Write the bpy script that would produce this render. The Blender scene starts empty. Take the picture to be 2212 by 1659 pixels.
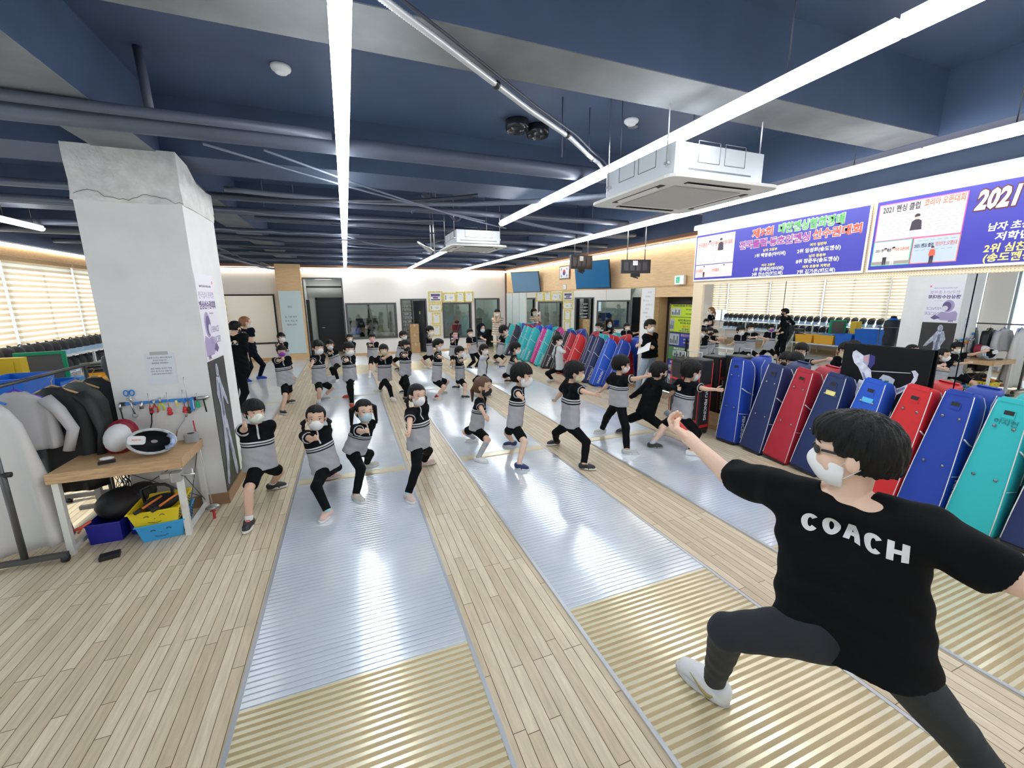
import bpy, bmesh, math, random
import numpy as np
from mathutils import Vector, Matrix
from math import sin, cos, pi, radians, sqrt
SC = bpy.context.scene
COL = SC.collection
random.seed(7)
# ------------------------------------------------------------------ camera
CAMZ = 2.1
cam_d = bpy.data.cameras.new('camera'); cam = bpy.data.objects.new('camera', cam_d); COL.objects.link(cam)
cam_d.sensor_width = 36.0; cam_d.lens = 900.0/2212.0*36.0; cam_d.clip_start = 0.05; cam_d.clip_end = 200
def _cam():
    f = 900.0; c = np.array([1106., 829.5]); v1 = np.array([747., 647.]); d = np.array([1, -.008])
    u = lambda a: a/np.linalg.norm(a)
    Y = u(np.array([*(v1-c), f])); t = -(f*f+((v1-c)@(v1-c)))/(d@(v1-c)); v2 = v1+t*d
    X = u(np.array([*(v2-c), f])); Z = np.cross(X, Y)
    if Z[1] > 0: Z = -Z
    R = np.stack([X, Y, Z], 0)
    m = np.eye(4); m[:3, 0] = R[:, 0]; m[:3, 1] = -R[:, 1]; m[:3, 2] = -R[:, 2]; m[:3, 3] = (0, 0, CAMZ)
    return Matrix(m.tolist())
cam.matrix_world = _cam()
SC.camera = cam
# ------------------------------------------------------------------ light and exposure
SC.view_settings.view_transform = 'Standard'
SC.view_settings.look = 'None'
SC.view_settings.gamma = 1.0
SC.view_settings.use_curve_mapping = False
SC.view_settings.exposure = 0.95
SC.cycles.use_denoising = True
SC.cycles.max_bounces = 10; SC.cycles.diffuse_bounces = 5; SC.cycles.glossy_bounces = 5
SC.cycles.sample_clamp_indirect = 6.0
W = bpy.data.worlds.new('daylight'); SC.world = W; W.use_nodes = True
bg = W.node_tree.nodes['Background']; bg.inputs[0].default_value = (.80, .92, 1, 1); bg.inputs[1].default_value = 2.2
TUBE_E = 15.0        # emission of the linear LED tubes
STRIP_E = 3.5        # emission of the thin wall strips
sun_d = bpy.data.lights.new('sun', 'SUN'); sun_d.energy = 4; sun_d.angle = radians(.6); sun_d.color = (1, .93, .8)
sun = bpy.data.objects.new('sun', sun_d); COL.objects.link(sun)
sun.rotation_euler = Vector((.72, .30, -.62)).to_track_quat('-Z', 'Y').to_euler()
# ------------------------------------------------------------------ materials
MATS = {}
def mat(name, col, rough=.6, metal=0., emit=None, es=1., noise=0., nscale=8., bump=0., bscale=60., alpha=1., trans=0., coat=0., stretch=None, spec=None):
    if name in MATS: return MATS[name]
    m = bpy.data.materials.new(name); m.use_nodes = True; nt = m.node_tree; b = nt.nodes['Principled BSDF']
    c = (*col, 1)
    b.inputs['Base Color'].default_value = c; b.inputs['Roughness'].default_value = rough; b.inputs['Metallic'].default_value = metal
    if spec is not None: b.inputs['Specular IOR Level'].default_value = spec
    if coat: b.inputs['Coat Weight'].default_value = coat; b.inputs['Coat Roughness'].default_value = .08
    if emit: b.inputs['Emission Color'].default_value = (*emit, 1); b.inputs['Emission Strength'].default_value = es
    if trans: b.inputs['Transmission Weight'].default_value = trans; b.inputs['IOR'].default_value = 1.45
    if alpha < 1: b.inputs['Alpha'].default_value = alpha
    if noise or bump:
        tc = nt.nodes.new('ShaderNodeTexCoord'); src = tc.outputs['Object']
        if stretch:
            mp = nt.nodes.new('ShaderNodeMapping'); mp.inputs['Scale'].default_value = stretch; nt.links.new(src, mp.inputs['Vector']); src = mp.outputs[0]
    if noise:
        n = nt.nodes.new('ShaderNodeTexNoise'); n.inputs['Scale'].default_value = nscale; n.inputs['Detail'].default_value = 5; nt.links.new(src, n.inputs['Vector'])
        r = nt.nodes.new('ShaderNodeValToRGB'); r.color_ramp.elements[0].position = .3; r.color_ramp.elements[1].position = .7
        r.color_ramp.elements[0].color = (*[max(0, x*(1-noise)) for x in col], 1); r.color_ramp.elements[1].color = (*[min(1, x*(1+noise)) for x in col], 1)
        nt.links.new(n.outputs[0], r.inputs[0]); nt.links.new(r.outputs[0], b.inputs['Base Color'])
    if bump:
        n = nt.nodes.new('ShaderNodeTexNoise'); n.inputs['Scale'].default_value = bscale; n.inputs['Detail'].default_value = 3; nt.links.new(src, n.inputs['Vector'])
        bp = nt.nodes.new('ShaderNodeBump'); bp.inputs['Strength'].default_value = bump; bp.inputs['Distance'].default_value = .01
        nt.links.new(n.outputs[0], bp.inputs['Height']); nt.links.new(bp.outputs[0], b.inputs['Normal'])
    MATS[name] = m
    return m
def emitter(name, col, s):
    return mat(name, (.8, .8, .8), emit=col, es=s)
def nodes(name):
    m = bpy.data.materials.new(name); m.use_nodes = True; MATS[name] = m
    nt = m.node_tree; return m, nt, nt.nodes['Principled BSDF'], nt.nodes.new, nt.links.new
def wood_floor():
    m, nt, b, N, L = nodes('floor planks')
    tc = N('ShaderNodeTexCoord'); s = N('ShaderNodeSeparateXYZ'); c = N('ShaderNodeCombineXYZ'); L(tc.outputs['Object'], s.inputs[0])
    L(s.outputs[1], c.inputs[0]); L(s.outputs[0], c.inputs[1])
    br = N('ShaderNodeTexBrick'); L(c.outputs[0], br.inputs['Vector']); br.offset = .37; br.offset_frequency = 3; br.squash_frequency = 5; br.squash = .8
    for k, v in (('Scale', 1), ('Brick Width', .95), ('Row Height', .066), ('Mortar Size', .0022), ('Mortar Smooth', .2), ('Bias', -.1)): br.inputs[k].default_value = v
    br.inputs['Color1'].default_value = (.62, .52, .38, 1); br.inputs['Color2'].default_value = (.80, .71, .56, 1); br.inputs['Mortar'].default_value = (.16, .10, .05, 1)
    mp = N('ShaderNodeMapping'); mp.inputs['Scale'].default_value = (14, 1.2, 1); L(tc.outputs['Object'], mp.inputs[0])
    n = N('ShaderNodeTexNoise'); n.inputs['Scale'].default_value = 3; n.inputs['Detail'].default_value = 8; n.inputs['Roughness'].default_value = .7; L(mp.outputs[0], n.inputs['Vector'])
    r = N('ShaderNodeValToRGB'); r.color_ramp.elements[0].position = .3; r.color_ramp.elements[0].color = (.72, .70, .64, 1); r.color_ramp.elements[1].position = .75; r.color_ramp.elements[1].color = (1.08, 1.04, .98, 1); L(n.outputs[0], r.inputs[0])
    mx = N('ShaderNodeMix'); mx.data_type = 'RGBA'; mx.blend_type = 'MULTIPLY'; mx.inputs[0].default_value = 1; L(br.outputs[0], mx.inputs[6]); L(r.outputs[0], mx.inputs[7])
    n2 = N('ShaderNodeTexNoise'); n2.inputs['Scale'].default_value = 9; n2.inputs['Detail'].default_value = 9; n2.inputs['Roughness'].default_value = .8; L(tc.outputs['Object'], n2.inputs['Vector'])
    r2 = N('ShaderNodeValToRGB'); r2.color_ramp.elements[0].position = .27; r2.color_ramp.elements[0].color = (.45, .36, .27, 1); r2.color_ramp.elements[1].position = .37; r2.color_ramp.elements[1].color = (1, 1, 1, 1); L(n2.outputs[0], r2.inputs[0])
    m2 = N('ShaderNodeMix'); m2.data_type = 'RGBA'; m2.blend_type = 'MULTIPLY'; m2.inputs[0].default_value = .8; L(mx.outputs[2], m2.inputs[6]); L(r2.outputs[0], m2.inputs[7])
    L(m2.outputs[2], b.inputs['Base Color']); b.inputs['Roughness'].default_value = .33
    bp = N('ShaderNodeBump'); bp.inputs['Strength'].default_value = .35; bp.inputs['Distance'].default_value = .004; bp.invert = True; L(br.outputs['Fac'], bp.inputs['Height']); L(bp.outputs[0], b.inputs['Normal'])
    return m
def metal_mat(name, c1, c2, rough, metal=1.):
    """Ribbed conductive strip: bare crests and tinted grooves follow the profile, drawn along its length."""
    m, nt, b, N, L = nodes(name)
    tc = N('ShaderNodeTexCoord'); s = N('ShaderNodeSeparateXYZ'); L(tc.outputs['Object'], s.inputs[0])
    n = N('ShaderNodeTexNoise'); n.inputs['Scale'].default_value = 2.3; n.inputs['Detail'].default_value = 6; L(tc.outputs['Object'], n.inputs['Vector'])
    r = N('ShaderNodeValToRGB'); r.color_ramp.elements[0].position = .3; r.color_ramp.elements[0].color = (*c1, 1); r.color_ramp.elements[1].position = .72; r.color_ramp.elements[1].color = (*c2, 1); L(n.outputs[0], r.inputs[0])
    L(r.outputs[0], b.inputs['Base Color']); b.inputs['Metallic'].default_value = metal; b.inputs['Roughness'].default_value = rough
    return m
def striped(name, cols, period, axis=2, rough=.6, duty=.5, soft=.04):
    m, nt, b, N, L = nodes(name)
    tc = N('ShaderNodeTexCoord'); s = N('ShaderNodeSeparateXYZ'); L(tc.outputs['Object'], s.inputs[0])
    d = N('ShaderNodeMath'); d.operation = 'DIVIDE'; L(s.outputs[axis], d.inputs[0]); d.inputs[1].default_value = period
    f = N('ShaderNodeMath'); f.operation = 'FRACT'; L(d.outputs[0], f.inputs[0])
    r = N('ShaderNodeValToRGB'); L(f.outputs[0], r.inputs[0]); e = r.color_ramp.elements
    e[0].position = duty-soft; e[0].color = (*cols[0], 1); e[1].position = duty+soft; e[1].color = (*cols[1], 1)
    L(r.outputs[0], b.inputs['Base Color']); b.inputs['Roughness'].default_value = rough
    return m
def perforated():
    m, nt, b, N, L = nodes('perforated board')
    tc = N('ShaderNodeTexCoord'); s = N('ShaderNodeSeparateXYZ'); L(tc.outputs['Object'], s.inputs[0])
    fs = []
    add = N('ShaderNodeMath'); add.operation = 'ADD'; L(s.outputs[0], add.inputs[0]); L(s.outputs[1], add.inputs[1])
    for o in (add.outputs[0], s.outputs[2]):
        d = N('ShaderNodeMath'); d.operation = 'DIVIDE'; L(o, d.inputs[0]); d.inputs[1].default_value = .024
        f = N('ShaderNodeMath'); f.operation = 'FRACT'; L(d.outputs[0], f.inputs[0])
        g = N('ShaderNodeMath'); g.operation = 'SUBTRACT'; L(f.outputs[0], g.inputs[0]); g.inputs[1].default_value = .5
        p = N('ShaderNodeMath'); p.operation = 'POWER'; L(g.outputs[0], p.inputs[0]); p.inputs[1].default_value = 2; fs.append(p)
    a = N('ShaderNodeMath'); a.operation = 'ADD'; L(fs[0].outputs[0], a.inputs[0]); L(fs[1].outputs[0], a.inputs[1])
    r = N('ShaderNodeValToRGB'); L(a.outputs[0], r.inputs[0]); e = r.color_ramp.elements
    e[0].position = .02; e[0].color = (.45, .30, .15, 1); e[1].position = .035; e[1].color = (.80, .66, .46, 1)
    L(r.outputs[0], b.inputs['Base Color']); b.inputs['Roughness'].default_value = .6
    return m
def blind_mat(name, col, tr):
    m, nt, b, N, L = nodes(name); nt.nodes.remove(b)
    d = N('ShaderNodeBsdfDiffuse'); d.inputs[0].default_value = (*col, 1); t = N('ShaderNodeBsdfTranslucent'); t.inputs[0].default_value = (*col, 1)
    x = N('ShaderNodeMixShader'); x.inputs[0].default_value = tr; L(d.outputs[0], x.inputs[1]); L(t.outputs[0], x.inputs[2])
    L(x.outputs[0], nt.nodes['Material Output'].inputs[0]); return m
def glass_mat(name, tint, refl=.1):
    m, nt, b, N, L = nodes(name); nt.nodes.remove(b)
    t = N('ShaderNodeBsdfTransparent'); t.inputs[0].default_value = (*tint, 1); g = N('ShaderNodeBsdfGlossy'); g.inputs['Roughness'].default_value = .02
    x = N('ShaderNodeMixShader'); x.inputs[0].default_value = refl; L(t.outputs[0], x.inputs[1]); L(g.outputs[0], x.inputs[2])
    L(x.outputs[0], nt.nodes['Material Output'].inputs[0]); return m
# ------------------------------------------------------------------ mesh builder
def frame(o, right, up):
    r = Vector(right).normalized(); u = Vector(up).normalized(); n = r.cross(u)
    m = Matrix.Identity(4)
    for i in range(3): m[i][0] = r[i]; m[i][1] = u[i]; m[i][2] = n[i]; m[i][3] = o[i]
    return m
def RZ(a): return Matrix.Rotation(a, 4, 'Z')
def T(x, y, z): return Matrix.Translation((x, y, z))
class MB:
    def __init__(s, M=None): s.v = []; s.f = []; s.mi = []; s.M = M; s.cur = 0; s.sm = []
    def add(s, vs, fs, smooth=False):
        o = len(s.v); M = s.M
        s.v += [tuple(M @ Vector(v)) if M else tuple(v) for v in vs]
        s.f += [tuple(i+o for i in f) for f in fs]; s.mi += [s.cur]*len(fs); s.sm += [smooth]*len(fs); return s
    def box(s, c, d, R=None):
        x, y, z = d[0]/2, d[1]/2, d[2]/2
        vs = [Vector((a*x, b*y, e*z)) for a in (-1, 1) for b in (-1, 1) for e in (-1, 1)]
        if R: vs = [R @ v for v in vs]
        c = Vector(c)
        return s.add([v+c for v in vs], [(0, 1, 3, 2), (4, 6, 7, 5), (0, 4, 5, 1), (2, 3, 7, 6), (0, 2, 6, 4), (1, 5, 7, 3)])
    def bx(s, x0, x1, y0, y1, z0, z1): return s.box(((x0+x1)/2, (y0+y1)/2, (z0+z1)/2), (abs(x1-x0), abs(y1-y0), abs(z1-z0)))
    def rbox(s, c, d, r=.01, R=None, n=3):
        """box with rounded vertical (local z) edges"""
        x, y, z = d[0]/2, d[1]/2, d[2]/2; r = min(r, x, y); pts = []
        for sx, sy, a0 in ((1, 1, 0), (-1, 1, 90), (-1, -1, 180), (1, -1, 270)):
            for k in range(n+1):
                a = radians(a0+90*k/n); pts.append((sx*(x-r)+r*cos(a), sy*(y-r)+r*sin(a)))
        return s.prism(pts, -z, z, c, R)
    def prism(s, pts, z0, z1, c=(0, 0, 0), R=None, taper=1., smooth=False):
        n = len(pts); c = Vector(c)
        vs = [Vector((p[0], p[1], z0)) for p in pts]+[Vector((p[0]*taper, p[1]*taper, z1)) for p in pts]
        if R: vs = [R @ v for v in vs]
        fs = [(i, (i+1) % n, n+(i+1) % n, n+i) for i in range(n)]+[tuple(range(n-1, -1, -1)), tuple(range(n, 2*n))]
        s.add([v+c for v in vs], fs, smooth); return s
    def poly(s, pts, z=0., c=(0, 0, 0)):
        return s.add([(p[0]+c[0], p[1]+c[1], z+c[2]) for p in pts], [tuple(range(len(pts)))])
    def loft(s, rings, caps=True, smooth=True, close=True):
        n = len(rings[0]); vs = [v for r in rings for v in r]; fs = []
        for i in range(len(rings)-1):
            for j in range(n if close else n-1): fs.append((i*n+j, i*n+(j+1) % n, (i+1)*n+(j+1) % n, (i+1)*n+j))
        if caps: fs += [tuple(range(n-1, -1, -1)), tuple(range((len(rings)-1)*n, len(rings)*n))]
        return s.add(vs, fs, smooth)
    def tube(s, pts, r, seg=8, caps=True, flat=1.):
        pts = [Vector(p) for p in pts]; rs = r if isinstance(r, (list, tuple)) else [r]*len(pts)
        t = (pts[1]-pts[0]).normalized(); u = t.orthogonal().normalized()
        if abs(t.z) < .9: u = Vector((0, 0, 1)).cross(t).normalized()
        rings = []
        for i, p in enumerate(pts):
            a = pts[max(0, i-1)]; b = pts[min(len(pts)-1, i+1)]; t = (b-a).normalized()
            u = (u-t*u.dot(t)).normalized(); w = t.cross(u)
            rings.append([p+(u*cos(2*pi*k/seg)+w*sin(2*pi*k/seg)*flat)*rs[i] for k in range(seg)])
        return s.loft(rings, caps)
    def lathe(s, prof, seg=16, c=(0, 0, 0), R=None, caps=True):
        c = Vector(c); rings = []
        for r, z in prof:
            ring = [Vector((max(r, 1e-4)*cos(2*pi*k/seg), max(r, 1e-4)*sin(2*pi*k/seg), z)) for k in range(seg)]
            rings.append([(R @ v if R else v)+c for v in ring])
        return s.loft(rings, caps)
    def ell(s, c, r, seg=12, rings=7, R=None):
        return s.lathe_e(c, r, seg, rings, R)
    def lathe_e(s, c, r, seg, n, R):
        c = Vector(c); rg = []
        for i in range(n+1):
            a = -pi/2+pi*i/n; ca = max(cos(a), .001)
            ring = [Vector((r[0]*ca*cos(2*pi*k/seg), r[1]*ca*sin(2*pi*k/seg), r[2]*sin(a))) for k in range(seg)]
            rg.append([(R @ v if R else v)+c for v in ring])
        return s.loft(rg, True)
    def build(s, name, mats, parent=None, loc=None, bevel=0):
        me = bpy.data.meshes.new(name); me.from_pydata(s.v, [], s.f)
        for m in (mats if isinstance(mats, (list, tuple)) else [mats]): me.materials.append(m)
        me.polygons.foreach_set('material_index', s.mi); me.polygons.foreach_set('use_smooth', s.sm); me.update()
        o = bpy.data.objects.new(name, me); COL.objects.link(o)
        if parent: o.parent = parent
        if loc: o.location = loc
        if bevel:
            b = o.modifiers.new('b', 'BEVEL'); b.width = bevel; b.segments = 2; b.limit_method = 'ANGLE'; b.harden_normals = False
        return o
def tag(o, label, cat, group=None, kind=None):
    o['label'] = label; o['category'] = cat
    if group: o['group'] = group
    if kind: o['kind'] = kind
    return o
def empty(name, loc, rz=0, label=None, cat=None, group=None):
    o = bpy.data.objects.new(name, None); COL.objects.link(o); o.location = loc; o.rotation_euler = (0, 0, rz); o.empty_display_size = .1
    if label: tag(o, label, cat, group)
    return o
def struct(o, kind='structure'): o['kind'] = kind; return o
def copy_tree(o, parent=None):
    c = o.copy(); COL.objects.link(c); c.parent = parent
    for ch in o.children: copy_tree(ch, c)
    return c
def text_mb(body, size, M, bold=0., italic=0., align='CENTER', extrude=.0008, space=1., sx=1.):
    """Letter outlines as plain mesh data in a frame M (x right, y up, z towards the reader)."""
    cu = bpy.data.curves.new('letters', 'FONT'); cu.body = body; cu.size = size; cu.align_x = align; cu.align_y = 'CENTER'
    cu.extrude = extrude; cu.offset = bold; cu.shear = italic; cu.space_character = space; cu.resolution_u = 2
    o = bpy.data.objects.new('letters', cu); COL.objects.link(o)
    dg = bpy.context.evaluated_depsgraph_get(); dg.update()
    me = bpy.data.meshes.new_from_object(o.evaluated_get(dg))
    vs = [v.co.copy() for v in me.vertices]; fs = [tuple(p.vertices) for p in me.polygons]
    bpy.data.objects.remove(o); bpy.data.curves.remove(cu); bpy.data.meshes.remove(me)
    return [M @ Vector((v.x*sx, v.y, v.z)) for v in vs], fs
def text(body, size, M, m, parent=None, name='lettering', **k):
    mb = MB(); vs, fs = text_mb(body, size, M, **k); mb.add(vs, fs); return mb.build(name, m, parent)
# common materials
M_TUBE = emitter('tube glow', (.93, .97, 1), TUBE_E); M_STRIP = emitter('strip glow', (1, .93, .82), STRIP_E)
M_WALL = mat('white wall paint', (.84, .80, .75), .7); M_WHITE = mat('white', (.82, .82, .82), .45); M_WHITEW = mat('white plaster', (.74, .735, .72), .8, noise=.05, nscale=3, bump=.15, bscale=12)
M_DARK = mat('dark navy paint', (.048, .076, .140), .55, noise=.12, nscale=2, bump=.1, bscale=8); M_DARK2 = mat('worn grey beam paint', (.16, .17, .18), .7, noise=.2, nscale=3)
M_BLACK = mat('black', (.012, .012, .014), .5); M_GREYM = mat('grey frame metal', (.09, .09, .10), .4, .3); M_STEEL = mat('steel', (.6, .6, .62), .3, 1.)
M_PINE = mat('pale pine panel', (.76, .52, .28), .55, noise=.12, nscale=4, stretch=(1, 1, 14)); M_OAK = mat('oak trim', (.58, .38, .19), .5, noise=.15, nscale=6, stretch=(3, 3, 20))
M_TABLE = mat('laminate table wood', (.52, .33, .17), .45, noise=.22, nscale=5, stretch=(2, 16, 16))
M_MIRROR = mat('mirror silver', (.93, .95, .95), .0, 1.)
# ------------------------------------------------------------------ room shell
YB = 16.75; XA = 6.27; XB = 5.36; XL = -5.75; YF = -3.2; YBEND = 5.5
o = MB().bx(XL-.2, XA+.3, YF, YB+4.2, -.1, 0).build('floor', wood_floor()); struct(o)
o = MB().bx(XL-.2, XA+.5, YF, YB+4.2, 3.9, 4.05).build('ceiling', M_DARK); struct(o)
def wall_x(name, x0, x1, y0, y1, z0, z1, holes, m, axis='x'):
    """box wall running along x (axis='x') or y, with rectangular holes (a0,a1,z0,z1)"""
    mb = MB(); a0, a1 = (x0, x1) if axis == 'x' else (y0, y1)
    cuts = sorted(set([a0, a1]+[h for q in holes for h in q[:2]]))
    for i in range(len(cuts)-1):
        c0, c1 = cuts[i], cuts[i+1]; hs = sorted([q for q in holes if q[0] < (c0+c1)/2 < q[1]], key=lambda q: q[2]); z = z0
        for q in hs+[(0, 0, z1, z1)]:
            if q[2] > z+1e-4:
                if axis == 'x': mb.bx(c0, c1, y0, y1, z, q[2])
                else: mb.bx(x0, x1, c0, c1, z, q[2])
            z = max(z, q[3])
    return struct(mb.build(name, m))
wall_x('wall_back', XL, XA+.3, YB, YB+.12, 0, 3.3, [(-5.4, -2.32, .62, 2.28), (-1.38, -.09, 0, 2.86), (0.03, 1.71, .70, 1.9), (2.0, 2.88, 0, 2.05), (3.63, 4.69, .6, 1.88), (4.95, 5.92, 0, 2.05)], M_WALL)
struct(MB().bx(XL, XA+.3, YB, YB+.12, 3.3, 3.9).build('wall_back_upper', M_DARK))
struct(MB().bx(XL-.2, XA+.5, YF-.1, YF, -.1, 3.9).build('wall_front', M_WALL))
# left window wall
WINS = [(-2.7, -.3), (.1, 2.5), (2.9, 5.7), (6.25, 8.4), (8.45, 10.43), (10.5, 12.6), (12.65, 14.65), (14.72, 15.55)]
wall_x('wall_left', XL-.2, XL, YF, YB, -.1, 3.12, [(a, b, .92, 2.92) for a, b in WINS], M_WALL, 'y')
struct(MB().bx(XL-.2, XL, YF, YB, 3.12, 3.9).build('wall_left_upper', M_DARK))
struct(MB().bx(XL, XL+.05, YF, YB, 2.95, 3.10).build('trim_1', M_OAK))
M_WFR = mat('window frame grey', (.30, .32, .34), .4, .2)
for i, (a, b) in enumerate(WINS):
    mb = MB(); mb.bx(XL-.14, XL-.08, a, b, .92, .98).bx(XL-.14, XL-.08, a, b, 2.86, 2.92).bx(XL-.14, XL-.08, a, a+.05, .98, 2.86).bx(XL-.14, XL-.08, b-.05, b, .98, 2.86).bx(XL-.13, XL-.09, (a+b)/2-.03, (a+b)/2+.03, .98, 2.86)
    w = struct(mb.build('window_%d' % (i+1), M_WFR))
    struct(MB().bx(XL-.112, XL-.108, a+.05, b-.05, .98, 2.86).build('pane', glass_mat('window glass', (.95, .98, 1), .06) if 'window glass' not in MATS else MATS['window glass'], w))
# pale building across the street, seen in the mirror through the bare windows
bl = MB(); bl.bx(-24, -22, -14, 9, -6, 7.5); fb = bl.build('building', mat('pale facade', (.75, .8, .84), .8)); tag(fb, 'pale building across the street seen through the bare windows', 'building')
for k in range(14):
    for q in range(4):
        MB().bx(-21.99, -21.95, -13+k*1.55, -12.1+k*1.55, -4+q*2.6, -2.6+q*2.6).build('window', mat('facade glass', (.35, .5, .6), .15), fb)
# right walls
struct(wall_x('wall_right', XA, XA+.12, YBEND, YB, 0, 3.3, [(5.55, 7.49, 0, 2.1)], M_PINE, 'y'))
struct(MB().bx(XA, XA+.12, YBEND, YB, 3.3, 3.9).build('wall_right_upper', M_DARK))
struct(MB().bx(XB+.09, XA+.5, YF, YBEND, 0, 3.9).build('wall_right_near', M_DARK))
PERF = perforated()
struct(MB().bx(XB+.02, XB+.1, YF, YBEND, 2.29, 3.16).bx(XB+.02, XB+.1, 5.3, YBEND, .0, 2.29).bx(XB+.1, XA, YBEND, YBEND+.012, 0, 3.16).build('trim_2', PERF))
struct(MB().bx(XB+.0, XB+.1, YF, YBEND, 3.16, 3.22).bx(XB+.04, XB+.1, YF, 5.3, 0, .27).build('trim_3', M_PINE))
struct(MB().bx(XB-.01, XB+.03, YF, 5.3, 0, .06).build('trim_4', M_OAK))
# baseboards and horizontal joints of the back area
struct(MB().bx(-2.6, -1.4, YB-.03, YB, 0, .1).bx(-.09, 1.97, YB-.03, YB, 0, .1).bx(2.91, 4.92, YB-.03, YB, 0, .1).bx(-5.4, -2.6, YB-.03, YB, 0, .1).build('baseboard_back', M_OAK))
struct(MB().bx(XL, XL+.03, YF, YB, 0, .1).build('baseboard_left', M_OAK))
struct(MB().bx(XA-.02, XA, 7.95, 14.5, 0, .08).build('baseboard_right', M_OAK))
struct(MB().bx(XA-.012, XA, YBEND, YB, 2.30, 2.335).build('trim_5', M_OAK))
struct(MB().bx(XL, XA, YB-.06, YB, 3.22, 3.30).bx(XA-.06, XA, YBEND, YB-.06, 3.24, 3.3).build('trim_6', mat('brown cove edge', (.22, .11, .07), .6)))
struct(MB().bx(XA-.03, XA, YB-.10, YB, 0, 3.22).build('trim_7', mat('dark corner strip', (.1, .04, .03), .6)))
# ------------------------------------------------------------------ beams
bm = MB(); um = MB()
for y0, y1, x0, x1 in ((-1.6, -1.0, XL, XA), (2.28, 2.66, XL, 4.75), (5.0, 5.62, XL, XA), (8.0, 8.4, XL, XA), (10.9, 11.3, XL, XA), (13.6, 14.1, XL, XA)):
    bm.bx(x0, x1, y0, y1, 3.41, 3.9)
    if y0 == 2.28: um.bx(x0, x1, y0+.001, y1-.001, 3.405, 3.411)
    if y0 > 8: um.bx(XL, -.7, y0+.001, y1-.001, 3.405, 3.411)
for x0, x1 in ((-1.9, -1.46), (4.75, 5.3)):
    bm.bx(x0, x1, YF, YB, 3.40, 3.9)
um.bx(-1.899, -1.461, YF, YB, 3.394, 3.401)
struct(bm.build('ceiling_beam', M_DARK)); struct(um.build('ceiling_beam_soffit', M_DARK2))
# pillar
pm = MB()
XP0, XP1, YP0, YP1 = -2.10, -1.33, 4.9, 5.9
def ringp(x0, x1, y0, y1, z, j=0.): return [(x0+j, y0, z), (x1-j, y0, z), (x1, y1, z), (x0, y1, z)]
pm.loft([ringp(XP0, XP1, YP0, YP1, .0), ringp(XP0, XP1, YP0, YP1, 2.98)], True, False)
struct(pm.build('pillar', M_WHITEW))
# the rough unskimmed top of the pillar, its far corner broken away
random.seed(3); rr = []
prof = [(XP0-.012, YP0-.012), (-1.8, YP0-.015), (-1.55, YP0-.012), (XP1+.012, YP0-.012), (XP1+.015, 5.15), (XP1+.01, 5.4), (XP1+.015, 5.7), (XP1+.01, YP1), (-1.7, YP1+.01), (XP0-.012, YP1+.01), (XP0-.014, 5.5)]
for z, sh in ((2.96, 0), (3.0, .008), (3.12, .004), (3.25, .006), (3.36, .0)):
    rr.append([(x+random.uniform(-.008, .008), y+random.uniform(-.008, .008), z+random.uniform(-.012, .012) if z < 3.3 else 3.405-(max(0, (y-5.05))*.42 if x > -1.5 and y < YP1+.1 else 0)) for x, y in prof])
struct(MB().loft(rr, True, False).build('pillar_head', mat('rough concrete', (.66, .65, .63), .9, noise=.14, nscale=9, bump=.8, bscale=35)))
crk = MB()
random.seed(5); p = []
for k in range(24): p.append((XP0+.02+(XP1-XP0)*k/23, YP0-.022, 3.0+.03*sin(k*.5)+random.uniform(-.012, .012)))
crk.tube(p, .0022, 4)
struct(crk.build('trim_8', M_GREYM))
struct(MB().bx(XP0-.02, XP1+.02, YP0-.02, YP1+.02, 0, .12).build('baseboard_pillar', mat('dark oak base', (.34, .2, .11), .5)))
# column beside the corridor with a glass writing board
struct(MB().bx(-2.16, -1.39, YB-.3, YB, 0, 3.3).build('wall_column', M_PINE))
wb = MB().bx(-2.13, -1.44, YB-.33, YB-.305, .25, 2.41).build('writing_board', mat('pale blue glass board', (.62, .74, .76), .15), None, bevel=.004)
tag(wb, 'tall pale blue glass writing board with marker notes on the wooden column', 'whiteboard')
mm = mat('marker ink', (.06, .08, .12), .5)
for k, (s, z) in enumerate((('할일', 1.86), ('월 기본 동작', 1.52), ('런지 연습 화', 1.38), ('체력 훈련', 1.25))):
    text(s, .075, frame((-1.82, YB-.332, z), (1, 0, 0), (0, 0, 1)), mm, wb)
# corridor behind the door opening
struct(MB().bx(-1.5, -1.38, YB+.12, YB+2.2, 0, 3.0).bx(-.09, .0, YB+.12, YB+2.2, 0, 3.0).build('wall_corridor', mat('corridor wall', (.5, .52, .5), .7)))
struct(MB().bx(-1.5, .0, YB+1.75, YB+1.87, 2.15, 3.0).bx(-1.38, -1.1, YB+1.75, YB+1.87, 0, 2.15).bx(-1.5, 0, YB+.12, YB+1.87, 2.95, 3.05).build('wall_corridor_end', MATS['corridor wall']))
def door_frame(n, x0, x1, z1, w=.07, z0=0, sill=False, m=None, y=YB):
    mb = MB(); mb.bx(x0-w, x0, y-.03, y+.14, z0, z1+w).bx(x1, x1+w, y-.03, y+.14, z0, z1+w).bx(x0, x1, y-.03, y+.14, z1, z1+w)
    if sill: mb.bx(x0-w, x1+w, y-.03, y+.14, z0-w, z0)
    return struct(mb.build(n, m or M_GREYM))
door_frame('door_1', -1.36, -.12, 2.82, .05)
d = struct(MB().bx(-1.06, -.13, YB+1.7, YB+1.75, 0, 2.1).build('door_2', mat('charcoal door', (.02, .022, .03), .4)))
MB().tube([(-.98, YB+1.68, 1.0), (-.98, YB+1.62, 1.0), (-.85, YB+1.62, 1.0)], .014).build('door_handle', M_STEEL, d)
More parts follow.
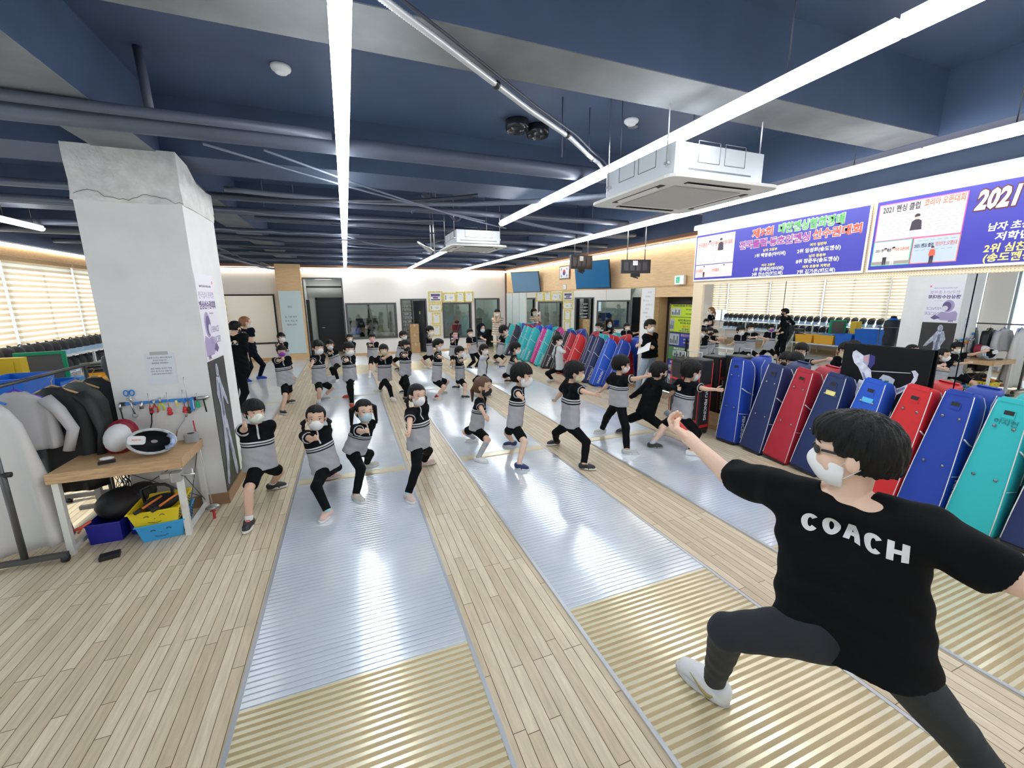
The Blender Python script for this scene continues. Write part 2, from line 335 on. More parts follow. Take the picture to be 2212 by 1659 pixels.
struct(MB().bx(-1.12, -1.06, YB+1.66, YB+1.76, 0, 2.18).bx(-1.12, -.1, YB+1.66, YB+1.76, 2.1, 2.18).bx(-1.37, -.1, YB+1.3, YB+1.4, 2.55, 2.62).bx(-1.38, -1.32, YB+.7, YB+1.5, 0, 2.1).build('trim_9', M_BLACK))
door_frame('window_9', .03, 1.71, 1.90, .07, .70, True)
door_frame('window_10', 3.63, 4.69, 1.88, .07, .6, True)
door_frame('door_3', 2.0, 2.88, 2.05, .06); door_frame('door_4', 4.95, 5.92, 2.05, .06)
door_frame('window_11', -5.4, -2.35, 2.25, .05, .64, True, M_BLACK)
struct(MB().bx(-3.86, -3.80, YB-.01, YB+.1, .64, 2.25).build('trim_10', M_BLACK))
GL = glass_mat('office glass', (.86, .93, .92), .12)
for x0, x1, z0, z1 in ((.03, 1.71, .7, 1.9), (3.63, 4.69, .6, 1.88), (4.95, 5.92, 0, 2.05)):
    struct(MB().bx(x0, x1, YB+.05, YB+.056, z0, z1).build('pane_glass', GL))
# side room behind the left window: a bright white screen and a lit blind
struct(MB().bx(-3.8, -2.35, YB+.2, YB+.24, .6, 2.3).build('wall_side_room_screen', blind_mat('backlit frosted screen', (.9, .9, .88), .6)))
struct(MB().bx(-5.5, -2.2, YB+2.4, YB+2.5, 0, 3.0).bx(-2.25, -2.15, YB+.12, YB+2.4, 0, 3.0).bx(-5.6, -5.5, YB+.12, YB+2.4, 0, 3).bx(-5.6, -2.2, YB+.12, YB+2.4, 2.9, 3).build('wall_side_room', M_WALL))
# offices
M_OFF = mat('office pale green wall', (.56, .63, .60), .7); M_OFFL = mat('office beige dado', (.62, .55, .45), .7)
struct(MB().bx(0, 6.5, YB+3.2, YB+3.3, .95, 2.75).bx(.0, .05, YB+.12, YB+3.2, 0, 2.75).bx(1.85, 1.9, YB+.12, YB+3.2, 0, 2.75).bx(3.2, 3.25, YB+1.2, YB+3.2, 0, 2.75).bx(6.3, 6.4, YB+.12, YB+3.2, 0, 2.75).bx(4.78, 4.82, YB+.12, YB+3.2, 0, 2.75).build('wall_office', M_OFF))
struct(MB().bx(0, 6.5, YB+3.19, YB+3.3, 0, .95).build('wall_office_dado', M_OFFL))
struct(MB().bx(-.1, 6.5, YB+.12, YB+3.3, 2.75, 2.8).build('ceiling_office', M_WHITE))
for i, x in enumerate((.9, 2.5, 4.0, 5.5)):
    c = MB().bx(x-.3, x+.3, YB+1.4, YB+1.6, 2.72, 2.745).build('office_light', emitter('office light', (1, 1, .97), 9)); tag(c, 'flat ceiling light panel inside the office behind %s' % ('the wide window', 'the storage doorway', 'the square window', 'the far doorway')[i], 'light')
for i, (x, y) in enumerate(((-.75, YB+1.0), (-4, YB+1.2))):
    c = MB().bx(x-.3, x+.3, y-.1, y+.1, 2.86, 2.89).build('room_light', MATS['office light'] if i == 0 else emitter('added screen backlight', (1, 1, .98), 45)); tag(c, ('small ceiling light inside the dark corridor', 'added unseen lamp backlighting the screen behind the wide left window')[i], 'light')  # side room lamp is added, unseen, to brighten the frosted screen from behind
# ------------------------------------------------------------------ mirrors on the right
def mirror(name, y0, y1, z0, z1, x, rz=0, rt=0, label=''):
    mb = MB(); w = (y1-y0)/2; h = (z1-z0)/2; mb.bx(0, .01, -w, w, -h, h); o = mb.build(name, M_MIRROR); o.location = (x, (y0+y1)/2, (z0+z1)/2); o.rotation_euler = (0, rt, rz)
    tag(o, label, 'mirror'); return o
MIRR = [mirror('wall_mirror', 3.93, 5.3, .27, 2.29, XB+.04, 0, 0, 'frameless wall mirror panel farthest from the camera behind the blue bags'),
        mirror('wall_mirror', 2.12, 3.92, .27, 2.29, XB+.04, 0, 0, 'frameless wall mirror panel behind the black fencer poster board'),
        mirror('wall_mirror', YF, 2.11, .27, 2.29, XB+.04, 0, 0, 'frameless wall mirror panel behind the teal bag')]
for i, (a, b) in enumerate(((7.95, 9.33), (9.34, 12.0), (12.01, 14.5))):
    mirror('wall_mirror', a, b, .1, 2.3, XA-.012, 0, 0, 'large wall mirror panel %s' % ('beside the white writing sheet near the door', 'under the wide blue television', 'under the television near the corner')[i])
struct(MB().bx(XA-.03, XA, 14.55, 15.18, .0, 2.3).bx(XA-.03, XA, 15.25, 15.9, 0, 2.3).bx(XA-.03, XA, 15.95, 16.6, 0, 2.3).build('window_12', mat('frosted glass', (.62, .70, .69), .3)))
struct(MB().bx(XA-.01, XA, 7.49, 7.93, 0, 2.3).build('trim_11', M_WHITE))
# entrance recess and door
XD = 6.62
struct(MB().bx(XA+.12, XD+.1, 7.49, 7.56, 0, 2.15).bx(XA+.12, XD+.1, 5.5, 7.56, 2.1, 2.2).bx(XD+.06, XD+.1, 5.5, 7.5, 0, 2.15).build('wall_entrance', M_OAK))
struct(MB().bx(XD, XD+.05, 7.38, 7.49, 0, 2.1).bx(XD, XD+.05, 5.5, 7.38, 1.96, 2.1).bx(XD, XD+.05, 5.5, 7.38, 0, .12).build('door_5', M_BLACK))
# ------------------------------------------------------------------ ceiling tubes
def tube_light(x, y0, y1, z, label):
    e = empty('linear_light', (x, (y0+y1)/2, z), 0, label, 'light', 'ceiling LED tubes'); h = (y1-y0)/2
    MB().bx(-.032, .032, -h, h, .02, .055).build('housing', M_WHITE, e)
    pr = [(.045*cos(a), .045*sin(a)) for a in [pi+pi*k/8 for k in range(9)]]
    m = MB(); m.loft([[(p[0], -h, p[1]+.02) for p in pr], [(p[0], h, p[1]+.02) for p in pr]], True, True); m.build('tube', M_TUBE, e)
    for s in (-.6*h, .6*h): MB().tube([(0, s, .05), (0, s, 3.9-z)], .004, 5).build('hanger', M_GREYM, e)
RUNS = ((.07, 'over the centre strip', [(-3, -.2), (-.2, 2.0), (2.0, 5.95), (5.95, 8.5), (8.56, 11.2), (11.2, 13.9), (13.9, 16.7)]),
        (2.3, 'over the second strip', [(-3, -1.2), (-1.2, 1.3), (1.3, 3.8), (3.8, 6.3), (7.6, 8.3), (9.0, 11.6), (11.6, 14.2), (14.2, 16.7)]),
        (4.42, 'over the third strip', [(-3, -.3), (-.3, 2.2), (2.2, 4.7), (4.7, 7.2), (7.2, 9.7), (9.7, 12.2), (12.2, 14.5), (14.5, 16.7)]),
        (-4.3, 'beyond the pillar', [(8.0, 9.0), (10.6, 11.6)]))
ORD = ['nearest', 'second', 'third', 'fourth', 'fifth', 'sixth', 'seventh', 'eighth']
for x, nm, segs in RUNS:
    for i, (a, b) in enumerate(segs): tube_light(x, a+.01, b-.01, 3.2, 'white LED tube %s, %s from the camera end' % (nm, ORD[i]))
for i, (x0, x1, y0, y1, z, nm) in enumerate(((XL+.1, XA-.1, YB-.13, YB-.09, 3.13, 'back wall'), (XA-.13, XA-.09, YBEND+.1, YB-.15, 3.14, 'far right wall'), (XB-.06, XB-.02, YF+.1, YBEND, 3.16, 'banner wall'), (XL+.07, XL+.11, YF+.1, YB-.2, 3.13, 'window wall'))):
    e = empty('strip_light', ((x0+x1)/2, (y0+y1)/2, z), 0, 'warm white strip light running along the top of the %s' % nm, 'light')
    w, l = (x1-x0)/2, (y1-y0)/2
    MB().bx(-w, w, -l, l, .025, .05).build('housing', M_WHITE, e); MB().bx(-w, w, -l, l, -.02, .025).build('diffuser', M_STRIP, e)
# ------------------------------------------------------------------ fencing strips
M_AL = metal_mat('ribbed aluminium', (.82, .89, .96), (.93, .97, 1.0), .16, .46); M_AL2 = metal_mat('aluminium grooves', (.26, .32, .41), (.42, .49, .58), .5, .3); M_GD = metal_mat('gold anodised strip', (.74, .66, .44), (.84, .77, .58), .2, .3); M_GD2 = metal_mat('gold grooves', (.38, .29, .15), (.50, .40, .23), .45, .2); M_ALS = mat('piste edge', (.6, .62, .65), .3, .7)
def ribs(mb, y0, y1, per, amp, x0, x1, z=.006, g=.22):
    n = max(1, round((y1-y0)/per)); per = (y1-y0)/n
    for k in range(n):
        a = y0+k*per; pr = [(a, z), (a+per*g, z), (a+per*(g+.03), z+amp), (a+per*.98, z+amp), (a+per, z)]
        for i in range(4):
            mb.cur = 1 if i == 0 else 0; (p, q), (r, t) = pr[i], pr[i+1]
            mb.add([(x0, p, q), (x1, p, q), (x1, r, t), (x0, r, t)], [(0, 1, 2, 3)])
def piste(x0, x1, segs, label):
    e = empty('fencing_strip', (x0, YF, 0), 0, label, 'fencing strip')
    for kind, a, b in segs:
        mb = MB(T(-x0, -YF, 0)); ribs(mb, a, b, .041 if kind != 'j' else .2, .0016 if kind != 'j' else .0004, x0+.012, x1-.012, .006, .52 if kind == 'g' else .22)
        mb.build({'a': 'aluminium_panel', 'g': 'gold_panel', 'j': 'joint_cover'}[kind], [M_AL, M_AL2] if kind == 'a' else [M_GD, M_GD2], e)
    ys = segs[0][1]; MB(T(-x0, -YF, 0)).bx(x0-.012, x0+.012, ys, YB-.02, .0, .011).bx(x1-.012, x1+.012, ys, YB-.02, .0, .011).build('edge_trim', M_ALS, e)
SG = [('a', YF+.02, -.6), ('g', -.6, 2.18), ('a', 2.18, 5.05), ('j', 5.05, 5.22), ('a', 5.22, 9.6), ('j', 9.6, 9.72), ('a', 9.72, 12.5), ('g', 12.5, 14.35), ('a', 14.35, YB-.03)]
SL = [('a', YF+.02, 5.05), ('j', 5.05, 5.22), ('a', 5.22, 9.6), ('j', 9.6, 9.72), ('a', 9.72, YB-.1)]
piste(-.70, .545, SG, 'ribbed metal fencing strip straight ahead between the pigtailed girls, gold near end')
piste(1.24, 2.48, SG, 'ribbed metal fencing strip under the raised front foot of the coach, gold near end')
piste(3.19, 4.43, SG, 'ribbed metal fencing strip beside the row of bags')
piste(-2.66, -1.41, [('a', 5.95, 9.6)]+SL[3:], 'grey fencing strip beyond the pillar where two women stand')
piste(-4.6, -3.36, SL, 'fencing strip behind the clothes rack under the window')
# ------------------------------------------------------------------ ceiling services
def ac_unit(x0, x1, y0, y1, z, label, boxh=.21):
    e = empty('air_conditioner', ((x0+x1)/2, (y0+y1)/2, z), 0, label, 'air conditioner'); a, b = (x1-x0)/2, (y1-y0)/2
    m = MB(); m.rbox((0, 0, .012), (2*a, 2*b, .024), .08); m.loft([[( -a+.02, -b+.02, .024), (a-.02, -b+.02, .024), (a-.02, b-.02, .024), (-a+.02, b-.02, .024)], [(-a+.12, -b+.12, .05), (a-.12, -b+.12, .05), (a-.12, b-.12, .05), (-a+.12, b-.12, .05)]], True, False)
    m.build('fascia_panel', mat('ac plastic', (.80, .79, .75), .5), e, bevel=.004)
    MB().bx(-a+.2, a-.2, -b+.2, b-.2, -.008, .0).build('intake_grille', striped('ac grille', ((.42, .42, .40), (.62, .61, .58)), .012, 1), e)
    for (cx, cy, w, h) in ((0, -b+.11, a-.22, .022), (0, b-.11, a-.22, .022), (-a+.11, 0, .022, b-.22), (a-.11, 0, .022, b-.22)):
        MB().bx(cx-w, cx+w, cy-h, cy+h, -.004, .001).build('outlet_slot', M_BLACK, e)
        MB().box((cx, cy, -.008), (2*w*.96, 2*h*.8, .004), Matrix.Rotation(.35, 4, 'X' if w > h else 'Y').to_3x3()).build('louvre', MATS['ac plastic'], e)
    mb = MB(); mb.bx(-a+.10, a-.10, -b+.10, b-.10, .05, .05+boxh); body = mb.build('housing', mat('galvanised steel', (.72, .76, .80), .35, .35), e, bevel=.006)
    l = MB()
    for sx in (-1, 1):
        for (u0, u1) in ((-.22, -.02), (.03, .23)):
            for p, q in (((u0, .14), (u1, .14)), ((u1, .14), (u1, .28)), ((u1, .28), (u0, .28)), ((u0, .28), (u0, .14))):
                l.tube([(sx*(a-.099), p[0], p[1]), (sx*(a-.099), q[0], q[1])], .003, 4); l.tube([(p[0], sx*(b-.099), p[1]), (q[0], sx*(b-.099), q[1])], .003, 4)
        l.bx(-.3, .3, sx*(b-.1)-.004, sx*(b-.1)+.004, .085, .095)
    l.build('pressed_outline', mat('outline grey', (.2, .22, .25), .5), body)
    for sx in (-1, 1):
        for sy in (-1, 1):
            MB().tube([(sx*(a-.08), sy*(b-.16), .1), (sx*(a-.08), sy*(b-.16), 3.9-z)], .005, 6).bx(sx*(a-.09)-.02, sx*(a-.09)+.02, sy*(b-.16)-.02, sy*(b-.16)+.02, .12, .135).build('hanger_rod', M_STEEL, e)
    return e
ac_unit(2.11, 3.16, 2.42, 3.46, 2.9, 'large square ceiling cassette air conditioner above the second strip, near the banner')
ac_unit(1.57, 2.48, 6.5, 7.5, 2.9, 'smaller distant ceiling cassette air conditioner hung at the gap in the second tube run', .2)
for i, (x, y) in enumerate(((-.33, 4.11), (2.9, 3.99))):
    e = MB().lathe([(.0, 3.9), (.072, 3.9), (.075, 3.885), (.068, 3.87), (.05, 3.862), (.045, 3.85), (.03, 3.843), (0, 3.842)][::-1], 24, (x, y, 0)).build('smoke_detector', M_WHITE)
    tag(e, ('round white smoke detector between the pillar and the centre tube', 'round white smoke detector above the air conditioner')[i], 'smoke detector')
e = MB().lathe([(0, 3.885), (.05, 3.885), (.055, 3.9), (0, 3.9)], 20, (3.02, 4.12, 0)).build('ceiling_cover', M_DARK2); tag(e, 'small flat round cover beside the smoke detector over the air conditioner', 'cover plate')
M_PIPE = mat('painted pipe', (.075, .09, .13), .45, noise=.1, nscale=3)
def pipe(pts, r, label, m=None, name='ceiling_pipe', seg=12, cat='pipe', g=None):
    o = MB().tube(pts, r, seg).build(name, m or M_PIPE); tag(o, label, cat, g); return o
pipe([(-5.6, 4.0, 3.32), (-1, 4.0, 3.335), (1.9, 4.0, 3.335), (4.7, 4.0, 3.335)], .070, 'fat dark pipe crossing above the pillar toward the air conditioner')
pipe([(-5.5, 3.72, 3.35), (-2.2, 3.80, 3.35), (-1.3, 3.85, 3.36), (.0, 3.88, 3.37)], .035, 'thinner dark pipe beside the fat pipe over the pillar')
pipe([(-1.255, 4.18, 3.9), (-1.24, 4.15, 3.7), (-1.22, 4.1, 3.40)], .030, 'short dark drain pipe dropping toward the fat pipe')
for i, (y, z, r, x0, x1) in enumerate(((6.3, 3.34, .045, -5.5, 4.6), (7.1, 3.32, .05, -5.5, 1.4), (7.75, 3.33, .045, -1.2, 4.6), (9.0, 3.32, .045, -5.5, 6), (10.2, 3.35, .06, -5.5, 6), (11.8, 3.34, .05, -5.5, 6.1), (13.2, 3.33, .05, -5.5, 6.1), (15.2, 3.34, .055, -5.5, 6.1))):
    pipe([(x0, y, z), ((x0+x1)/2, y+.02, z), (x1, y, z)], r, 'dark pipe crossing the ceiling, %s of the crossing pipes behind the pillar line' % ORD[i], g=None)
def sag(p, q, s, n=10, w=0.):
    p, q = Vector(p), Vector(q); return [p.lerp(q, k/n)+Vector((0, w*sin(k*1.9), -4*s*(k/n)*(1-k/n)+w*.4*sin(k*2.3+1))) for k in range(n+1)]
M_CAB = mat('black cable', (.03, .035, .05), .5); M_CABG = mat('grey wrapped cable', (.16, .19, .25), .5)
pipe(sag((-1.2, 6.0, 3.36), (1.2, 6.0, 3.36), .03)+sag((1.2, 6.0, 3.36), (2.9, 4.2, 3.22), .03)[1:], .03, 'wrapped cable bundle snaking from the pillar across to the air conditioner', M_CABG, 'cable_bundle', 8, 'cable')
pipe(sag((-1.25, 5.75, 3.24), (.2, 5.75, 3.28), .03)+sag((.2, 5.75, 3.28), (1.6, 5.2, 3.33), .03)[1:], .022, 'dark cable bundle curving past the centre tube', M_CAB, 'cable_bundle', 8, 'cable')
pipe(sag((-.9, 4.02, 3.25), (2.1, 6.5, 3.27), .03), .010, 'thin cable sagging from the fat pipe behind the centre tube', M_CABG, 'cable', 6, 'cable')
pipe(sag((-.5, 4.02, 3.25), (2.6, 6.9, 3.25), .05), .010, 'second thin cable sagging beside the wrapped bundle', M_CABG, 'cable', 6, 'cable')
pipe(sag((-3.5, 8.6, 3.26), (2.2, 8.5, 3.26), .10, 12), .02, 'long cable drooping across in front of the far beams', M_CAB, 'cable', 6, 'cable')
pipe(sag((.1, 8.7, 3.26), (1.9, 8.75, 3.26), .16, 12), .016, 'grey cable hanging in a deep curve below the far pipes', M_CABG, 'cable', 6, 'cable')
pipe(sag((2.6, 6.6, 3.34), (5.6, 7.4, 3.34), .08, 12), .03, 'cable bundle sagging between the second and third tube runs', M_CABG, 'cable_bundle', 8, 'cable')
pipe(sag((-2.8, 7.4, 3.25), (-1.9, 14.5, 3.0), .1, 14, .02), .03, 'grey cable tray arm reaching from the pillar toward the wooden column', M_PIPE, 'cable_tray', 6, 'cable tray')
for i in range(4): pipe(sag((-2.7+.1*i, 7.6+i*.3, 3.32), (-1.95, 14.3-i*.4, 3.06), .06+.02*i, 20, .05), .012, 'loose black cable tangled along the grey tray, %s of four' % ORD[i], M_CAB, 'cable', 5, 'cable')
random.seed(21)
for i in range(9):
    y = 6.6+i*.95; x0 = random.uniform(-2.5, .5); x1 = x0+random.uniform(2, 4.2); z = 3.27
    pipe(sag((x0, y, z), (x1, y+random.uniform(-.25, .25), z), random.uniform(.02, .10), 12, .02), random.uniform(.008, .02), 'loose dark cable among the far ceiling pipes, %s counted away from the camera' % (ORD+['ninth'])[i], M_CAB if i % 2 else M_CABG, 'cable', 5, 'cable')
# flexible conduit
M_COND = mat('white flexible conduit', (.62, .64, .66), .35, .3)
cp = [Vector(p) for p in ((-.12, 1.86, 3.36), (.57, 2.37, 3.36), (1.27, 2.9, 3.36), (1.8, 3.28, 3.37), (2.1, 3.5, 3.34), (2.35, 3.72, 3.36), (2.5, 3.8, 3.3))]
m = MB(); pts = []; rs = []
for i in range(len(cp)-1):
    n = int((cp[i+1]-cp[i]).length/.007)
    for k in range(n): pts.append(cp[i].lerp(cp[i+1], k/n)); rs.append(.019 if (len(pts) % 2) else .015)
o = m.tube(pts, rs, 8).build('conduit', M_COND); tag(o, 'pale ribbed flexible conduit running diagonally to the big air conditioner', 'conduit')
pipe([Vector(p)+Vector((.03, -.035, .015)) for p in cp], .008, 'thin black cable clipped along the ribbed conduit', M_CAB, 'cable', 6, 'cable')
tie = MB()
for p in ((.95, 2.66, 3.36), (1.75, 3.24, 3.37), (2.2, 3.6, 3.35)): tie.ell(p, (.028, .028, .026), 10, 5)
tie.build('cable_tie', M_BLACK, o)['kind'] = 'stuff'
# round black downlights
for i, (x, y) in enumerate(((1.80, 4.42), (2.06, 4.48))):
    e = MB().lathe([(.0, 3.86), (.09, 3.86), (.10, 3.83), (.115, 3.80), (.125, 3.84), (.12, 3.9)], 24, (x, y, 0)).build('ceiling_speaker', mat('gloss black', (.02, .02, .025), .2)); tag(e, 'round black ceiling fixture under the slab, %s of the pair' % ('one beside the conduit', 'one nearer the banner')[i] if 0 else ('round black ceiling fixture nearer the centre tube, one of a pair', 'round black ceiling fixture nearer the conduit end, one of a pair')[i], 'ceiling fixture')
# fans / metal arms on the far ceiling
e = empty('camera_mount', (1.3, 6.3, 3.42), 0, 'dark pivoting camera arm with two rods under the far ceiling pipes', 'camera mount')
MB().tube([(-.35, 0, -.12), (.0, 0, .05)], .028, 10).build('arm', M_PIPE, e); MB().tube([(.05, 0, .02), (.3, .05, -.2)], .02, 8).tube([(.1, 0, .02), (.33, .05, -.16)], .012, 8).build('arm', M_PIPE, e)
MB().tube([(.3+.09*cos(a), .05, -.08+.12*sin(a)) for a in [k*pi/6-pi/2 for k in range(8)]], .018, 8).build('hook', M_PIPE, e); MB().box((-.13, 0, .1), (.11, .08, .07), Matrix.Rotation(.6, 3, 'Y')).tube([(0, 0, .04), (0, 0, .48)], .012, 6).build('bracket', M_PIPE, e)
e = empty('spotlight', (1.38, 7.6, 3.0), 0, 'chrome tubular spotlight clamped to a hanging rod below the second tube run', 'spotlight')
MB().tube([(-.13, 0, .09), (.1, 0, -.1)], .05, 12).build('lamp_body', mat('chrome', (.7, .7, .72), .12, 1.), e); MB().tube([(.14, 0, -.14), (.12, 0, .9)], .012, 6).tube([(.08, 0, -.12), (.08, 0, .9)], .01, 6).build('rod', M_STEEL, e)
# hanger rods from slab
for i, (x, y, z) in enumerate(((2.35, 3.9, 3.45), (3.4, 2.9, 3.5), (2.0, 3.8, 3.4), (-.9, 6.6, 3.3), (-.55, 6.7, 3.35), (2.9, 8.6, 3.3), (3.9, 6.3, 3.3), (1.9, 9.3, 3.3))):
    pipe([(x, y, 3.9), (x, y, z)], .006, 'thin threaded rod hanging from the ceiling slab', M_PIPE, 'hanger_rod', 6, 'rod', 'threaded rods from the slab')
# ------------------------------------------------------------------ wall A fittings
def wallA(y, z, x=XA): return frame((x, y, z), (0, -1, 0), (0, 0, 1))
M_TVB = mat('tv bezel', (.015, .015, .02), .3)
def tv(y, z, w, h, tilt, label, col, yaw=.25):
    e = empty('television', (XA-.02, y, z), 0, label, 'television')
    R = Matrix.Rotation(-pi/2, 4, 'Z') @ Matrix.Rotation(yaw, 4, 'Z') @ Matrix.Rotation(tilt, 4, 'X')
    M = T(-.42, 0, 0) @ R   # local x right, y depth, z up ; front at -y
    m = MB(M); m.rbox((0, 0, 0), (w, .05, h), .01); m.build('casing', M_TVB, e)
    m = MB(M); m.bx(-w/2+.012, w/2-.012, -.028, -.025, -h/2+.02, h/2-.012); m.build('screen', col, e)
    MB().tube([(-.38, 0, 0), (-.15, -.02, .02), (-.01, 0, 0)], .025, 8).bx(-.03, .015, -.15, .15, -.12, .12).build('wall_bracket', M_BLACK, e)
    return e
tv(13.6, 2.64, 1.16, .70, .22, 'tilted television on the wood wall above the corner mirror', mat('tv screen grey', (.10, .17, .24), .12, emit=(.05, .12, .2), es=.25), .55)
tv(9.35, 2.66, 1.12, .68, .15, 'tilted television with a deep blue screen beside the framed flag', mat('tv screen blue', (.01, .06, .13), .1, emit=(.01, .07, .16), es=.5), .30)
# flag
e = MB(wallA(11.57, 2.85, XA-.02)).bx(-.32, .32, -.2, .2, 0, .02).build('framed_flag', mat('frame brown', (.2, .09, .05), .4)); tag(e, 'brown framed flag with a red and blue circle on the wood wall', 'framed flag')
m = MB(wallA(11.57, 2.85, XA-.042)); m.bx(-.285, .285, -.165, .165, 0, .002); m.build('flag', mat('flag white', (.82, .82, .82), .6), e)
def half(sgn, r=.085):
    P = [(r*cos(a), r*sin(a)) for a in [sgn*pi*k/14 for k in range(15)]]
    return P
m = MB(wallA(11.57, 2.85, XA-.0455)); m.poly(half(1)); m.build('red_half', mat('flag red', (.6, .03, .05), .6), e)
m = MB(wallA(11.57, 2.85, XA-.0455)); m.poly(half(-1)[::-1]); m.poly([(.0425-.0425*cos(pi*k/8), -.0425*sin(pi*k/8)) for k in range(9)], .0002) if 0 else None; m.build('blue_half', mat('flag blue', (.02, .07, .35), .6), e)
m = MB(wallA(11.57, 2.85, XA-.046))
for sx in (-1, 1):
    for sy in (-1, 1):
        for k in range(3):
            R = Matrix.Rotation(-sx*sy*.98, 3, 'Z'); m.box((sx*(.155+.018*k), sy*(.09+.012*k), 0), (.07, .011, .001), R)
m.build('trigrams', M_BLACK, e)
o = text('08', .2, wallA(11.57, 2.42, XA-.02), M_WHITE, None, 'wall_number', bold=.008, extrude=.012); tag(o, 'white raised digits on the wood wall below the framed flag', 'numerals')
# wall speaker
e = empty('wall_speaker', (XA-.16, 15.1, 2.54), 0, 'small dark red bookshelf loudspeaker near the room corner', 'loudspeaker')
MB().bx(-.12, .12, -.11, .11, -.16, .16).build('cabinet', mat('cherry wood', (.22, .05, .03), .35), e, bevel=.006); MB().bx(-.125, -.119, -.1, .1, -.15, .15).bx(-.1, .1, -.114, -.108, -.15, .15).build('grille', M_BLACK, e)
MB().bx(-.08, .16, -.06, .06, -.2, -.165).build('shelf_bracket', M_STEEL, e)
# scoring displays hung from the ceiling
def scoreboard(x, y, z, w, h, rz, label):
    e = empty('scoring_display', (x, y, z), rz, label, 'scoring display')
    MB().rbox((0, 0, 0), (w, .07, h), .02).build('housing', M_TVB, e); m = MB()
    for k in range(4): m.bx(-w*.42+k*w*.21, -w*.42+k*w*.21+w*.15, -.042, -.036, -h*.3, h*.3)
    m.build('digit_window', mat('digit window', (.06, .06, .07), .25), e)
    MB().bx(-w*.12, w*.04, -.046, -.037, h*.08, h*.42).build('label_sheet', M_WHITE, e); MB().box((0, 0, -h*.5-.03), (.16, .06, .07)).tube([(-.05, 0, -h*.5-.06), (.05, -.02, -h*.5-.09)], .012, 6).build('control_box', M_BLACK, e)
    for s in (-.3, .3): MB().tube([(s*w, 0, h/2), (s*w, 0, 3.9-z)], .009, 6).build('hanger_rod', M_STEEL, e)
scoreboard(5.0, 8.5, 2.88, .62, .30, .15, 'black electronic scoring display hanging in front of the blue television')
scoreboard(5.0, 6.55, 2.65, .55, .24, -.30, 'black electronic scoring display hanging above the entrance door')
e = MB(wallA(6.70, 2.43, XA-.05)).bx(-.13, .13, -.09, .09, 0, .05).build('exit_sign', M_WHITE); tag(e, 'green and white exit sign on the wood wall over the entrance door', 'exit sign')
m = MB(wallA(6.70, 2.43, XA-.102)); m.bx(-.11, .11, -.07, .07, 0, .001); m.build('sign_face', mat('exit white', (.8, .85, .82), .4, emit=(.8, 1, .9), es=.4), e)
m = MB(wallA(6.70, 2.43, XA-.1035)); m.bx(-.08, .02, -.06, .06, 0, .001); m.build('green_panel', mat('exit green', (.0, .35, .16), .4, emit=(0, .5, .25), es=.3), e)
m = MB(wallA(6.70, 2.43, XA-.105)); m.tube([(-.035, .02, 0), (-.03, -.01, 0), (-.045, -.045, 0)], .006, 4).tube([(-.03, -.01, 0), (-.01, -.03, 0), (-.005, -.05, 0)], .006, 4).tube([(-.06, .0, 0), (-.035, .015, 0), (-.01, .0, 0)], .005, 4).ell((-.03, .037, 0), (.01, .01, .003), 8, 4).bx(.035, .05, -.055, .04, 0, .001); m.build('running_figure', M_WHITE, e)
# ------------------------------------------------------------------ entrance door with posters
e = empty('glass_door', (XD-.01, 6.6, 0), 0, 'glass entrance door covered with yellow and blue competition posters', 'door')
MB().bx(-.01, .01, -.9, .78, .12, 1.96).build('door_leaf', mat('dark door glass', (.05, .06, .07), .1), e)
MB().bx(-.02, .012, .74, .78, .12, 1.96).bx(-.02, .012, -.10, -.06, .12, 1.96).build('door_frame', M_STEEL, e)
for y in (.18,): MB().tube([(-.06, y, .55), (-.06, y, 1.25)], .022, 10).bx(-.06, 0, y-.01, y+.01, .6, .62).bx(-.06, 0, y-.01, y+.01, 1.18, 1.2).build('pull_handle', M_BLACK, e)
def door_poster(y0, y1, z0, z1, base, items, pict, label):
    q = MB(); M = frame((XD-.024, (y0+y1)/2, (z0+z1)/2), (0, -1, 0), (0, 0, 1)); w, h = abs(y1-y0), z1-z0
    q.M = M; q.bx(-w/2, w/2, -h/2, h/2, 0, .002); o = q.build('poster', mat('poster base %s' % str(base), base, .4)); tag(o, label, 'poster')
    for (s, sz, x, y, col) in items:
        text(s, sz, M @ T(x*w, y*h, .003), mat('ink %s' % str(col), col, .5), o, bold=sz*.02)
    for i, (x, y, a, b) in enumerate(pict):
        q = MB(M); q.bx((x-a/2)*w, (x+a/2)*w, (y-b/2)*h, (y+b/2)*h, .002, .004); pp = q.build('photo', mat('photo pale', (.52, .6, .62), .5), o)
        q = MB(M); random.seed(i+int(y0*100))
        for k in range(5): q.bx((x-a*.4+a*.17*k)*w, (x-a*.4+a*.17*k+a*.1)*w, (y-b*.4)*h, (y+b*random.uniform(-.1, .35))*h, .004, .005)
        q.build('photo_figures', mat('photo figures', (.08, .1, .14), .6), pp)
    return o
YEL = (.55, .72, .03); BLU = (.03, .06, .38)
door_poster(7.36, 6.56, 1.68, 1.94, YEL, [('학교체육 클럽대항 전국 펜싱 대회', .045, 0, .38, (.05, .1, .03)), ('여자 1위 초등부', .03, .2, .1, (.05, .1, .03)), ('남자 1위 중등부', .03, .2, -.25, (.05, .1, .03))], [(-.28, -.1, .36, .6)], 'yellow green poster at the top of the entrance door')
door_poster(7.36, 6.56, 1.36, 1.67, YEL, [('동호인 펜싱선수권대회', .05, .12, .3, (.03, .08, .02)), ('전국 클럽 최강자전', .045, .12, .12, (.03, .08, .02)), ('대회유치', .045, .1, -.1, (.8, .15, .02)), ('최고 출석상', .04, .1, -.28, (.02, .04, .3)), ('단체 기념상 및 개인 시상', .035, .1, -.42, (.02, .04, .3))], [(-.4, 0, .18, .8)], 'second yellow poster on the entrance door, with red lettering')
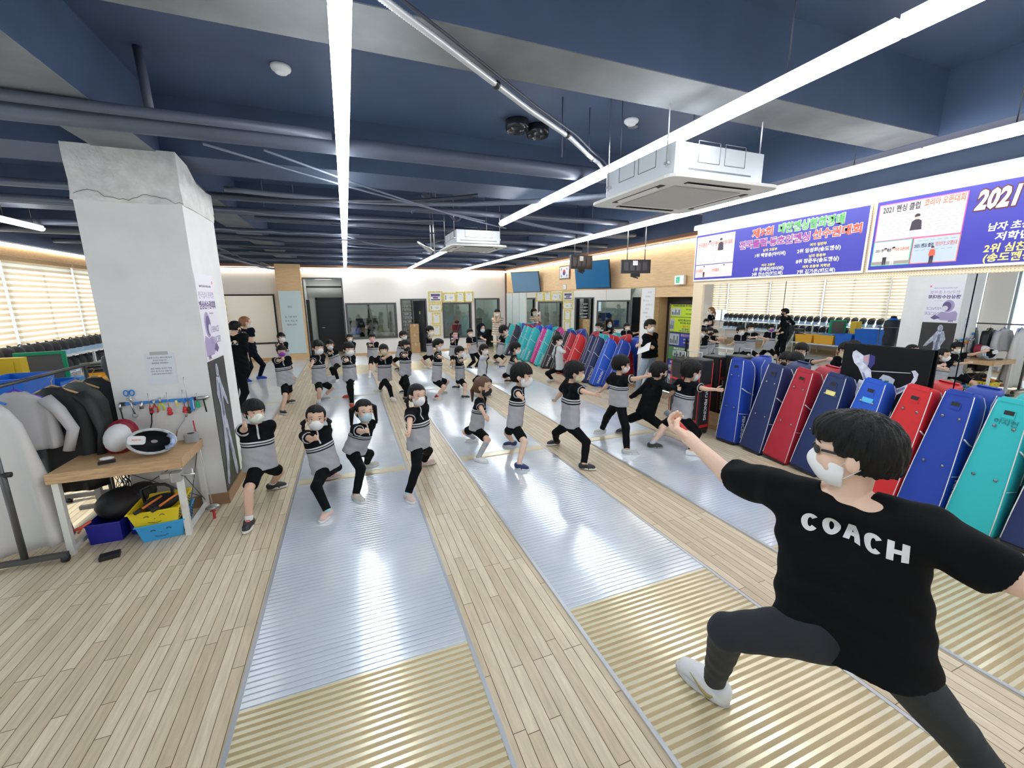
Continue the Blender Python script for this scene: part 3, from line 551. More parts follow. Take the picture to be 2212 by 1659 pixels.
door_poster(7.36, 6.56, 1.06, 1.34, BLU, [('펜싱선수권대회', .06, .2, .34, (.8, .4, .45)), ('남자 고등부 1위', .035, .2, .05, (.85, .85, .85)), ('여자 고등부 3위', .035, .2, -.2, (.85, .85, .85))], [(-.28, 0, .36, .85)], 'blue poster on the entrance door just under the yellow ones')
door_poster(7.36, 6.56, .76, 1.04, (.10, .28, .12), [('제14회 전국초등펜싱', .05, .0, .36, (.9, .9, .9)), ('단체전 우승', .05, 0, -.36, (.9, .35, .4))], [(0, 0, .6, .42)], 'green poster with a team photo on the entrance door')
door_poster(7.36, 6.56, .47, .74, BLU, [('2021 펜싱 클럽', .06, -.15, .33, (.9, .9, .9)), ('코리아오픈', .055, .33, .33, (.85, .8, .1))], [(-.3, -.15, .25, .5), (.05, -.15, .25, .5), (.36, -.15, .2, .5)], 'blue poster with three photos low on the entrance door')
door_poster(7.36, 6.56, .16, .45, BLU, [('남자 초등부', .045, .2, .3, (.85, .4, .5)), ('저학년 2위', .045, .2, .0, (.85, .85, .85))], [(-.28, 0, .3, .8)], 'lowest blue poster near the bottom of the entrance door')
o = MB(wallA(7.71, 1.62, XA-.013)).bx(-.2, .2, -.6, .66, 0, .002).build('message_sheet', M_WHITE); tag(o, 'tall white sheet with handwritten notes beside the entrance door', 'paper sheet')
for k in range(9): text(('화이팅', '사랑해요', '펜싱 최고', '감사합니다')[k % 4], .05, wallA(7.71+.06*((k % 3)-1), 2.2-.09*k, XA-.016), mat('pencil', (.45, .45, .48), .6), o)
# ------------------------------------------------------------------ banners
M_BAN = mat('banner blue', (.055, .05, .42), .45); M_BW = mat('banner cream', (.86, .82, .74), .5)
def ban(y, z, k=0): return frame((XB-.004-k*.0015, y, z), (0, -1, 0), (0, 0, 1))
def banner(y0, y1, z0, z1, label):
    o = MB(ban((y0+y1)/2, (z0+z1)/2, -1)).bx(-(y0-y1)/2, (y0-y1)/2, -(z1-z0)/2, (z1-z0)/2, -.012, 0).build('wall_banner', M_BW); tag(o, label, 'banner')
    MB(ban((y0+y1)/2, (z0+z1)/2, 0)).bx(-(y0-y1)/2+.02, (y0-y1)/2-.02, -(z1-z0)/2+.025, (z1-z0)/2-.012, -.001, .001).build('blue_field', M_BAN, o); return o
RED = mat('ink red', (.78, .12, .07), .5); GRN = mat('ink green', (.13, .50, .14), .5); PUR = mat('ink purple', (.42, .06, .34), .5); YLW = mat('ink yellow', (.85, .74, .25), .5); INKW = mat('ink white', (.88, .86, .82), .5); INKD = mat('ink dark', (.04, .03, .05), .5); ORG = mat('ink orange', (.72, .2, .1), .5)
b1 = banner(5.5, 3.03, 2.345, 3.065, 'blue competition banner with green and red headline, the one farther from the camera')
def bt(b, s, size, y0, z, m, outline=None, width=None, bold=.03, it=0.):
    """text from y0 running towards the camera, fitted to a width"""
    vs, fs = text_mb(s, size, Matrix.Identity(4), bold=bold*size, italic=it, align='LEFT'); w = max(v[0] for v in vs); sx = (width/w) if width else 1
    if outline:
        v2, f2 = text_mb(s, size, ban(y0, z, 2) @ T(-.0, 0, 0), bold=(bold+.05)*size, italic=it, align='LEFT', sx=sx, extrude=0); MB().add(v2, f2).build('lettering_outline', outline, b)
    v2, f2 = text_mb(s, size, ban(y0, z, 4), bold=bold*size, italic=it, align='LEFT', sx=sx, extrude=0); MB().add(v2, f2).build('lettering', m, b)
bt(b1, '제9회', .125, 4.47, 2.94, RED, INKW, .31); bt(b1, '대한펜싱협회장배', .125, 4.09, 2.952, GRN, INKW, .80)
bt(b1, '전국클럽·동호인펜싱', .115, 4.66, 2.805, PUR, INKW, 1.0); bt(b1, '선수권대회', .115, 3.63, 2.82, RED, INKW, .53)
for s, y, z, w, m in (('남자 고등부', 4.275, 2.708, .205, YLW), ('1위 백영웅(아이비)', 4.40, 2.645, .455, INKW), ('여자 고등부', 4.275, 2.512, .20, YLW), ('1위 권예진(아이비)', 4.40, 2.458, .45, INKW), ('3위 안소민(채드윅)', 4.41, 2.395, .455, INKW),
                      ('여자 일반부', 3.648, 2.708, .20, YLW), ('2위 임성희(송도펜싱)', 3.797, 2.645, .51, INKW), ('남자 중등부', 3.643, 2.576, .20, YLW), ('8위 장준우(송도펜싱)', 3.796, 2.52, .507, INKW), ('여자 초등부 저학년', 3.706, 2.452, .326, YLW), ('7위 김가온(채드윅)', 3.767, 2.392, .454, INKW)):
    bt(b1, s, .056 if m is INKW else .040, y, z, m, None, w, .035)
def panel(b, y0, y1, z0, z1, m, edge=None, k=2):
    if edge: MB(ban((y0+y1)/2, (z0+z1)/2, k-.6)).bx(-(y0-y1)/2-.008, (y0-y1)/2+.008, -(z1-z0)/2-.008, (z1-z0)/2+.008, 0, .001).build('photo_border', edge, b)
    return MB(ban((y0+y1)/2, (z0+z1)/2, k)).bx(-(y0-y1)/2, (y0-y1)/2, -(z1-z0)/2, (z1-z0)/2, 0, .001).build('photo', m, b)
SK = mat('printed skin', (.75, .55, .45), .6); PNK = mat('photo pink white', (.82, .72, .69), .5)
def print_person(b, y, z, h, top, bot, k=4, hair=None):
    M = ban(y, z, k); q = MB(M); q.poly([(h*.07*cos(a), h*.42+h*.085*sin(a)) for a in [2*pi*j/12 for j in range(12)]]); q.build('printed_face', SK, b)
    q = MB(ban(y, z, k+.5)); q.poly([(h*.075*cos(a), h*.45+h*.07*sin(a)) for a in [pi*j/8-.2 for j in range(11)]]); q.build('printed_hair', hair or INKD, b)
    q = MB(M); q.poly([(-.16*h, -.02*h), (-.13*h, .28*h), (-.05*h, .34*h), (.05*h, .34*h), (.13*h, .28*h), (.16*h, -.02*h), (.1*h, -.04*h), (-.1*h, -.04*h)][::-1]); q.build('printed_top', top, b)
    if bot: q = MB(M); q.poly([(-.1*h, -.04*h), (.1*h, -.04*h), (.09*h, -.5*h), (.02*h, -.5*h), (0, -.2*h), (-.02*h, -.5*h), (-.09*h, -.5*h)][::-1]); q.build('printed_legs', bot, b)
def specks(b, y0, y1, z0, z1, nx, nz, m, s=.02, k=3):
    q = MB(ban(0, 0, k)); 
    for i in range(nx):
        for j in range(nz):
            y = y0+(y1-y0)*(i+.5+.25*(j % 2))/nx; z = z0+(z1-z0)*(j+.5)/nz; q.bx(-y-s, -y+s, z-.0022, z+.0022, 0, .0006)
    q.build('printed_marks', m, b)
SPK = mat('print grey', (.5, .45, .45), .6)
panel(b1, 5.46, 4.75, 2.60, 3.025, PNK); panel(b1, 5.46, 4.75, 2.40, 2.59, PNK)
specks(b1, 5.4, 4.8, 2.62, 2.84, 5, 5, SPK); bt(b1, '전국클럽·동호인 펜싱선수권 대회', .07, 5.43, 2.89, RED, None, .64, .01)
print_person(b1, 5.2, 2.80, .30, INKW, INKW, 5); print_person(b1, 4.99, 2.80, .32, INKD, INKW, 5); print_person(b1, 5.28, 2.49, .17, INKW, INKD, 5); print_person(b1, 4.9, 2.49, .17, INKW, INKW, 5)
for y in (5.44, 5.12): bt(b1, '전국클럽', .045, y, 2.5, RED, None, .13, .01)
b2 = banner(3.0, -.4, 2.345, 3.075, 'blue banner with the large slanted year, nearer the camera')
PKE = mat('border pink', (.85, .12, .45), .5); GNE = mat('border green', (.1, .6, .4), .5); YLE = mat('border yellow', (.75, .68, .2), .5); RDE = mat('border red', (.85, .25, .2), .5)
panel(b2, 2.95, 2.27, 2.665, 3.02, PNK, PKE); panel(b2, 2.95, 2.63, 2.415, 2.65, mat('photo beige', (.74, .72, .66), .5), GNE); panel(b2, 2.61, 2.27, 2.415, 2.65, mat('photo blue grey', (.55, .62, .74), .5), RDE)
bt(b2, '2021 펜싱 클럽', .075, 2.92, 2.965, INKD, None, .31, .02); bt(b2, '코리아 오픈대회', .075, 2.58, 2.975, ORG, None, .30, .02)
specks(b2, 2.92, 2.3, 2.70, 2.92, 10, 8, SPK, .014); print_person(b2, 2.615, 2.735, .30, INKD, None, 5); MB(ban(2.615, 2.70, 7)).bx(-.07, .07, -.028, .035, 0, .001).build('printed_certificate', INKW, b2)
bt(b2, '2021 펜싱 클럽', .035, 2.93, 2.56, INKD, None, .14, .02); bt(b2, '코리아 오픈대회', .035, 2.78, 2.562, ORG, None, .14, .02); bt(b2, '2021 펜싱 클럽', .04, 2.60, 2.575, INKD, None, .15, .02); bt(b2, '코리아 오픈대', .04, 2.44, 2.58, ORG, None, .16, .02)
print_person(b2, 2.84, 2.50, .17, INKW, INKD, 5); print_person(b2, 2.77, 2.50, .18, INKW, INKW, 5); print_person(b2, 2.45, 2.48, .16, RED, INKD, 5)
MB(ban(2.62, 2.43, 3)).bx(-.33, .0, -.012, .02, 0, .001).build('printed_floor', mat('print brown', (.4, .34, .3), .6), b2)
specks(b2, 2.6, 2.3, 2.52, 2.64, 6, 4, mat('print blue', (.25, .35, .6), .6), .016)
bt(b2, '2021', .22, 2.205, 2.915, INKW, mat('ink maroon', (.14, .02, .02), .5), .275, .045, .2); bt(b2, '펜싱 클럽 오픈대회', .2, 1.86, 2.915, INKW, MATS['ink maroon'], 1.1, .04, .2)
bt(b2, '남자 초등부', .075, 2.095, 2.675, INKW, None, .33, .03, .1); bt(b2, '저학년', .075, 2.035, 2.59, INKW, None, .215, .03, .1)
bt(b2, '2위 심찬율', .08, 2.09, 2.495, YLW, None, .33, .03, .1); bt(b2, '(송도펜싱)', .08, 2.085, 2.415, YLW, None, .33, .03, .1)
# ------------------------------------------------------------------ certificates round the back window
M_GF = mat('ornate gold frame', (.72, .58, .20), .45, noise=.45, nscale=38, bump=.6, bscale=60)
def cert(x0, x1, z0, z1, kind, label):
    m = MB(); w = .055; m.bx(x0, x1, YB-.03, YB-.004, z0, z0+w).bx(x0, x1, YB-.03, YB-.004, z1-w, z1).bx(x0, x0+w, YB-.03, YB-.004, z0+w, z1-w).bx(x1-w, x1, YB-.03, YB-.004, z0+w, z1-w)
    o = m.build('framed_certificate', M_GF); tag(o, label, 'framed certificate', 'gold framed certificates on the back wall')
    pp = MB().bx(x0+w, x1-w, YB-.016, YB-.006, z0+w, z1-w).build('sheet', M_WHITE, o); q = MB(); cx = (x0+x1)/2
    if kind == 'photo': q.bx(x0+.1, x1-.1, YB-.02, YB-.016, z1-.2, z1-.1).bx(x0+.1, x1-.1, YB-.02, YB-.016, z0+.09, z0+.14).bx(cx-.1, cx+.1, YB-.02, YB-.016, z1-.22, z0+.16)
    elif kind == 'wide': q.bx(x0+.09, x0+.13, YB-.02, YB-.016, z0+.1, z1-.11).bx(cx-.02, cx+.13, YB-.02, YB-.016, (z0+z1)/2-.005, (z0+z1)/2+.012).bx(cx, cx+.11, YB-.02, YB-.016, (z0+z1)/2-.05, (z0+z1)/2-.035)
    else:
        q.bx(cx-.05, cx+.05, YB-.02, YB-.016, z1-.11, z1-.09)
        for k in range(4): q.bx(cx-.08, cx+.08, YB-.02, YB-.016, z1-.16-.05*k, z1-.157-.05*k)
    q.build('print', mat('cert print', (.12, .08, .2) if kind == 'photo' else (.25, .25, .25), .6) if kind == 'photo' else mat('cert print grey', (.3, .3, .32), .6), pp)
for a in ((3.02, 3.58, 1.95, 2.39, 'photo', 'gold framed team photo at the upper corner over the square office window'), (3.60, 4.13, 1.96, 2.34, 'wide', 'wide gold framed certificate above the square office window'), (4.14, 4.48, 1.95, 2.37, 'tall', 'upright gold framed certificate above the window, next to the wide one'), (4.49, 4.85, 1.95, 2.38, 'tall', 'upright gold framed certificate above the window, nearest the far doorway'),
          (3.02, 3.55, 1.60, 1.92, 'wide', 'wide gold framed certificate beside the square office window'), (3.13, 3.47, 1.10, 1.55, 'tall', 'upright gold framed certificate at mid height beside the storage door'), (3.13, 3.47, .64, 1.08, 'tall', 'lowest gold framed certificate beside the storage door')): cert(*a)
# ------------------------------------------------------------------ behind the back wall
e = empty('storage_rack', (2.25, YB+.6, 0), 0, 'tall rack of folded gear seen through the storage doorway', 'rack')
random.seed(2)
m = MB()
for z in [k*.15+.1 for k in range(13)]: m.bx(-.26, .2, -.2, .2, z, z+.012)
for x in (-.26, .2): m.bx(x-.01, x+.01, -.2, .2, 0, 2.05)
m.build('shelf_frame', M_GREYM, e)
m = MB()
for z in [k*.15+.115 for k in range(12)]:
    for x in (-.2, -.1, 0, .1): m.box((x+random.uniform(-.02, .02), -.1, z+.045), (.085, .18, random.uniform(.04, .1)))
m.build('folded_gear', mat('grey gear', (.5, .5, .52), .7, noise=.6, nscale=20), e)['kind'] = 'stuff'
d = empty('storage_door', (2.86, YB+.1, 0), radians(112), 'dark storage room door standing open inward', 'door'); MB().bx(0, .8, -.02, .02, 0, 2.03).build('door_leaf', mat('dark grey door', (.07, .08, .09), .4), d); MB().bx(.28, .36, .021, .024, 1.5, 1.62).build('notice', YLW, d)
M_CARD = mat('cardboard', (.45, .29, .14), .8, noise=.1)
for i, (x, z, w, h, nm) in enumerate(((2.42, 0, .34, .42, 'bottom brown cardboard box stacked in the storage doorway'), (2.40, .42, .33, .34, 'middle brown cardboard box of the stack in the storage doorway'), (2.40, .76, .34, .38, 'top brown cardboard box of the stack in the storage doorway'))):
    e = MB().bx(x-w/2, x+w/2, YB-.15, YB+.2, z+.002, z+h-.004).build('cardboard_box', M_CARD); tag(e, nm, 'box'); MB().bx(x-.03, x+.03, YB-.152, YB+.202, z+h-.1, z+h-.001).build('tape', mat('tape', (.55, .42, .25), .3), e)
e = empty('office_desk', (.95, YB+1.15, 0), 0, 'office desk with monitors behind the wide back window', 'desk'); MB().bx(-.8, .8, -.3, .35, .72, .75).bx(-.8, -.76, -.3, .35, 0, .72).bx(.76, .8, -.3, .35, 0, .72).build('desk_top', mat('desk pale', (.55, .5, .43), .5), e)
def monitor(x, y, z, w, h, label, rz=0):
    e = empty('monitor', (x, y, z), rz, label, 'monitor'); MB().bx(-w/2, w/2, -.015, .015, .1, .1+h).build('display', M_TVB, e); MB().bx(-.03, .03, -.01, .03, 0, .15).bx(-.12, .12, -.08, .08, 0, .012).build('stand', M_TVB, e)
monitor(.72, YB+1.1, .75, .85, .50, 'wide black monitor on the office desk'); monitor(.12+.15, YB+1.3, .75, .4, .42, 'narrow black monitor beside the wide one in the office')
monitor(5.25, YB+.95, .75, .5, .40, 'black monitor seen in the far doorway by the corner')
o = MB().bx(.1, .42, YB+.6, YB+.9, .75, 1.0).build('storage_bin', mat('deep blue plastic', (.015, .04, .35), .35)); tag(o, 'blue plastic bin on the office desk', 'bin')
e = empty('office_desk', (5.4, YB+1.0, 0), 0, 'dark desk inside the far doorway by the corner', 'desk'); MB().bx(-.45, .5, -.3, .35, .72, .75).bx(-.45, .5, -.3, -.27, 0, .72).build('desk_top', M_BLACK, e)
e = empty('office_chair', (4.35, YB+.9, 0), .3, 'dark red office chair with headrest behind the square window', 'chair'); MB().rbox((0, 0, .78), (.45, .08, .45), .03).build('backrest', mat('dark red mesh', (.25, .02, .04), .6), e); MB().ell((0, 0, 1.12), (.12, .05, .07)).tube([(0, .02, .9), (.06, .02, 1.08)], .012).build('headrest', M_BLACK, e); MB().rbox((0, -.22, .5), (.48, .45, .08), .05).build('seat', M_BLACK, e); MB().tube([(0, -.2, .05), (0, -.2, .46)], .03).bx(-.28, .28, -.23, -.17, .02, .06).bx(-.03, .03, -.48, .08, .02, .06).build('base', M_BLACK, e)
o = MB().bx(3.75, 4.3, YB+3.15, YB+3.19, 1.25, 2.0).build('office_whiteboard', M_WHITE); tag(o, 'whiteboard hanging in the office behind the square window', 'whiteboard')
for s, z in (('월 화 수', 1.85), ('일정표', 1.7)): text(s, .11, frame((4.0, YB+3.145, z), (1, 0, 0), (0, 0, 1)), mm, o)
struct(MB().bx(.88, .93, YB+3.15, YB+3.2, .9, 2.75).bx(1.55, 1.6, YB+1.5, YB+1.6, .9, 2.7).build('trim_12', M_BLACK))
# ------------------------------------------------------------------ roll-up blinds
M_BL1 = blind_mat('blind opaque band', (.74, .56, .36), .22); M_BL2 = blind_mat('blind sheer band', (.88, .80, .66), .34)
def blind(y0, y1, z0, z1, label, x=XL+.06):
    e = empty('zebra_blind', (x, (y0+y1)/2, z1), 0, label, 'window blind'); w = (y1-y0)/2
    MB().bx(-.04, .03, -w, w, -.08, 0).build('headrail', M_OAK, e)
    m = MB(); n = int((z1-z0)/.055); dz = (z1-z0-.08)/n
    for k in range(n):
        m.cur = k % 2; a = -.08-k*dz; m.add([(0, -w, a), (0, w, a), (.004, w, a-dz), (.004, -w, a-dz)], [(0, 1, 2, 3)])
    m.build('blind_fabric', [M_BL1, M_BL2], e); MB().tube([(0, -w, -(z1-z0)), (0, w, -(z1-z0))], .014, 8).build('bottom_bar', mat('cream bar', (.7, .6, .45), .5), e)
    MB().tube([(.03, w-.02, -.05), (.035, w-.02, -(z1-z0)-.1)], .004, 5).build('pull_chain', M_WHITE, e)
for i, (a, b, nm) in enumerate(((6.3, 8.42, 'behind the pillar, first from the camera'), (8.46, 10.44, 'left of the two whitish window posts'), (10.52, 12.6, 'between the two whitish window posts'), (12.66, 14.66, 'just right of the second window post'), (14.74, 15.6, 'narrow one at the far end'))):
    blind(a, b, 1.27 if i < 4 else 1.5, 2.93, 'cream roll-up blind on the window wall, '+nm)
    struct(MB().bx(XL-.01, XL+.04, b, b+.05, .92, 2.93).build('trim_%d' % (13+i), M_WHITE))
blind(YB+.14, YB+.142, 1, 1, 'x') if 0 else None
e = empty('zebra_blind', (-4.2, YB+.30, 2.25), 0, 'cream striped blind in the side room behind the back-left window', 'window blind')
m = MB()
for k in range(14): m.cur = k % 2; m.add([(-.55, 0, -.1*k), (.40, 0, -.1*k), (.40, 0, -.1*k-.1), (-.55, 0, -.1*k-.1)], [(0, 1, 2, 3)])
m.build('blind_fabric', [M_BL1, mat('lit sheer', (.85, .82, .74), .7)], e)
# ------------------------------------------------------------------ shelf of fencing masks
struct(MB().bx(XL+.05, XL+.5, 6.2, 14.7, 1.03, 1.055).bx(XL+.05, XL+.5, 6.2, 14.7, .66, .685).bx(XL+.05, XL+.5, 6.2, 14.7, .30, .325).build('mask_shelf', M_WHITE), 'thing')
sh = bpy.data.objects['mask_shelf']; tag(sh, 'long white shelving full of black fencing masks under the blinds', 'shelf')
m = MB()
for y in np.linspace(6.2, 14.7, 7): m.bx(XL+.05, XL+.09, y-.02, y+.02, 0, 1.03).bx(XL+.46, XL+.5, y-.02, y+.02, 0, 1.03)
m.build('shelf_upright', M_WHITE, sh)
M_MESHB = mat('black mask mesh', (.02, .02, .025), .35, bump=.5, bscale=220); M_BIBW = mat('mask bib blue white', (.35, .5, .65), .6)
def fmask(loc, rz, label, group=None, proto=None):
    if proto: e = copy_tree(proto); e.location = loc; e.rotation_euler = (0, 0, rz); e['label'] = label; e['group'] = group; return e
    e = empty('fencing_mask', loc, rz, label, 'fencing mask', group)
    MB().ell((0, 0, .16), (.095, .12, .13), 14, 9).build('mesh_cage', M_MESHB, e)
    m = MB(); m.loft([[(.085*cos(a), .10*sin(a)+.02, .09) for a in np.linspace(.1, pi-.1, 9)], [(.10*cos(a), .14*sin(a), .0) for a in np.linspace(.1, pi-.1, 9)]], False, True, False); m.build('bib', M_BIBW, e)
    MB().tube([(-.1, 0, .17), (-.07, -.06, .26), (0, -.09, .29), (.07, -.06, .26), (.1, 0, .17)], .014, 6).build('trim_band', M_BLACK, e); return e
pm_ = None; random.seed(11)
for r, z in enumerate((1.056, .686)):
    for k in range(33):
        y = 6.45+k*.252
        lab = 'black fencing mask on the %s shelf in the long row under the blinds' % ('top', 'middle')[r]
        q = fmask((XL+.27, y, z), -pi/2+random.uniform(-.25, .25), lab, 'fencing masks on the %s shelf' % ('top', 'middle')[r], pm_)
        if not pm_: pm_ = q
# things in front of the shelves
CH = mat('dark grey plastic chair', (.06, .06, .065), .4)
def chair_stack(x, y):
    proto = None
    for k in range(7):
        if proto is None:
            e = empty('stacking_chair', (x, y, 0), 0, 'x', 'chair', 'stacked grey chairs')
            m = MB(); m.loft([[(-.2+.0*i, -.23, .42), (.2, -.23, .42), (.2, -.23, .45), (-.2, -.23, .45)] for i in (0,)]+[[(-.2, .22, .43), (.2, .22, .43), (.2, .22, .46), (-.2, .22, .46)]], True, True); m.build('seat', CH, e)
            m = MB(); P = [(-.22+.44*u/8) for u in range(9)]
            rings = [[(px*(1-.18*v*v), .22+.14*v-.04*cos(px*6), .44+.42*v) for px in P]+[(px*(1-.18*v*v), .25+.14*v-.04*cos(px*6), .44+.42*v) for px in P[::-1]] for v in (0, .3, .6, .85, 1)]
            m.loft(rings, True, True); m.build('backrest', CH, e)
            for sx in (-1, 1):
                for sy in (-1, 1): MB().tube([(sx*.17, sy*.19, .43), (sx*.23, sy*.25, 0)], .014, 6).build('leg', M_STEEL, e)
            proto = e; e['label'] = 'grey plastic stacking chair at the bottom of the stack beside the pillar'
        else:
            c = copy_tree(proto); c.location = (x, y-.035*k, .075*k); c['label'] = 'grey plastic stacking chair %s in the stack beside the pillar' % ('second from the floor', 'third from the floor', 'fourth from the floor', 'fifth from the floor', 'just under the top', 'on the very top')[k-1]
    for o in [proto]+[ob for ob in COL.objects if ob.get('group') == 'stacked grey chairs' and ob is not proto]: o.rotation_euler = (0, 0, -1.2)
chair_stack(-4.75, 10.9)
GRB = mat('green plastic', (.0, .30, .14), .4); YB_ = mat('yellow plastic', (.75, .52, .02), .4); BLB = mat('bright blue plastic', (.01, .14, .62), .35); ORB = mat('orange yellow plastic', (.80, .42, .03), .4)
def folded_crate_board(x, y, z, rz, label):
    e = empty('flip_board', (x, y, z), rz, label, 'board'); w, h = .30, .80
    MB().bx(-w, w, -.03, .03, 0, .05).bx(-w, w, -.03, .03, h-.05, h).bx(-w, -w+.05, -.03, .03, .05, h-.05).bx(w-.05, w, -.03, .03, .05, h-.05).build('frame', GRB, e)
    MB().bx(-w+.05, w-.05, -.015, .015, .05, h-.05).build('panel', mat('slate grey panel', (.12, .12, .12), .6), e)
folded_crate_board(-4.85, 9.35, .48, .25, 'green framed grey board standing in front of the mask shelves')
o = MB().box((-4.95, 8.85, .86), (.30, .16, .78)).bx(-5.02, -4.88, 8.76, 8.79, .6, 1.2).build('folded_step', YB_); tag(o, 'yellow folded plastic board beside the green framed one', 'board')
def open_bin(name, x0, x1, y0, y1, z0, z1, m, label, fl=.05, cat='bin', group=None):
    q = MB(); t = .008; cx, cy = (x0+x1)/2, (y0+y1)/2; a, b = (x1-x0)/2, (y1-y0)/2
    R = lambda s, z: [(cx-a*s, cy-b*s, z), (cx+a*s, cy-b*s, z), (cx+a*s, cy+b*s, z), (cx-a*s, cy+b*s, z)]
    q.loft([R(1-fl*2, z0), R(1, z1-.02), R(1.03, z1-.015), R(1.03, z1), R(.985, z1), R(.97-fl*2, z0+.01)], True, False)
    o = q.build(name, m); tag(o, label, cat, group); return o
struct(MB().bx(-5.15, -4.25, 7.7, 10.5, .44, .47).build('storage_table', M_WHITE), 'thing'); tb = bpy.data.objects['storage_table']; tag(tb, 'low white table carrying the crates in front of the mask shelves', 'table')
for x in (-5.1, -4.3):
    for y in (7.75, 10.45): MB().bx(x-.02, x+.02, y-.02, y+.02, 0, .44).build('leg', M_STEEL, tb)
open_bin('plastic_bin', -4.8, -4.3, 7.8, 8.5, .475, 1.05, BLB, 'bright blue open bin on the low table in front of the yellow board', .06)
open_bin('plastic_bin', -4.75, -4.28, 8.55, 9.05, .475, .86, BLB, 'lower bright blue bin next to the tall blue bin', .06)
open_bin('plastic_crate', -4.82, -4.3, 9.1, 9.75, .475, .78, ORB, 'orange yellow crate on the low table nearer the blue bins', .04)
open_bin('plastic_crate', -4.82, -4.3, 9.8, 10.4, .475, .74, ORB, 'orange yellow crate on the low table nearer the chair stack', .04)
o = MB().bx(-4.75, -4.4, 9.2, 9.6, .5, .82).build('folded_cloth', mat('blue cloth', (.1, .3, .6), .8)); tag(o, 'light blue folded cloth in the orange yellow crate', 'cloth')
o = MB().bx(-3.7, -3.2, 7.6, 8.3, 0, .5).build('cardboard_box', M_CARD); tag(o, 'large open cardboard box on the floor near the window wall', 'box')
o = MB().box((-3.45, 7.9, .56), (.6, .5, .03), Matrix.Rotation(.2, 3, 'Y')).build('cardboard_sheet', M_CARD); tag(o, 'loose cardboard flap lying on the large box', 'cardboard')
e = empty('dress_form', (-2.75, 6.75, 0), 0, 'black dress form with a blue collar behind the pillar', 'mannequin')
MB().lathe([(.0, .75), (.15, .77), (.17, .95), (.14, 1.12), (.19, 1.3), (.17, 1.42), (.07, 1.48), (.06, 1.55), (0, 1.56)], 18).build('torso', mat('black jacket', (.01, .013, .02), .6), e); MB().lathe([(.175, 1.41), (.085, 1.475), (.075, 1.5)], 18, caps=False).build('collar', BLB, e)
MB().tube([(0, 0, .02), (0, 0, .78)], .02).lathe([(0, 0), (.2, 0), (.2, .02), (0, .03)], 18).build('stand', M_BLACK, e)
# ------------------------------------------------------------------ posters and sheet on the pillar
def pr(y, z, k=0): return frame((XP1+.002+k*.0012, y, z), (0, 1, 0), (0, 0, 1))
o = MB(pr(5.2, 1.93)).bx(-.29, .29, -.41, .43, 0, .001).build('competition_poster', mat('poster lilac white', (.76, .73, .80), .5)); tag(o, 'pale lilac competition poster with a masked fencer on the pillar', 'poster')
PT = mat('poster ink', (.12, .08, .2), .5); PL = mat('poster lilac', (.36, .30, .48), .6); PD = mat('poster dark lilac', (.13, .10, .22), .6)
text('제60회 대통령배 전국펜싱선수권대회', .025, pr(5.2, 2.24, 1), PT, o); text('전국남녀 종목별', .075, pr(5.2, 2.15, 1), PL, o); text('펜싱선수권대회', .085, pr(5.2, 2.05, 1), PT, o, bold=.003); text('2021. 5. 20 - 26', .02, pr(5.28, 1.97, 1), PT, o)
q = MB(pr(0, 0, 1)); q.bx(5.43, 5.455, 2.30, 2.325, 0, .0006).bx(5.465, 5.49, 2.30, 2.325, 0, .0006) if 0 else q.bx(5.44, 5.47, 2.27, 2.30, 0, .0006); q.build('red_seal', RED, o)
def pe(cx, cz, a, b, k, m, nm, rot=0., base=pr, n=22):
    q = MB(base(0, 0, k)); c, s = cos(rot), sin(rot)
    q.poly([(cx+a*cos(t)*c-b*sin(t)*s, cz+a*cos(t)*s+b*sin(t)*c) for t in [2*pi*j/n for j in range(n)]]); q.build(nm, m, o)
def pp_(pts, k, m, nm, base=pr): q = MB(base(0, 0, k)); q.poly(pts); q.build(nm, m, o)
pe(5.10, 1.86, .10, .13, 1, PL, 'printed_mask'); pe(5.125, 1.85, .075, .10, 2, PD, 'printed_visor'); pe(5.15, 1.81, .05, .055, 3, mat('poster pale', (.66, .62, .72), .5), 'printed_face')
pp_([(4.93, 1.55), (5.18, 1.55), (5.3, 1.62), (5.2, 1.74), (5.08, 1.72), (4.97, 1.76), (4.93, 1.7)], 1.5, PL, 'printed_jacket'); pp_([(5.2, 1.60), (5.3, 1.56), (5.37, 1.6), (5.3, 1.67)], 2, PD, 'printed_glove')
text('FENCE', .09, pr(5.33, 1.80, 2), PL, o, italic=.3); text('FENCER', .1, pr(5.30, 1.69, 2), PL, o, italic=.3); text('FFA', .05, pr(5.02, 1.535, 2), PT, o, bold=.002)
# dark fencer poster below
o = MB(pr(5.16, .81)).bx(-.255, .33, -.69, .69, 0, .004).build('fencer_poster', mat('poster charcoal', (.035, .033, .033), .45)); tag(o, 'tall dark poster of a white clad fencer low on the pillar', 'poster')
FW = mat('fencer grey white', (.40, .43, .52), .6, noise=.5, nscale=14, stretch=(1, 3, 1)); FG = mat('fencer shade', (.16, .18, .25), .6, noise=.5, nscale=20)
b_ = lambda y, z, k=0: pr(y, z, k+4)
pe(5.16, 1.38, .045, .075, 1, FW, 'printed_head', 0, b_)
pp_([(5.09, 1.32), (5.2, 1.33), (5.26, 1.22), (5.38, 1.02), (5.40, .96), (5.34, .98), (5.24, 1.1), (5.22, .95), (5.24, .82), (5.08, .82), (5.10, 1.0), (5.04, 1.15)], 1, FW, 'printed_jacket', b_)
pp_([(5.08, .83), (5.25, .83), (5.30, .62), (5.36, .40), (5.40, .2), (5.35, .14), (5.29, .18), (5.24, .42), (5.18, .6), (5.12, .42), (5.06, .26), (5.0, .16), (4.95, .2), (5.02, .45)], 2, FW, 'printed_breeches', b_)
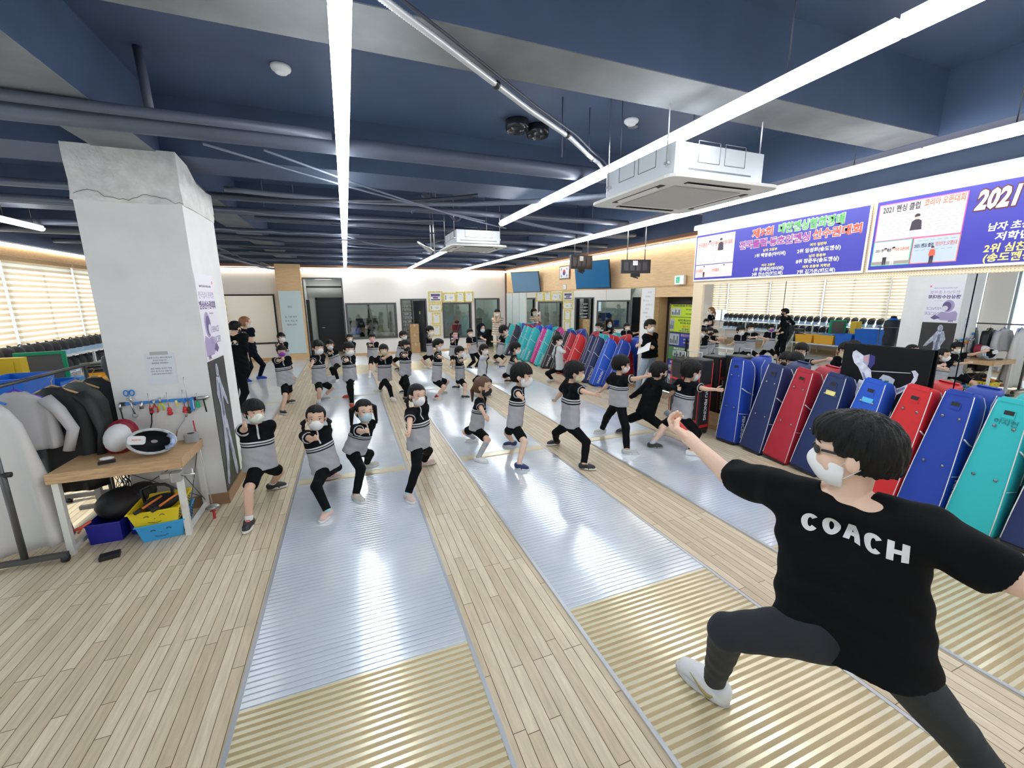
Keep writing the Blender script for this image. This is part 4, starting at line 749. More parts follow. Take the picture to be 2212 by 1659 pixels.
pp_([(5.13, 1.25), (5.17, 1.25), (5.2, .9), (5.15, .88)], 3, FG, 'printed_fold', b_); pp_([(5.15, .75), (5.2, .75), (5.28, .45), (5.24, .42)], 4, FG, 'printed_fold', b_)
pf = lambda x, z, k=0: frame((x, YP0-.002-k*.0012, z), (1, 0, 0), (0, 0, 1))
o = MB(pf(-1.7, 1.465)).bx(-.115, .115, -.15, .15, 0, .001).build('notice_sheet', mat('notice paper', (.66, .70, .76), .5)); tag(o, 'printed notice sheet taped to the front of the pillar', 'paper sheet')
for k, s in enumerate(('사용한 도구는 제자리에 놓아', '주시기 바랍니다', '정리정돈 부탁해요~', '', '개인 장비는 본인이 직접', '관리 해 주시고 쓰레기는', '쓰레기통에 버려주세요~')):
    if s: text(s, .0165, pf(-1.7, 1.57-k*.026, 1), mat('print ink', (.12, .14, .22), .6), o)
MB(pf(-1.7, 1.61, 1)).bx(-.07, .07, -.012, .02, 0, .0006).build('tape', glass_mat('clear tape', (.9, .9, .88), .15), o)
# ------------------------------------------------------------------ magnetic tool rail and tools
def PF(x, z, d=0.): return (x, YP0-.03-d, z)
e = empty('tool_rail', (-1.72, YP0-.012, 1.15), 0, 'blue magnetic rail holding tools on the pillar', 'tool rail')
MB().bx(-.30, .22, -.010, .010, -.012, .012).build('rail', mat('tool blue', (.02, .22, .65), .35), e); MB().bx(-.34, -.30, -.012, .011, -.016, .016).bx(.22, .34, -.012, .011, -.016, .016).build('end_piece', M_BLACK, e)
TR = mat('tool red', (.6, .03, .04), .35); TG = mat('tool green', (.0, .45, .2), .35); TB = mat('tool blue', 0) if 0 else MATS['tool blue']; TL = mat('tool lime', (.5, .65, .02), .4)
def screwdriver(x, z, m, l1, l2, r, label, flip=False):
    e = empty('screwdriver', PF(x, z), 0, label, 'screwdriver')
    MB().tube([(0, 0, .02), (0, 0, .02+l1)], .0035, 6).build('shank', M_STEEL, e)
    MB().lathe([(0, -l2), (r, -l2+.008), (r*1.15, -l2*.6), (r*.7, -l2*.3), (r, -.01), (r*.6, .02), (0, .022)], 10).build('handle', m, e)
screwdriver(-1.685, 1.065, TR, .15, .06, .021, 'screwdriver with a round red handle on the tool rail'); screwdriver(-1.45, 1.10, TG, .09, .045, .018, 'screwdriver with a green handle near the hammer')
screwdriver(-1.83, 1.09, TR, .13, .05, .011, 'thin screwdriver with a red collar on the tool rail'); screwdriver(-1.56, 1.06, TR, .17, .045, .022, 'long screwdriver with a red grip beside the blue cutter')
screwdriver(-1.53, 1.055, mat('tool black yellow', (.05, .04, .01), .4), .30, .05, .014, 'tall black bladed tool standing highest above the rail')
e = empty('scissors', PF(-1.97, 1.2), 0, 'blue handled scissors at the far end of the tool rail', 'scissors')
for s in (-1, 1): MB().tube([(s*.022+.018*cos(a), 0, .055+.026*sin(a)) for a in [k*pi/6 for k in range(13)]], .006, 6).build('handle', TB, e); MB().tube([(s*.012, 0, .03), (0, 0, 0), (-s*.005+.03, 0, -.07)], [.005, .006, .002], 5).build('blade', M_STEEL, e)
e = MB().tube([PF(-1.975, 1.19), PF(-1.955, 1.05)], .008, 8).tube([(-1.955+.016*cos(a), YP0-.03, 1.035+.016*sin(a)) for a in [2.2+k*.5 for k in range(10)]], .006, 6).tube([(-1.98+.013*cos(a), YP0-.03, 1.2+.013*sin(a)) for a in [k*pi/5 for k in range(11)]], .006, 6).build('wrench', M_STEEL); tag(e, 'steel combination wrench hanging from the tool rail', 'wrench')
e = MB().lathe([(0, -.035), (.017, -.035), (.017, .03), (0, .03)], 12, PF(-1.895, 1.13)).build('socket', M_STEEL); tag(e, 'steel socket cylinder stuck to the tool rail', 'socket')
def pliers(x, z, m, label):
    e = empty('pliers', PF(x, z), 0, label, 'pliers')
    MB().tube([(-.008, 0, .055), (0, 0, 0)], .006, 6).tube([(.008, 0, .055), (0, 0, 0)], .006, 6).build('jaws', M_STEEL, e)
    for s in (-1, 1): MB().tube([(0, 0, .0), (s*.02, 0, -.03), (s*.017, 0, -.075)], .006, 6).build('handle', m, e)
pliers(-1.795, 1.12, TR, 'red handled pliers on the tool rail'); pliers(-1.745, 1.135, TL, 'lime handled pliers on the tool rail, open legs')
e = empty('utility_knife', PF(-1.495, 1.10), 0, 'blue utility cutter hanging near the green screwdriver', 'cutter'); MB().rbox((0, 0, 0), (.032, .018, .13), .006, Matrix.Rotation(.06, 3, 'Y')).build('body', TB, e); MB().box((.012, -.012, 0), (.006, .003, .09)).build('slider', M_WHITE, e)
e = MB().tube([PF(-1.6, 1.14), PF(-1.57, 1.155), PF(-1.55, 1.12)], .014, 8).build('clamp', TB); tag(e, 'small blue grip tool behind the tall black blade', 'clamp')
e = MB().tube([PF(-1.62, 1.15), PF(-1.615, 1.08)], [.011, .007], 8).build('tester', YLW); tag(e, 'small yellow tester pen on the tool rail', 'tester')
e = empty('hammer', PF(-1.40, 1.15), 0, 'small hammer with a black handle at the near end of the rail', 'hammer'); MB().tube([(-.055, 0, .0), (.05, 0, .012)], .014, 8).build('head', M_STEEL, e); MB().tube([(0, 0, .0), (.012, 0, -.14)], .007, 8).build('handle', M_BLACK, e)
def cabletool(pts, label, m=M_BLACK, h=M_STEEL):
    e = empty('flexible_probe', pts[0], 0, label, 'cable'); p0 = Vector(pts[0]); q = [Vector(p)-p0 for p in pts]
    MB().tube(q, .006, 6).build('lead', m, e); MB().tube([q[0]+Vector((0, 0, .06)), q[0]], .011, 8).build('grip', h, e)
cabletool([PF(-2.055, 1.10), PF(-2.05, 1.0), PF(-2.0, .9), (-1.98, 4.8, .79)], 'black lead with a silver grip hanging at the far end of the rail')
cabletool([PF(-1.83, 1.03), PF(-1.84, .95), PF(-1.87, .86), (-1.88, 4.8, .79)], 'black lead hanging below the red collared screwdriver', M_BLACK, M_BLACK)
cabletool([PF(-1.56, .98), PF(-1.6, .93), PF(-1.65, .86), (-1.66, 4.84, .79)], 'grey metal rod tool dangling to the table', M_STEEL, M_STEEL)
# ------------------------------------------------------------------ work table
e = empty('work_table', (-1.92, 4.58, 0), 0, 'wood topped workbench with white metal legs in front of the pillar', 'table')
MB().bx(-.44, .44, -.29, .30, .665, .74).build('table_top', M_TABLE, e, bevel=.003); MB().bx(-.45, .45, -.305, -.29, .655, .742).bx(.44, .455, -.29, .30, .655, .742).build('apron', M_TABLE, e)
M_LEG = mat('off white powder coat', (.70, .70, .66), .45)
for x in (-.41, .41):
    for y in (-.26, .27): MB().bx(x-.022, x+.022, y-.022, y+.022, 0, .665).build('leg', M_LEG, e)
MB().bx(.395, .425, -.24, .25, .03, .07).build('foot_rail', M_LEG, e); MB().bx(-.425, -.395, -.24, .25, .03, .07).build('foot_rail', M_LEG, e)
MB().tube([(.41, .25, .62), (.41, -.24, .10)], .004, 5).tube([(.41, -.24, .62), (.41, .25, .1)], .004, 5).tube([(-.4, .27, .62), (.4, .27, .12)], .004, 5).tube([(.4, .27, .62), (-.4, .27, .12)], .004, 5).build('cross_brace', M_GREYM, e)
v = empty('bench_vise', (-1.50, 4.245, .60), 0, 'grey steel clamp vise on the corner of the workbench', 'vise')
MB().rbox((0, 0, 0), (.07, .09, .08), .01).bx(-.11, -.04, -.03, .03, .0, .04).build('jaw', mat('cast steel', (.42, .43, .44), .35, .8), v); MB().tube([(.03, 0, 0), (.13, 0, .0)], .009, 8).tube([(.115, 0, -.05), (.115, 0, .05)], .004, 6).build('screw_handle', M_STEEL, v)
# big fencing masks on the table
def big_mask(loc, rot, shell, label, kind):
    e = empty('fencing_mask', loc, 0, label, 'fencing mask'); e.rotation_euler = rot
    m = MB(); n = 20
    # open mesh shell: half ellipsoid
    rings = []
    for i in range(9):
        a = i*(pi/2)/8*.98; rings.append([(.115*cos(t)*cos(a), .16*sin(t)*cos(a), .13*sin(a)) for t in [2*pi*k/n for k in range(n)]])
    m.loft(rings, True, True); m.build('mesh_cage', shell, e)
    m = MB(); m.loft([[(.118*cos(t), .163*sin(t), -.012) for t in [2*pi*k/n for k in range(n)]], [(.125*cos(t), .17*sin(t), .02) for t in [2*pi*k/n for k in range(n)]], [(.112*cos(t), .157*sin(t), .03) for t in [2*pi*k/n for k in range(n)]]], False, True); m.build('rim', mat('mask rim', (.4, .41, .43), .6) if kind else TRm, e)
    return e
TRm = mat('deep red', (.28, .01, .03), .5)
m1 = big_mask((-2.03, 4.74, .87), (radians(80), radians(14), radians(15)), mat('red mask cover', (.26, .012, .03), .5, bump=.3, bscale=300), 'red fencing mask lying on its side on the workbench', 0)
MB().ell((-.02, .0, .08), (.10, .13, .12), 16, 9).build('white_bib', mat('white bib', (.70, .70, .70), .6), m1); text('HONGAJIN', .035, frame((0, -.05, .135), (1, .1, 0), (0, .75, -.5)), M_BLACK, m1)
m2 = empty('fencing_mask', (-1.72, 4.50, .865), 0, 'open grey and blue fencing mask showing its dark padded inside', 'fencing mask'); m2.rotation_euler = (radians(74), radians(10), radians(12))
n = 22; rim = lambda a, b, z: [(a*cos(t), b*sin(t), z) for t in [2*pi*k/n for k in range(n)]]
MB().loft([rim(.03, .02, -.13), rim(.11, .07, -.11), rim(.155, .10, -.04), rim(.168, .112, .04), rim(.165, .108, .05)], False, True).build('mesh_cage', mat('grey mask mesh', (.30, .31, .33), .5, noise=.5, nscale=25), m2)
MB().loft([rim(.025, .015, -.115), rim(.10, .062, -.1), rim(.145, .092, -.03), rim(.158, .102, .045)], False, True).build('padding', mat('mask padding', (.02, .022, .028), .7), m2)
MB().loft([rim(.165, .108, .045), rim(.178, .12, .055), rim(.165, .108, .068), rim(.15, .095, .055)], False, True).build('rim', mat('rim fabric', (.48, .49, .50), .7, noise=.25, nscale=20), m2)
MB().rbox((-.10, .01, .075), (.12, .075, .02), .02).build('tongue', mat('white bib', 0) if 0 else MATS['white bib'], m2); text('ALLSTAR', .016, frame((-.10, .012, .0865), (1, 0, 0), (0, 1, 0)), RED, m2)
MB().tube([(.10+.05*cos(t), .0+.06*sin(t), .075+.004*sin(3*t)) for t in [k*.5-1.6 for k in range(7)]], .02, 6, flat=.5).build('bib', mat('blue white bib', (.30, .38, .55), .6, noise=.8, nscale=22), m2)
o = MB().rbox((-1.52, 4.78, .785), (.11, .10, .085), .03).build('tape_roll', mat('grey tape', (.35, .36, .37), .5)); tag(o, 'grey roll of tape on the workbench by the pillar', 'tape roll'); MB().lathe([(.0, .0), (.028, .0), (.028, .002), (0, .002)], 14, (-1.52, 4.78, .828)).build('core', M_BLACK, o)
o = MB().box((-2.02, 4.40, .752), (.11, .035, .018), Matrix.Rotation(.3, 3, 'Z')).build('remote', M_BLACK); tag(o, 'small black tool lying on the workbench edge', 'tool')
o = MB().ell((-2.06, 4.50, .755), (.055, .035, .015), 10, 5).build('face_mask', M_WHITE); tag(o, 'crumpled white face mask on the workbench', 'face mask')
o = MB().bx(-2.2, -1.85, 4.80, 4.81, .742, .86).build('acrylic_plate', glass_mat('acrylic', (.8, .85, .84), .15)); tag(o, 'clear acrylic plate propped against the pillar on the workbench', 'acrylic plate')
# baskets
def basket(x, y, z, rz, w, d, h, m, label, face=True, holes=True):
    e = empty('plastic_basket', (x, y, z), rz, label, 'basket'); R = lambda s, zz: [(sx*w/2*s, sy*d/2*s, zz) for sx, sy in ((-1, -1), (1, -1), (1, 1), (-1, 1))]
    MB().loft([R(.84, 0), R(1, h-.01), R(1.06, h-.01), R(1.06, h), R(.98, h), R(.82, .008)], True, False).build('body', m, e, bevel=.003)
    if holes:
        q = MB()
        for sx in (-1, 1):
            for i in range(8):
                for j in range(4):
                    zz = h*(.25+.17*j); xx = w/2*(.84+.16*zz/h)+.0015; q.box((sx*xx, -d*.38+i*d*.108, zz), (.003, d*.05, h*.09))
        q.build('side_holes', mat('hole shade', (.01, .03, .06), .8), e)
    if face:
        zz = h*.5; yy = -d/2*(.84+.16*.5)-.012; q = MB(); 
        q.tube([(.012*k-.05, yy-.0, zz-.028-.012*(1-((k-4.2)/4.2)**2)) for k in range(9)], .0022, 5)
        for s in (-1, 1): q.tube([(s*.055-.018+.009*k, yy-.002, zz+.02+.011*(1-((k-2)/2)**2)) for k in range(5)], .0025, 5)
        q.tube([(-.004, yy, zz-.002), (.004, yy, zz-.002)], .0025, 5); q.build('smile', M_BLACK, e)
    return e
BK = mat('light blue basket', (.05, .38, .78), .4); YK = mat('yellow basket', (.80, .62, .02), .4)
basket(-1.72, 4.50, 0, .1, .34, .44, .17, BK, 'light blue basket with a printed smiling face under the workbench')
y_ = basket(-1.73, 4.47, .155, .05, .36, .42, .15, YK, 'yellow basket with a printed smiling face stacked on the blue basket')
o = MB().ell((-1.74, 4.5, .28), (.13, .15, .06), 14, 7).build('black_cloth', mat('black cloth', (.012, .012, .013), .8)); tag(o, 'bunched black cloth inside the yellow basket', 'cloth')
o = MB().tube([(-1.86, 4.52, .2), (-1.87, 4.5, .42), (-1.80, 4.52, .45), (-1.70, 4.52, .44), (-1.65, 4.52, .40), (-1.66, 4.52, .25)], .014, 8).build('cable_loop', M_BLACK); tag(o, 'stiff black cable loop rising from the yellow basket', 'cable')
for i, x in enumerate((-1.80, -1.68)):
    e = empty('bolt_cutter_handle', (x, 4.36, .32), 0, 'orange and black tool handle in the yellow basket, %s' % ('the one by the workbench centre', 'the one by the workbench leg')[i], 'tool'); MB().tube([(-.03, -.14, .0), (.0, -.09, .01)], .017, 8).build('grip', M_BLACK, e); MB().tube([(.0, -.09, .01), (.09, .08, .04)], .010, 8).build('shaft', mat('orange tool', (.75, .2, .04), .4), e)
NB = mat('navy tub', (.015, .02, .32), .4)
open_bin('tub', -2.27, -2.03, 4.42, 4.8, 0, .19, NB, 'dark blue tub under the workbench beneath the black bags', .03, 'tub'); open_bin('tub', -2.00, -1.91, 4.5, 4.85, 0, .17, NB, 'narrow dark blue tub between the other tub and the baskets', .02, 'tub')
o = MB().ell((-2.10, 4.68, .26), (.19, .2, .14), 14, 8).ell((-1.98, 4.75, .3), (.12, .15, .1), 12, 7).build('black_bag', mat('black bag cloth', (.012, .012, .016), .6, bump=.5, bscale=20)); tag(o, 'limp black bag filling the dark blue tub', 'bag')
o = MB().tube([(-2.35, 4.38, .17), (-2.27, 4.40, .2), (-2.22, 4.42, .23)], .012, 6).tube([(-2.3, 4.38, .15), (-2.27, 4.4, .2)], .008, 6).build('clip', RED); tag(o, 'red spring clip hooked on the dark blue tub', 'clip')
random.seed(9); m = MB()
for k in range(16):
    x = -2.2+random.uniform(-.07, .07); y = 5.05+random.uniform(-.06, .06); p = [(x, y, .66)]
    for j in range(6): p.append((x+random.uniform(-.05, .05), y+random.uniform(-.05, .05), .66-.09*(j+1)))
    m.tube(p, .004, 4)
o = m.build('body_wires', M_BLACK); tag(o, 'tangle of black body wires hanging behind the workbench', 'wires', kind='stuff')
o = MB().box((-2.01, 4.14, .018), (.13, .085, .036), Matrix.Rotation(.25, 3, 'Z')).build('rubber_block', M_BLACK, bevel=.004); tag(o, 'flat black block lying on the floor in front of the workbench', 'block')
# sabre leaning on the pillar
e = empty('fencing_foil', (0, 0, 0), 0, 'fencing foil leaning point up against the pillar, red grip on the floor', 'fencing foil')
MB().tube([(-1.515, 4.88, .93), (-1.44, 4.72, .5), (-1.375, 4.56, .16)], [.0025, .004, .006], 6).build('blade', M_STEEL, e); MB().tube([(-1.515, 4.88, .93), (-1.492, 4.83, .80)], .006, 6).build('tip_cover', TR, e)
MB().lathe([(.0, .012), (.045, .004), (.062, -.012), (.058, -.012), (.04, 0), (0, .005)], 18, (-1.37, 4.545, .14)).build('guard', mat('guard grey', (.45, .46, .46), .35, .8), e); MB().tube([(-1.37, 4.545, .135), (-1.365, 4.535, .08), (-1.36, 4.52, .02)], .012, 8).tube([(-1.395, 4.545, .09), (-1.345, 4.53, .10)], .007, 6).build('grip', TR, e)
# cones
for i in range(4):
    c = [TL, YLW, TL, YB_][i]; z = .0+.05*i; m = MB().rbox((-1.14, 5.82, .012+z), (.26, .26, .02), .03); m.lathe([(.105, .02+z), (.10, .03+z), (.022, .33+z), (.018, .335+z)], 16, (-1.18, 5.82, 0), caps=True)
    o = m.build('marker_cone', c); tag(o, ('yellow green cone at the bottom of the nested stack by the pillar', 'yellow cone second in the nested stack by the pillar', 'yellow green cone third in the nested stack by the pillar', 'top cone of the nested stack by the pillar')[i], 'cone')
o['label'] = 'bright lime top cone of the nested stack by the pillar'; o.data.materials[0] = mat('lime cone', (.25, .8, .03), .4)
# ------------------------------------------------------------------ clothes rack
M_RACK = mat('dark rack tube', (.10, .10, .105), .35, .5)
e = empty('clothes_rack', (-2.56, 4.85, 0), 0, 'rolling clothes rack of dark tubes at the edge of the floor', 'clothes rack')
MB().bx(-.42, .26, -.665, -.625, .045, .085).bx(-.42, .26, .68, .72, .045, .085).build('base', M_RACK, e)
MB().tube([(.0, -.645, .085), (0, -.645, .80), (0, -.645, .81), (0, -.645, 1.46)], [.022, .022, .015, .015], 10).build('post', M_RACK, e); MB().tube([(0, .70, .085), (0, .70, 1.46)], .018, 10).build('post', M_RACK, e)
MB().tube([(0, -.80, 1.46), (0, .78, 1.46)], .016, 10).build('rail', M_RACK, e); MB().tube([(-.04, -.645, .80), (.05, -.645, .80)], .022, 8).build('clamp_knob', M_BLACK, e)
for x in (-.36, .24):
    for y in (-.645, .70): MB().tube([(x-.018, y, .032), (x+.018, y, .032)], .031, 12).build('caster', M_BLACK, e)
e2 = empty('clothes_rack', (-2.42, 6.0, 0), 0, 'second lower clothes rack behind the workbench with black jackets', 'clothes rack')
MB().tube([(0, -.75, 1.27), (0, .9, 1.27)], .014, 10).build('rail', M_RACK, e2); MB().tube([(0, -.7, .05), (0, -.7, 1.27)], .014, 8).tube([(0, .85, .05), (0, .85, 1.27)], .014, 8).bx(-.3, .3, -.72, -.68, .0, .04).bx(-.3, .3, .83, .87, 0, .04).build('frame', M_RACK, e2)
def garment(name, x, y, zt, w, length, flare, m, label, sleeves=True, hcol=None, sl=.55, depth=.07, cat='jacket', seed=0, wave=.012, ls=.0):
    random.seed(seed); e = empty(name, (x, y, zt), random.uniform(-.12, .12), label, cat); N = 36; rings = []; ph = random.uniform(0, 6)
    for i in range(14):
        v = i/13; z = -.02-length*v; ww = w*(.28+.72*min(1, v*7)**.6)*(1+flare*max(0, v-.1)); dd = depth*(.6+.9*v)
        rings.append([((ww/2)*cos(t)*(1+.0*v)+.0, dd*sin(t)+wave*v*2*sin(5*t+ph+v*2)+wave*v*sin(11*t+ph*2), z-.06*abs(cos(t))**2*(1-v)*min(1, v*7)+ls*v*cos(t)) for t in [2*pi*k/N for k in range(N)]])
    MB().loft(rings, True, True).build('body', m, e)
    if sleeves:
        for s in (-1, 1):
            P = [(s*w*.40, 0, -.09), (s*(w*.5+.03), -.01, -.2), (s*(w*.5+.06+.02*seed % .05), -.03, -.2-sl*.5), (s*(w*.5+.05), -.05, -.2-sl)]; MB().tube(P, [.065, .06, .055, .05], 10, flat=.7).build('sleeve', m, e)
    MB().tube([(-w*.38, 0, -.085), (0, 0, .0), (w*.38, 0, -.085)], .009, 6).tube([(0, 0, .0), (0, 0, .04), (.018, 0, .06), (.0, 0, .078), (-.016, 0, .065)], .003, 5).build('hanger', hcol or M_OAK, e)
    return e
VIN = mat('white garment cloth', (.64, .63, .62), .6, bump=.3, bscale=6); GRYF = mat('grey lame', (.12, .125, .12), .5, noise=.3, nscale=6); BLKC = mat('black jacket cloth', (.018, .020, .022), .6, bump=.3, bscale=8); CRM = mat('pale lame', (.55, .52, .5), .6)
PURH = mat('purple hanger', (.12, .04, .5), .35); GRNH = mat('green hanger', (.0, .35, .12), .35)
garment('fencing_gown', -2.72, 4.42, 1.40, .44, 1.28, .75, VIN, 'long white garment cover hanging nearest the camera on the rack', False, MATS['bright blue plastic'], .5, .10, 'garment cover', 1, .02, .02)
garment('fencing_jacket', -2.62, 4.64, 1.39, .42, .50, .1, mat('pale grey jacket', (.50, .49, .50), .6), 'pale grey fencing jacket with hanging sleeves behind the white cover', True, PURH, .36, .06, 'jacket', 2)
garment('fencing_jacket', -2.46, 4.80, 1.385, .44, .95, .15, BLKC, 'black jacket hanging in the middle of the rack beside the workbench', True, M_OAK, .5, .07, 'jacket', 4)
garment('fencing_jacket', -2.40, 5.02, 1.385, .42, .9, .1, mat('dark grey jacket', (.09, .095, .09), .6, noise=.3, nscale=6), 'dark grey jacket just behind the black one on the rack', False, M_OAK, .45, .06, 'jacket', 3)
garment('fencing_jacket', -2.42, 5.36, 1.25 if 0 else 1.37, .42, .95, .1, BLKC, 'black jacket hanging at the far end of the first rack', True, M_OAK, .45, .07, 'jacket', 5)
garment('fencing_jacket', -2.40, 5.45, 1.20, .44, .85, .1, GRYF, 'grey metallic fencing jacket on the lower rack', False, GRNH, .45, .06, 'jacket', 6)
garment('fencing_jacket', -2.38, 5.75, 1.20, .44, .85, .1, BLKC, 'black jacket second on the lower rack', True, PURH, .45, .06, 'jacket', 7)
garment('fencing_jacket', -2.40, 6.2, 1.20, .44, .85, .1, BLKC, 'black jacket third on the lower rack, purple hanger', True, PURH, .45, .06, 'jacket', 8)
# ------------------------------------------------------------------ fencing bags
M_RIV = mat('rivet', (.25, .25, .27), .25, 1.); M_PIPING = mat('white piping', (.75, .75, .76), .5)
BAGM = {}
def bag_mat(c):
    k = 'bag cloth %s' % str(c)
    return mat(k, c, .55, bump=.25, bscale=7)
def bag(loc, lean, roll, col, label, txt='FENCING', H=1.2, wb=.33, wt=.215, piping=True, extra=None, tcol=None, yaw=0., group=None, name_tag=None, detail=True):
    """local frame: front (studs) at -x, width along y, height z; side panel with lettering at -y."""
    e = empty('fencing_bag', loc, 0, label, 'fencing bag', group)
    e.rotation_euler = (Matrix.Rotation(yaw, 4, 'Z') @ Matrix.Rotation(lean, 4, 'Y') @ Matrix.Rotation(roll, 4, 'X')).to_euler()
    m = bag_mat(col); prof = [(0, wb*.97, .22), (.03, wb, .235), (.30, wb*.93, .25), (.55, wb*.83, .262), (.78, wb*.74, .275), (.90, wb*.69, .262), (.97, wt, .215), (1.0, wt*.96, .13)]
    def ring(w, d, z, r=.035):
        P = [(0, -w/2), (0, w/2)]; pts = [(0, w/2-.008), (0, -w/2+.008), (.008, -w/2)]
        for k in range(5): a = k*pi/8; pts.append((d-r+r*sin(a), -w/2+r-r*cos(a)))
        for k in range(5): a = k*pi/8; pts.append((d-r+r*cos(a), w/2-r+r*sin(a)))
        pts.append((.008, w/2)); return [(x, y, z) for x, y in pts]
    MB().loft([ring(w, d, H*h+.04) for h, w, d in prof], True, True).build('body', m, e)
    wz = lambda z: np.interp(z, [q[0]*H for q in prof], [q[1] for q in prof]); dz = lambda z: np.interp(z, [q[0]*H for q in prof], [q[2] for q in prof])
    if piping:
        q = MB(); zs = [H*t for t in (.02, .2, .4, .6, .8, .92, .985)]
        for s in (-1, 1): q.tube([(-.002, s*(wz(z)/2-.006), z+.04) for z in zs], .004, 5)
        q.tube([(dz(z)-.03, -wz(z)/2-.001, z+.04) for z in zs[2:]], .004, 5)
        q.tube([(.01, -wz(H*.36)/2-.002, H*.36+.04), (.20, -wz(H*.36)/2-.002, H*.36+.03)], .003, 5)
        q.build('piping', M_PIPING, e)
    for z in (.42, .80):
        for s in (-1, 1): MB().ell((-.006, s*wz(H*z)*.24, H*z+.04), (.008, .014, .014), 10, 5).build('stud', M_RIV, e)
    MB().bx(-.006, .03, -wt*.36, wt*.36, H*.985+.03, H*1.0+.055).bx(-.008, .0, -wt*.18, wt*.18, H*.90, H*.935+.02).build('carry_handle', mat('dark webbing', (.02, .02, .025), .5) if 0 else m, e); MB().bx(-.010, -.001, -.03, .03, H*.925, H*.955).build('buckle', M_BLACK, e)
    for s in (-1, 1): MB().tube([(.19, s*wb*.36-.02, .036), (.19, s*wb*.36+.02, .036)], .036, 12).build('wheel', M_BLACK, e)
    MB().bx(.0, .235, -wb*.45, wb*.45, .02, .05).build('base_plate', M_BLACK, e)
    if detail:
        q = MB(); z = H*.62; q.tube([(.01, -wz(z)/2-.004, z+.09), (.12, -wz(z)/2-.006, z+.04), (dz(z), -wz(z)/2+.01, z-.0)], .007, 5); q.build('side_strap', M_PIPING, e)
        if txt:
            M = frame((.115, -wz(H*.2)/2-.005, H*.20+.04), (-.03, -.05, -1), (1, 0, 0)); vs, fs = text_mb(txt, .075, M, bold=.002); MB().add(vs, fs).build('lettering', tcol or M_PIPING, e)
        if name_tag: MB().bx(-.006, -.001, -.05, .05, H*.83, H*.83+.05).build('name_tag', name_tag, e)
    return e
RD = (.42, .012, .03); RD2 = (.62, .015, .02); NV = (.010, .025, .11); BL = (.006, .045, .36); TL_ = (.02, .47, .50); RB = (.01, .09, .55)
bag((4.99, 4.28, 0), .11, -.02, BL, 'blue bag with red piping beside the black and red bags', 'FENCING')
bag((4.99, 3.88, 0), .12, .12, NV, 'navy bag with white FENCING lettering between blue and red bags', 'FENCING')
bag((4.98, 3.52, 0), .13, .13, RD, 'dark red bag with FENCING lettering, first red one along the mirror', 'FENCING')
bag((4.97, 3.14, 0), .13, .12, NV, 'navy bag with a small yellow tag, behind the hair of the coach', 'FENCING', name_tag=YLW)
bag((4.97, 2.78, 0), .13, .13, RB, 'bright blue bag with a light blue name tag before the black poster board', None, name_tag=mat('sky tag', (.1, .5, .8), .5))
bag((4.99, 2.41, 0), .12, .13, RD2, 'bright red bag with FENCING lettering in front of the coach', 'FENCING')
bag((5.0, 2.06, 0), .12, .08, BL, 'blue bag between the bright red and the teal bag', 'FENCING')
bag((5.0, 1.70, 0), .12, .06, TL_, 'teal bag with handwriting near its top, nearest the camera', None)
text('이지헌', .06, Matrix.Identity(4), mat('pen teal', (.05, .35, .38), .5), None, 'handwriting') if 0 else None
tq = [o for o in COL.objects if o.get('label', '').startswith('teal bag with hand')][0]
vs, fs = text_mb('이지헌', .055, frame((-.004, 0, 1.04), (0, -1, 0), (0, 0, 1)), bold=.0005); MB().add(vs, fs).build('handwriting', mat('pen on teal', (.01, .18, .2), .5), tq)
bag((5.02, 1.33, 0), .12, .05, NV, 'navy bag at the picture edge past the teal bag', None); bag((5.02, .96, 0), .12, .05, (.01, .04, .2), 'navy blue bag last in the row behind the arm of the coach', None)
# black and red trolley bags
RP = mat('red piping', (.6, .02, .03), .5)
def trolley(loc, rz, label, H=1.12):
    e = empty('trolley_bag', loc, rz, label, 'fencing bag'); MB().rbox((0, 0, H/2+.05), (.30, .34, H), .06).build('body', mat('black bag nylon', (.015, .015, .016), .5, bump=.3, bscale=9), e, bevel=.02)
    q = MB()
    for x, y in ((-.151, -.15), (-.151, .15), (.10, -.171)): q.tube([(x, y, .08), (x, y, H)], .007, 6)
    q.bx(-.156, -.149, -.15, .15, .2, .235).bx(-.156, -.149, -.15, .15, .78, .81).bx(-.1, .1, -.176, -.169, .12, .16).bx(-.1, .1, -.176, -.169, .75, .79).build('red_trim', RP, e)
    MB().tube([(-.10, -.12, H), (-.10, -.12, H+.16), (-.10, .12, H+.16), (-.10, .12, H)], .008, 8).build('pull_handle', M_STEEL, e)
    for s in (-.12, .12): MB().tube([(.1, s-.02, .035), (.1, s+.02, .035)], .035, 10).build('wheel', M_BLACK, e)
    vs, fs = text_mb('WU FENCING', .08, frame((0, -.176, .48), (0, 0, -1), (1, 0, 0)), bold=.002); MB().add(vs, fs).build('lettering', M_PIPING, e)
    q = MB(); q.rbox((-.155, 0, .98), (.03, .24, .16), .01).build('front_pocket', MATS['black bag nylon'], e)
trolley((4.98, 4.86, 0), .1, 'upright black bag with red trim and a steel pull handle'); trolley((5.08, 5.24, 0), -.15, 'second black and red trolley bag behind the upright one', 1.08)
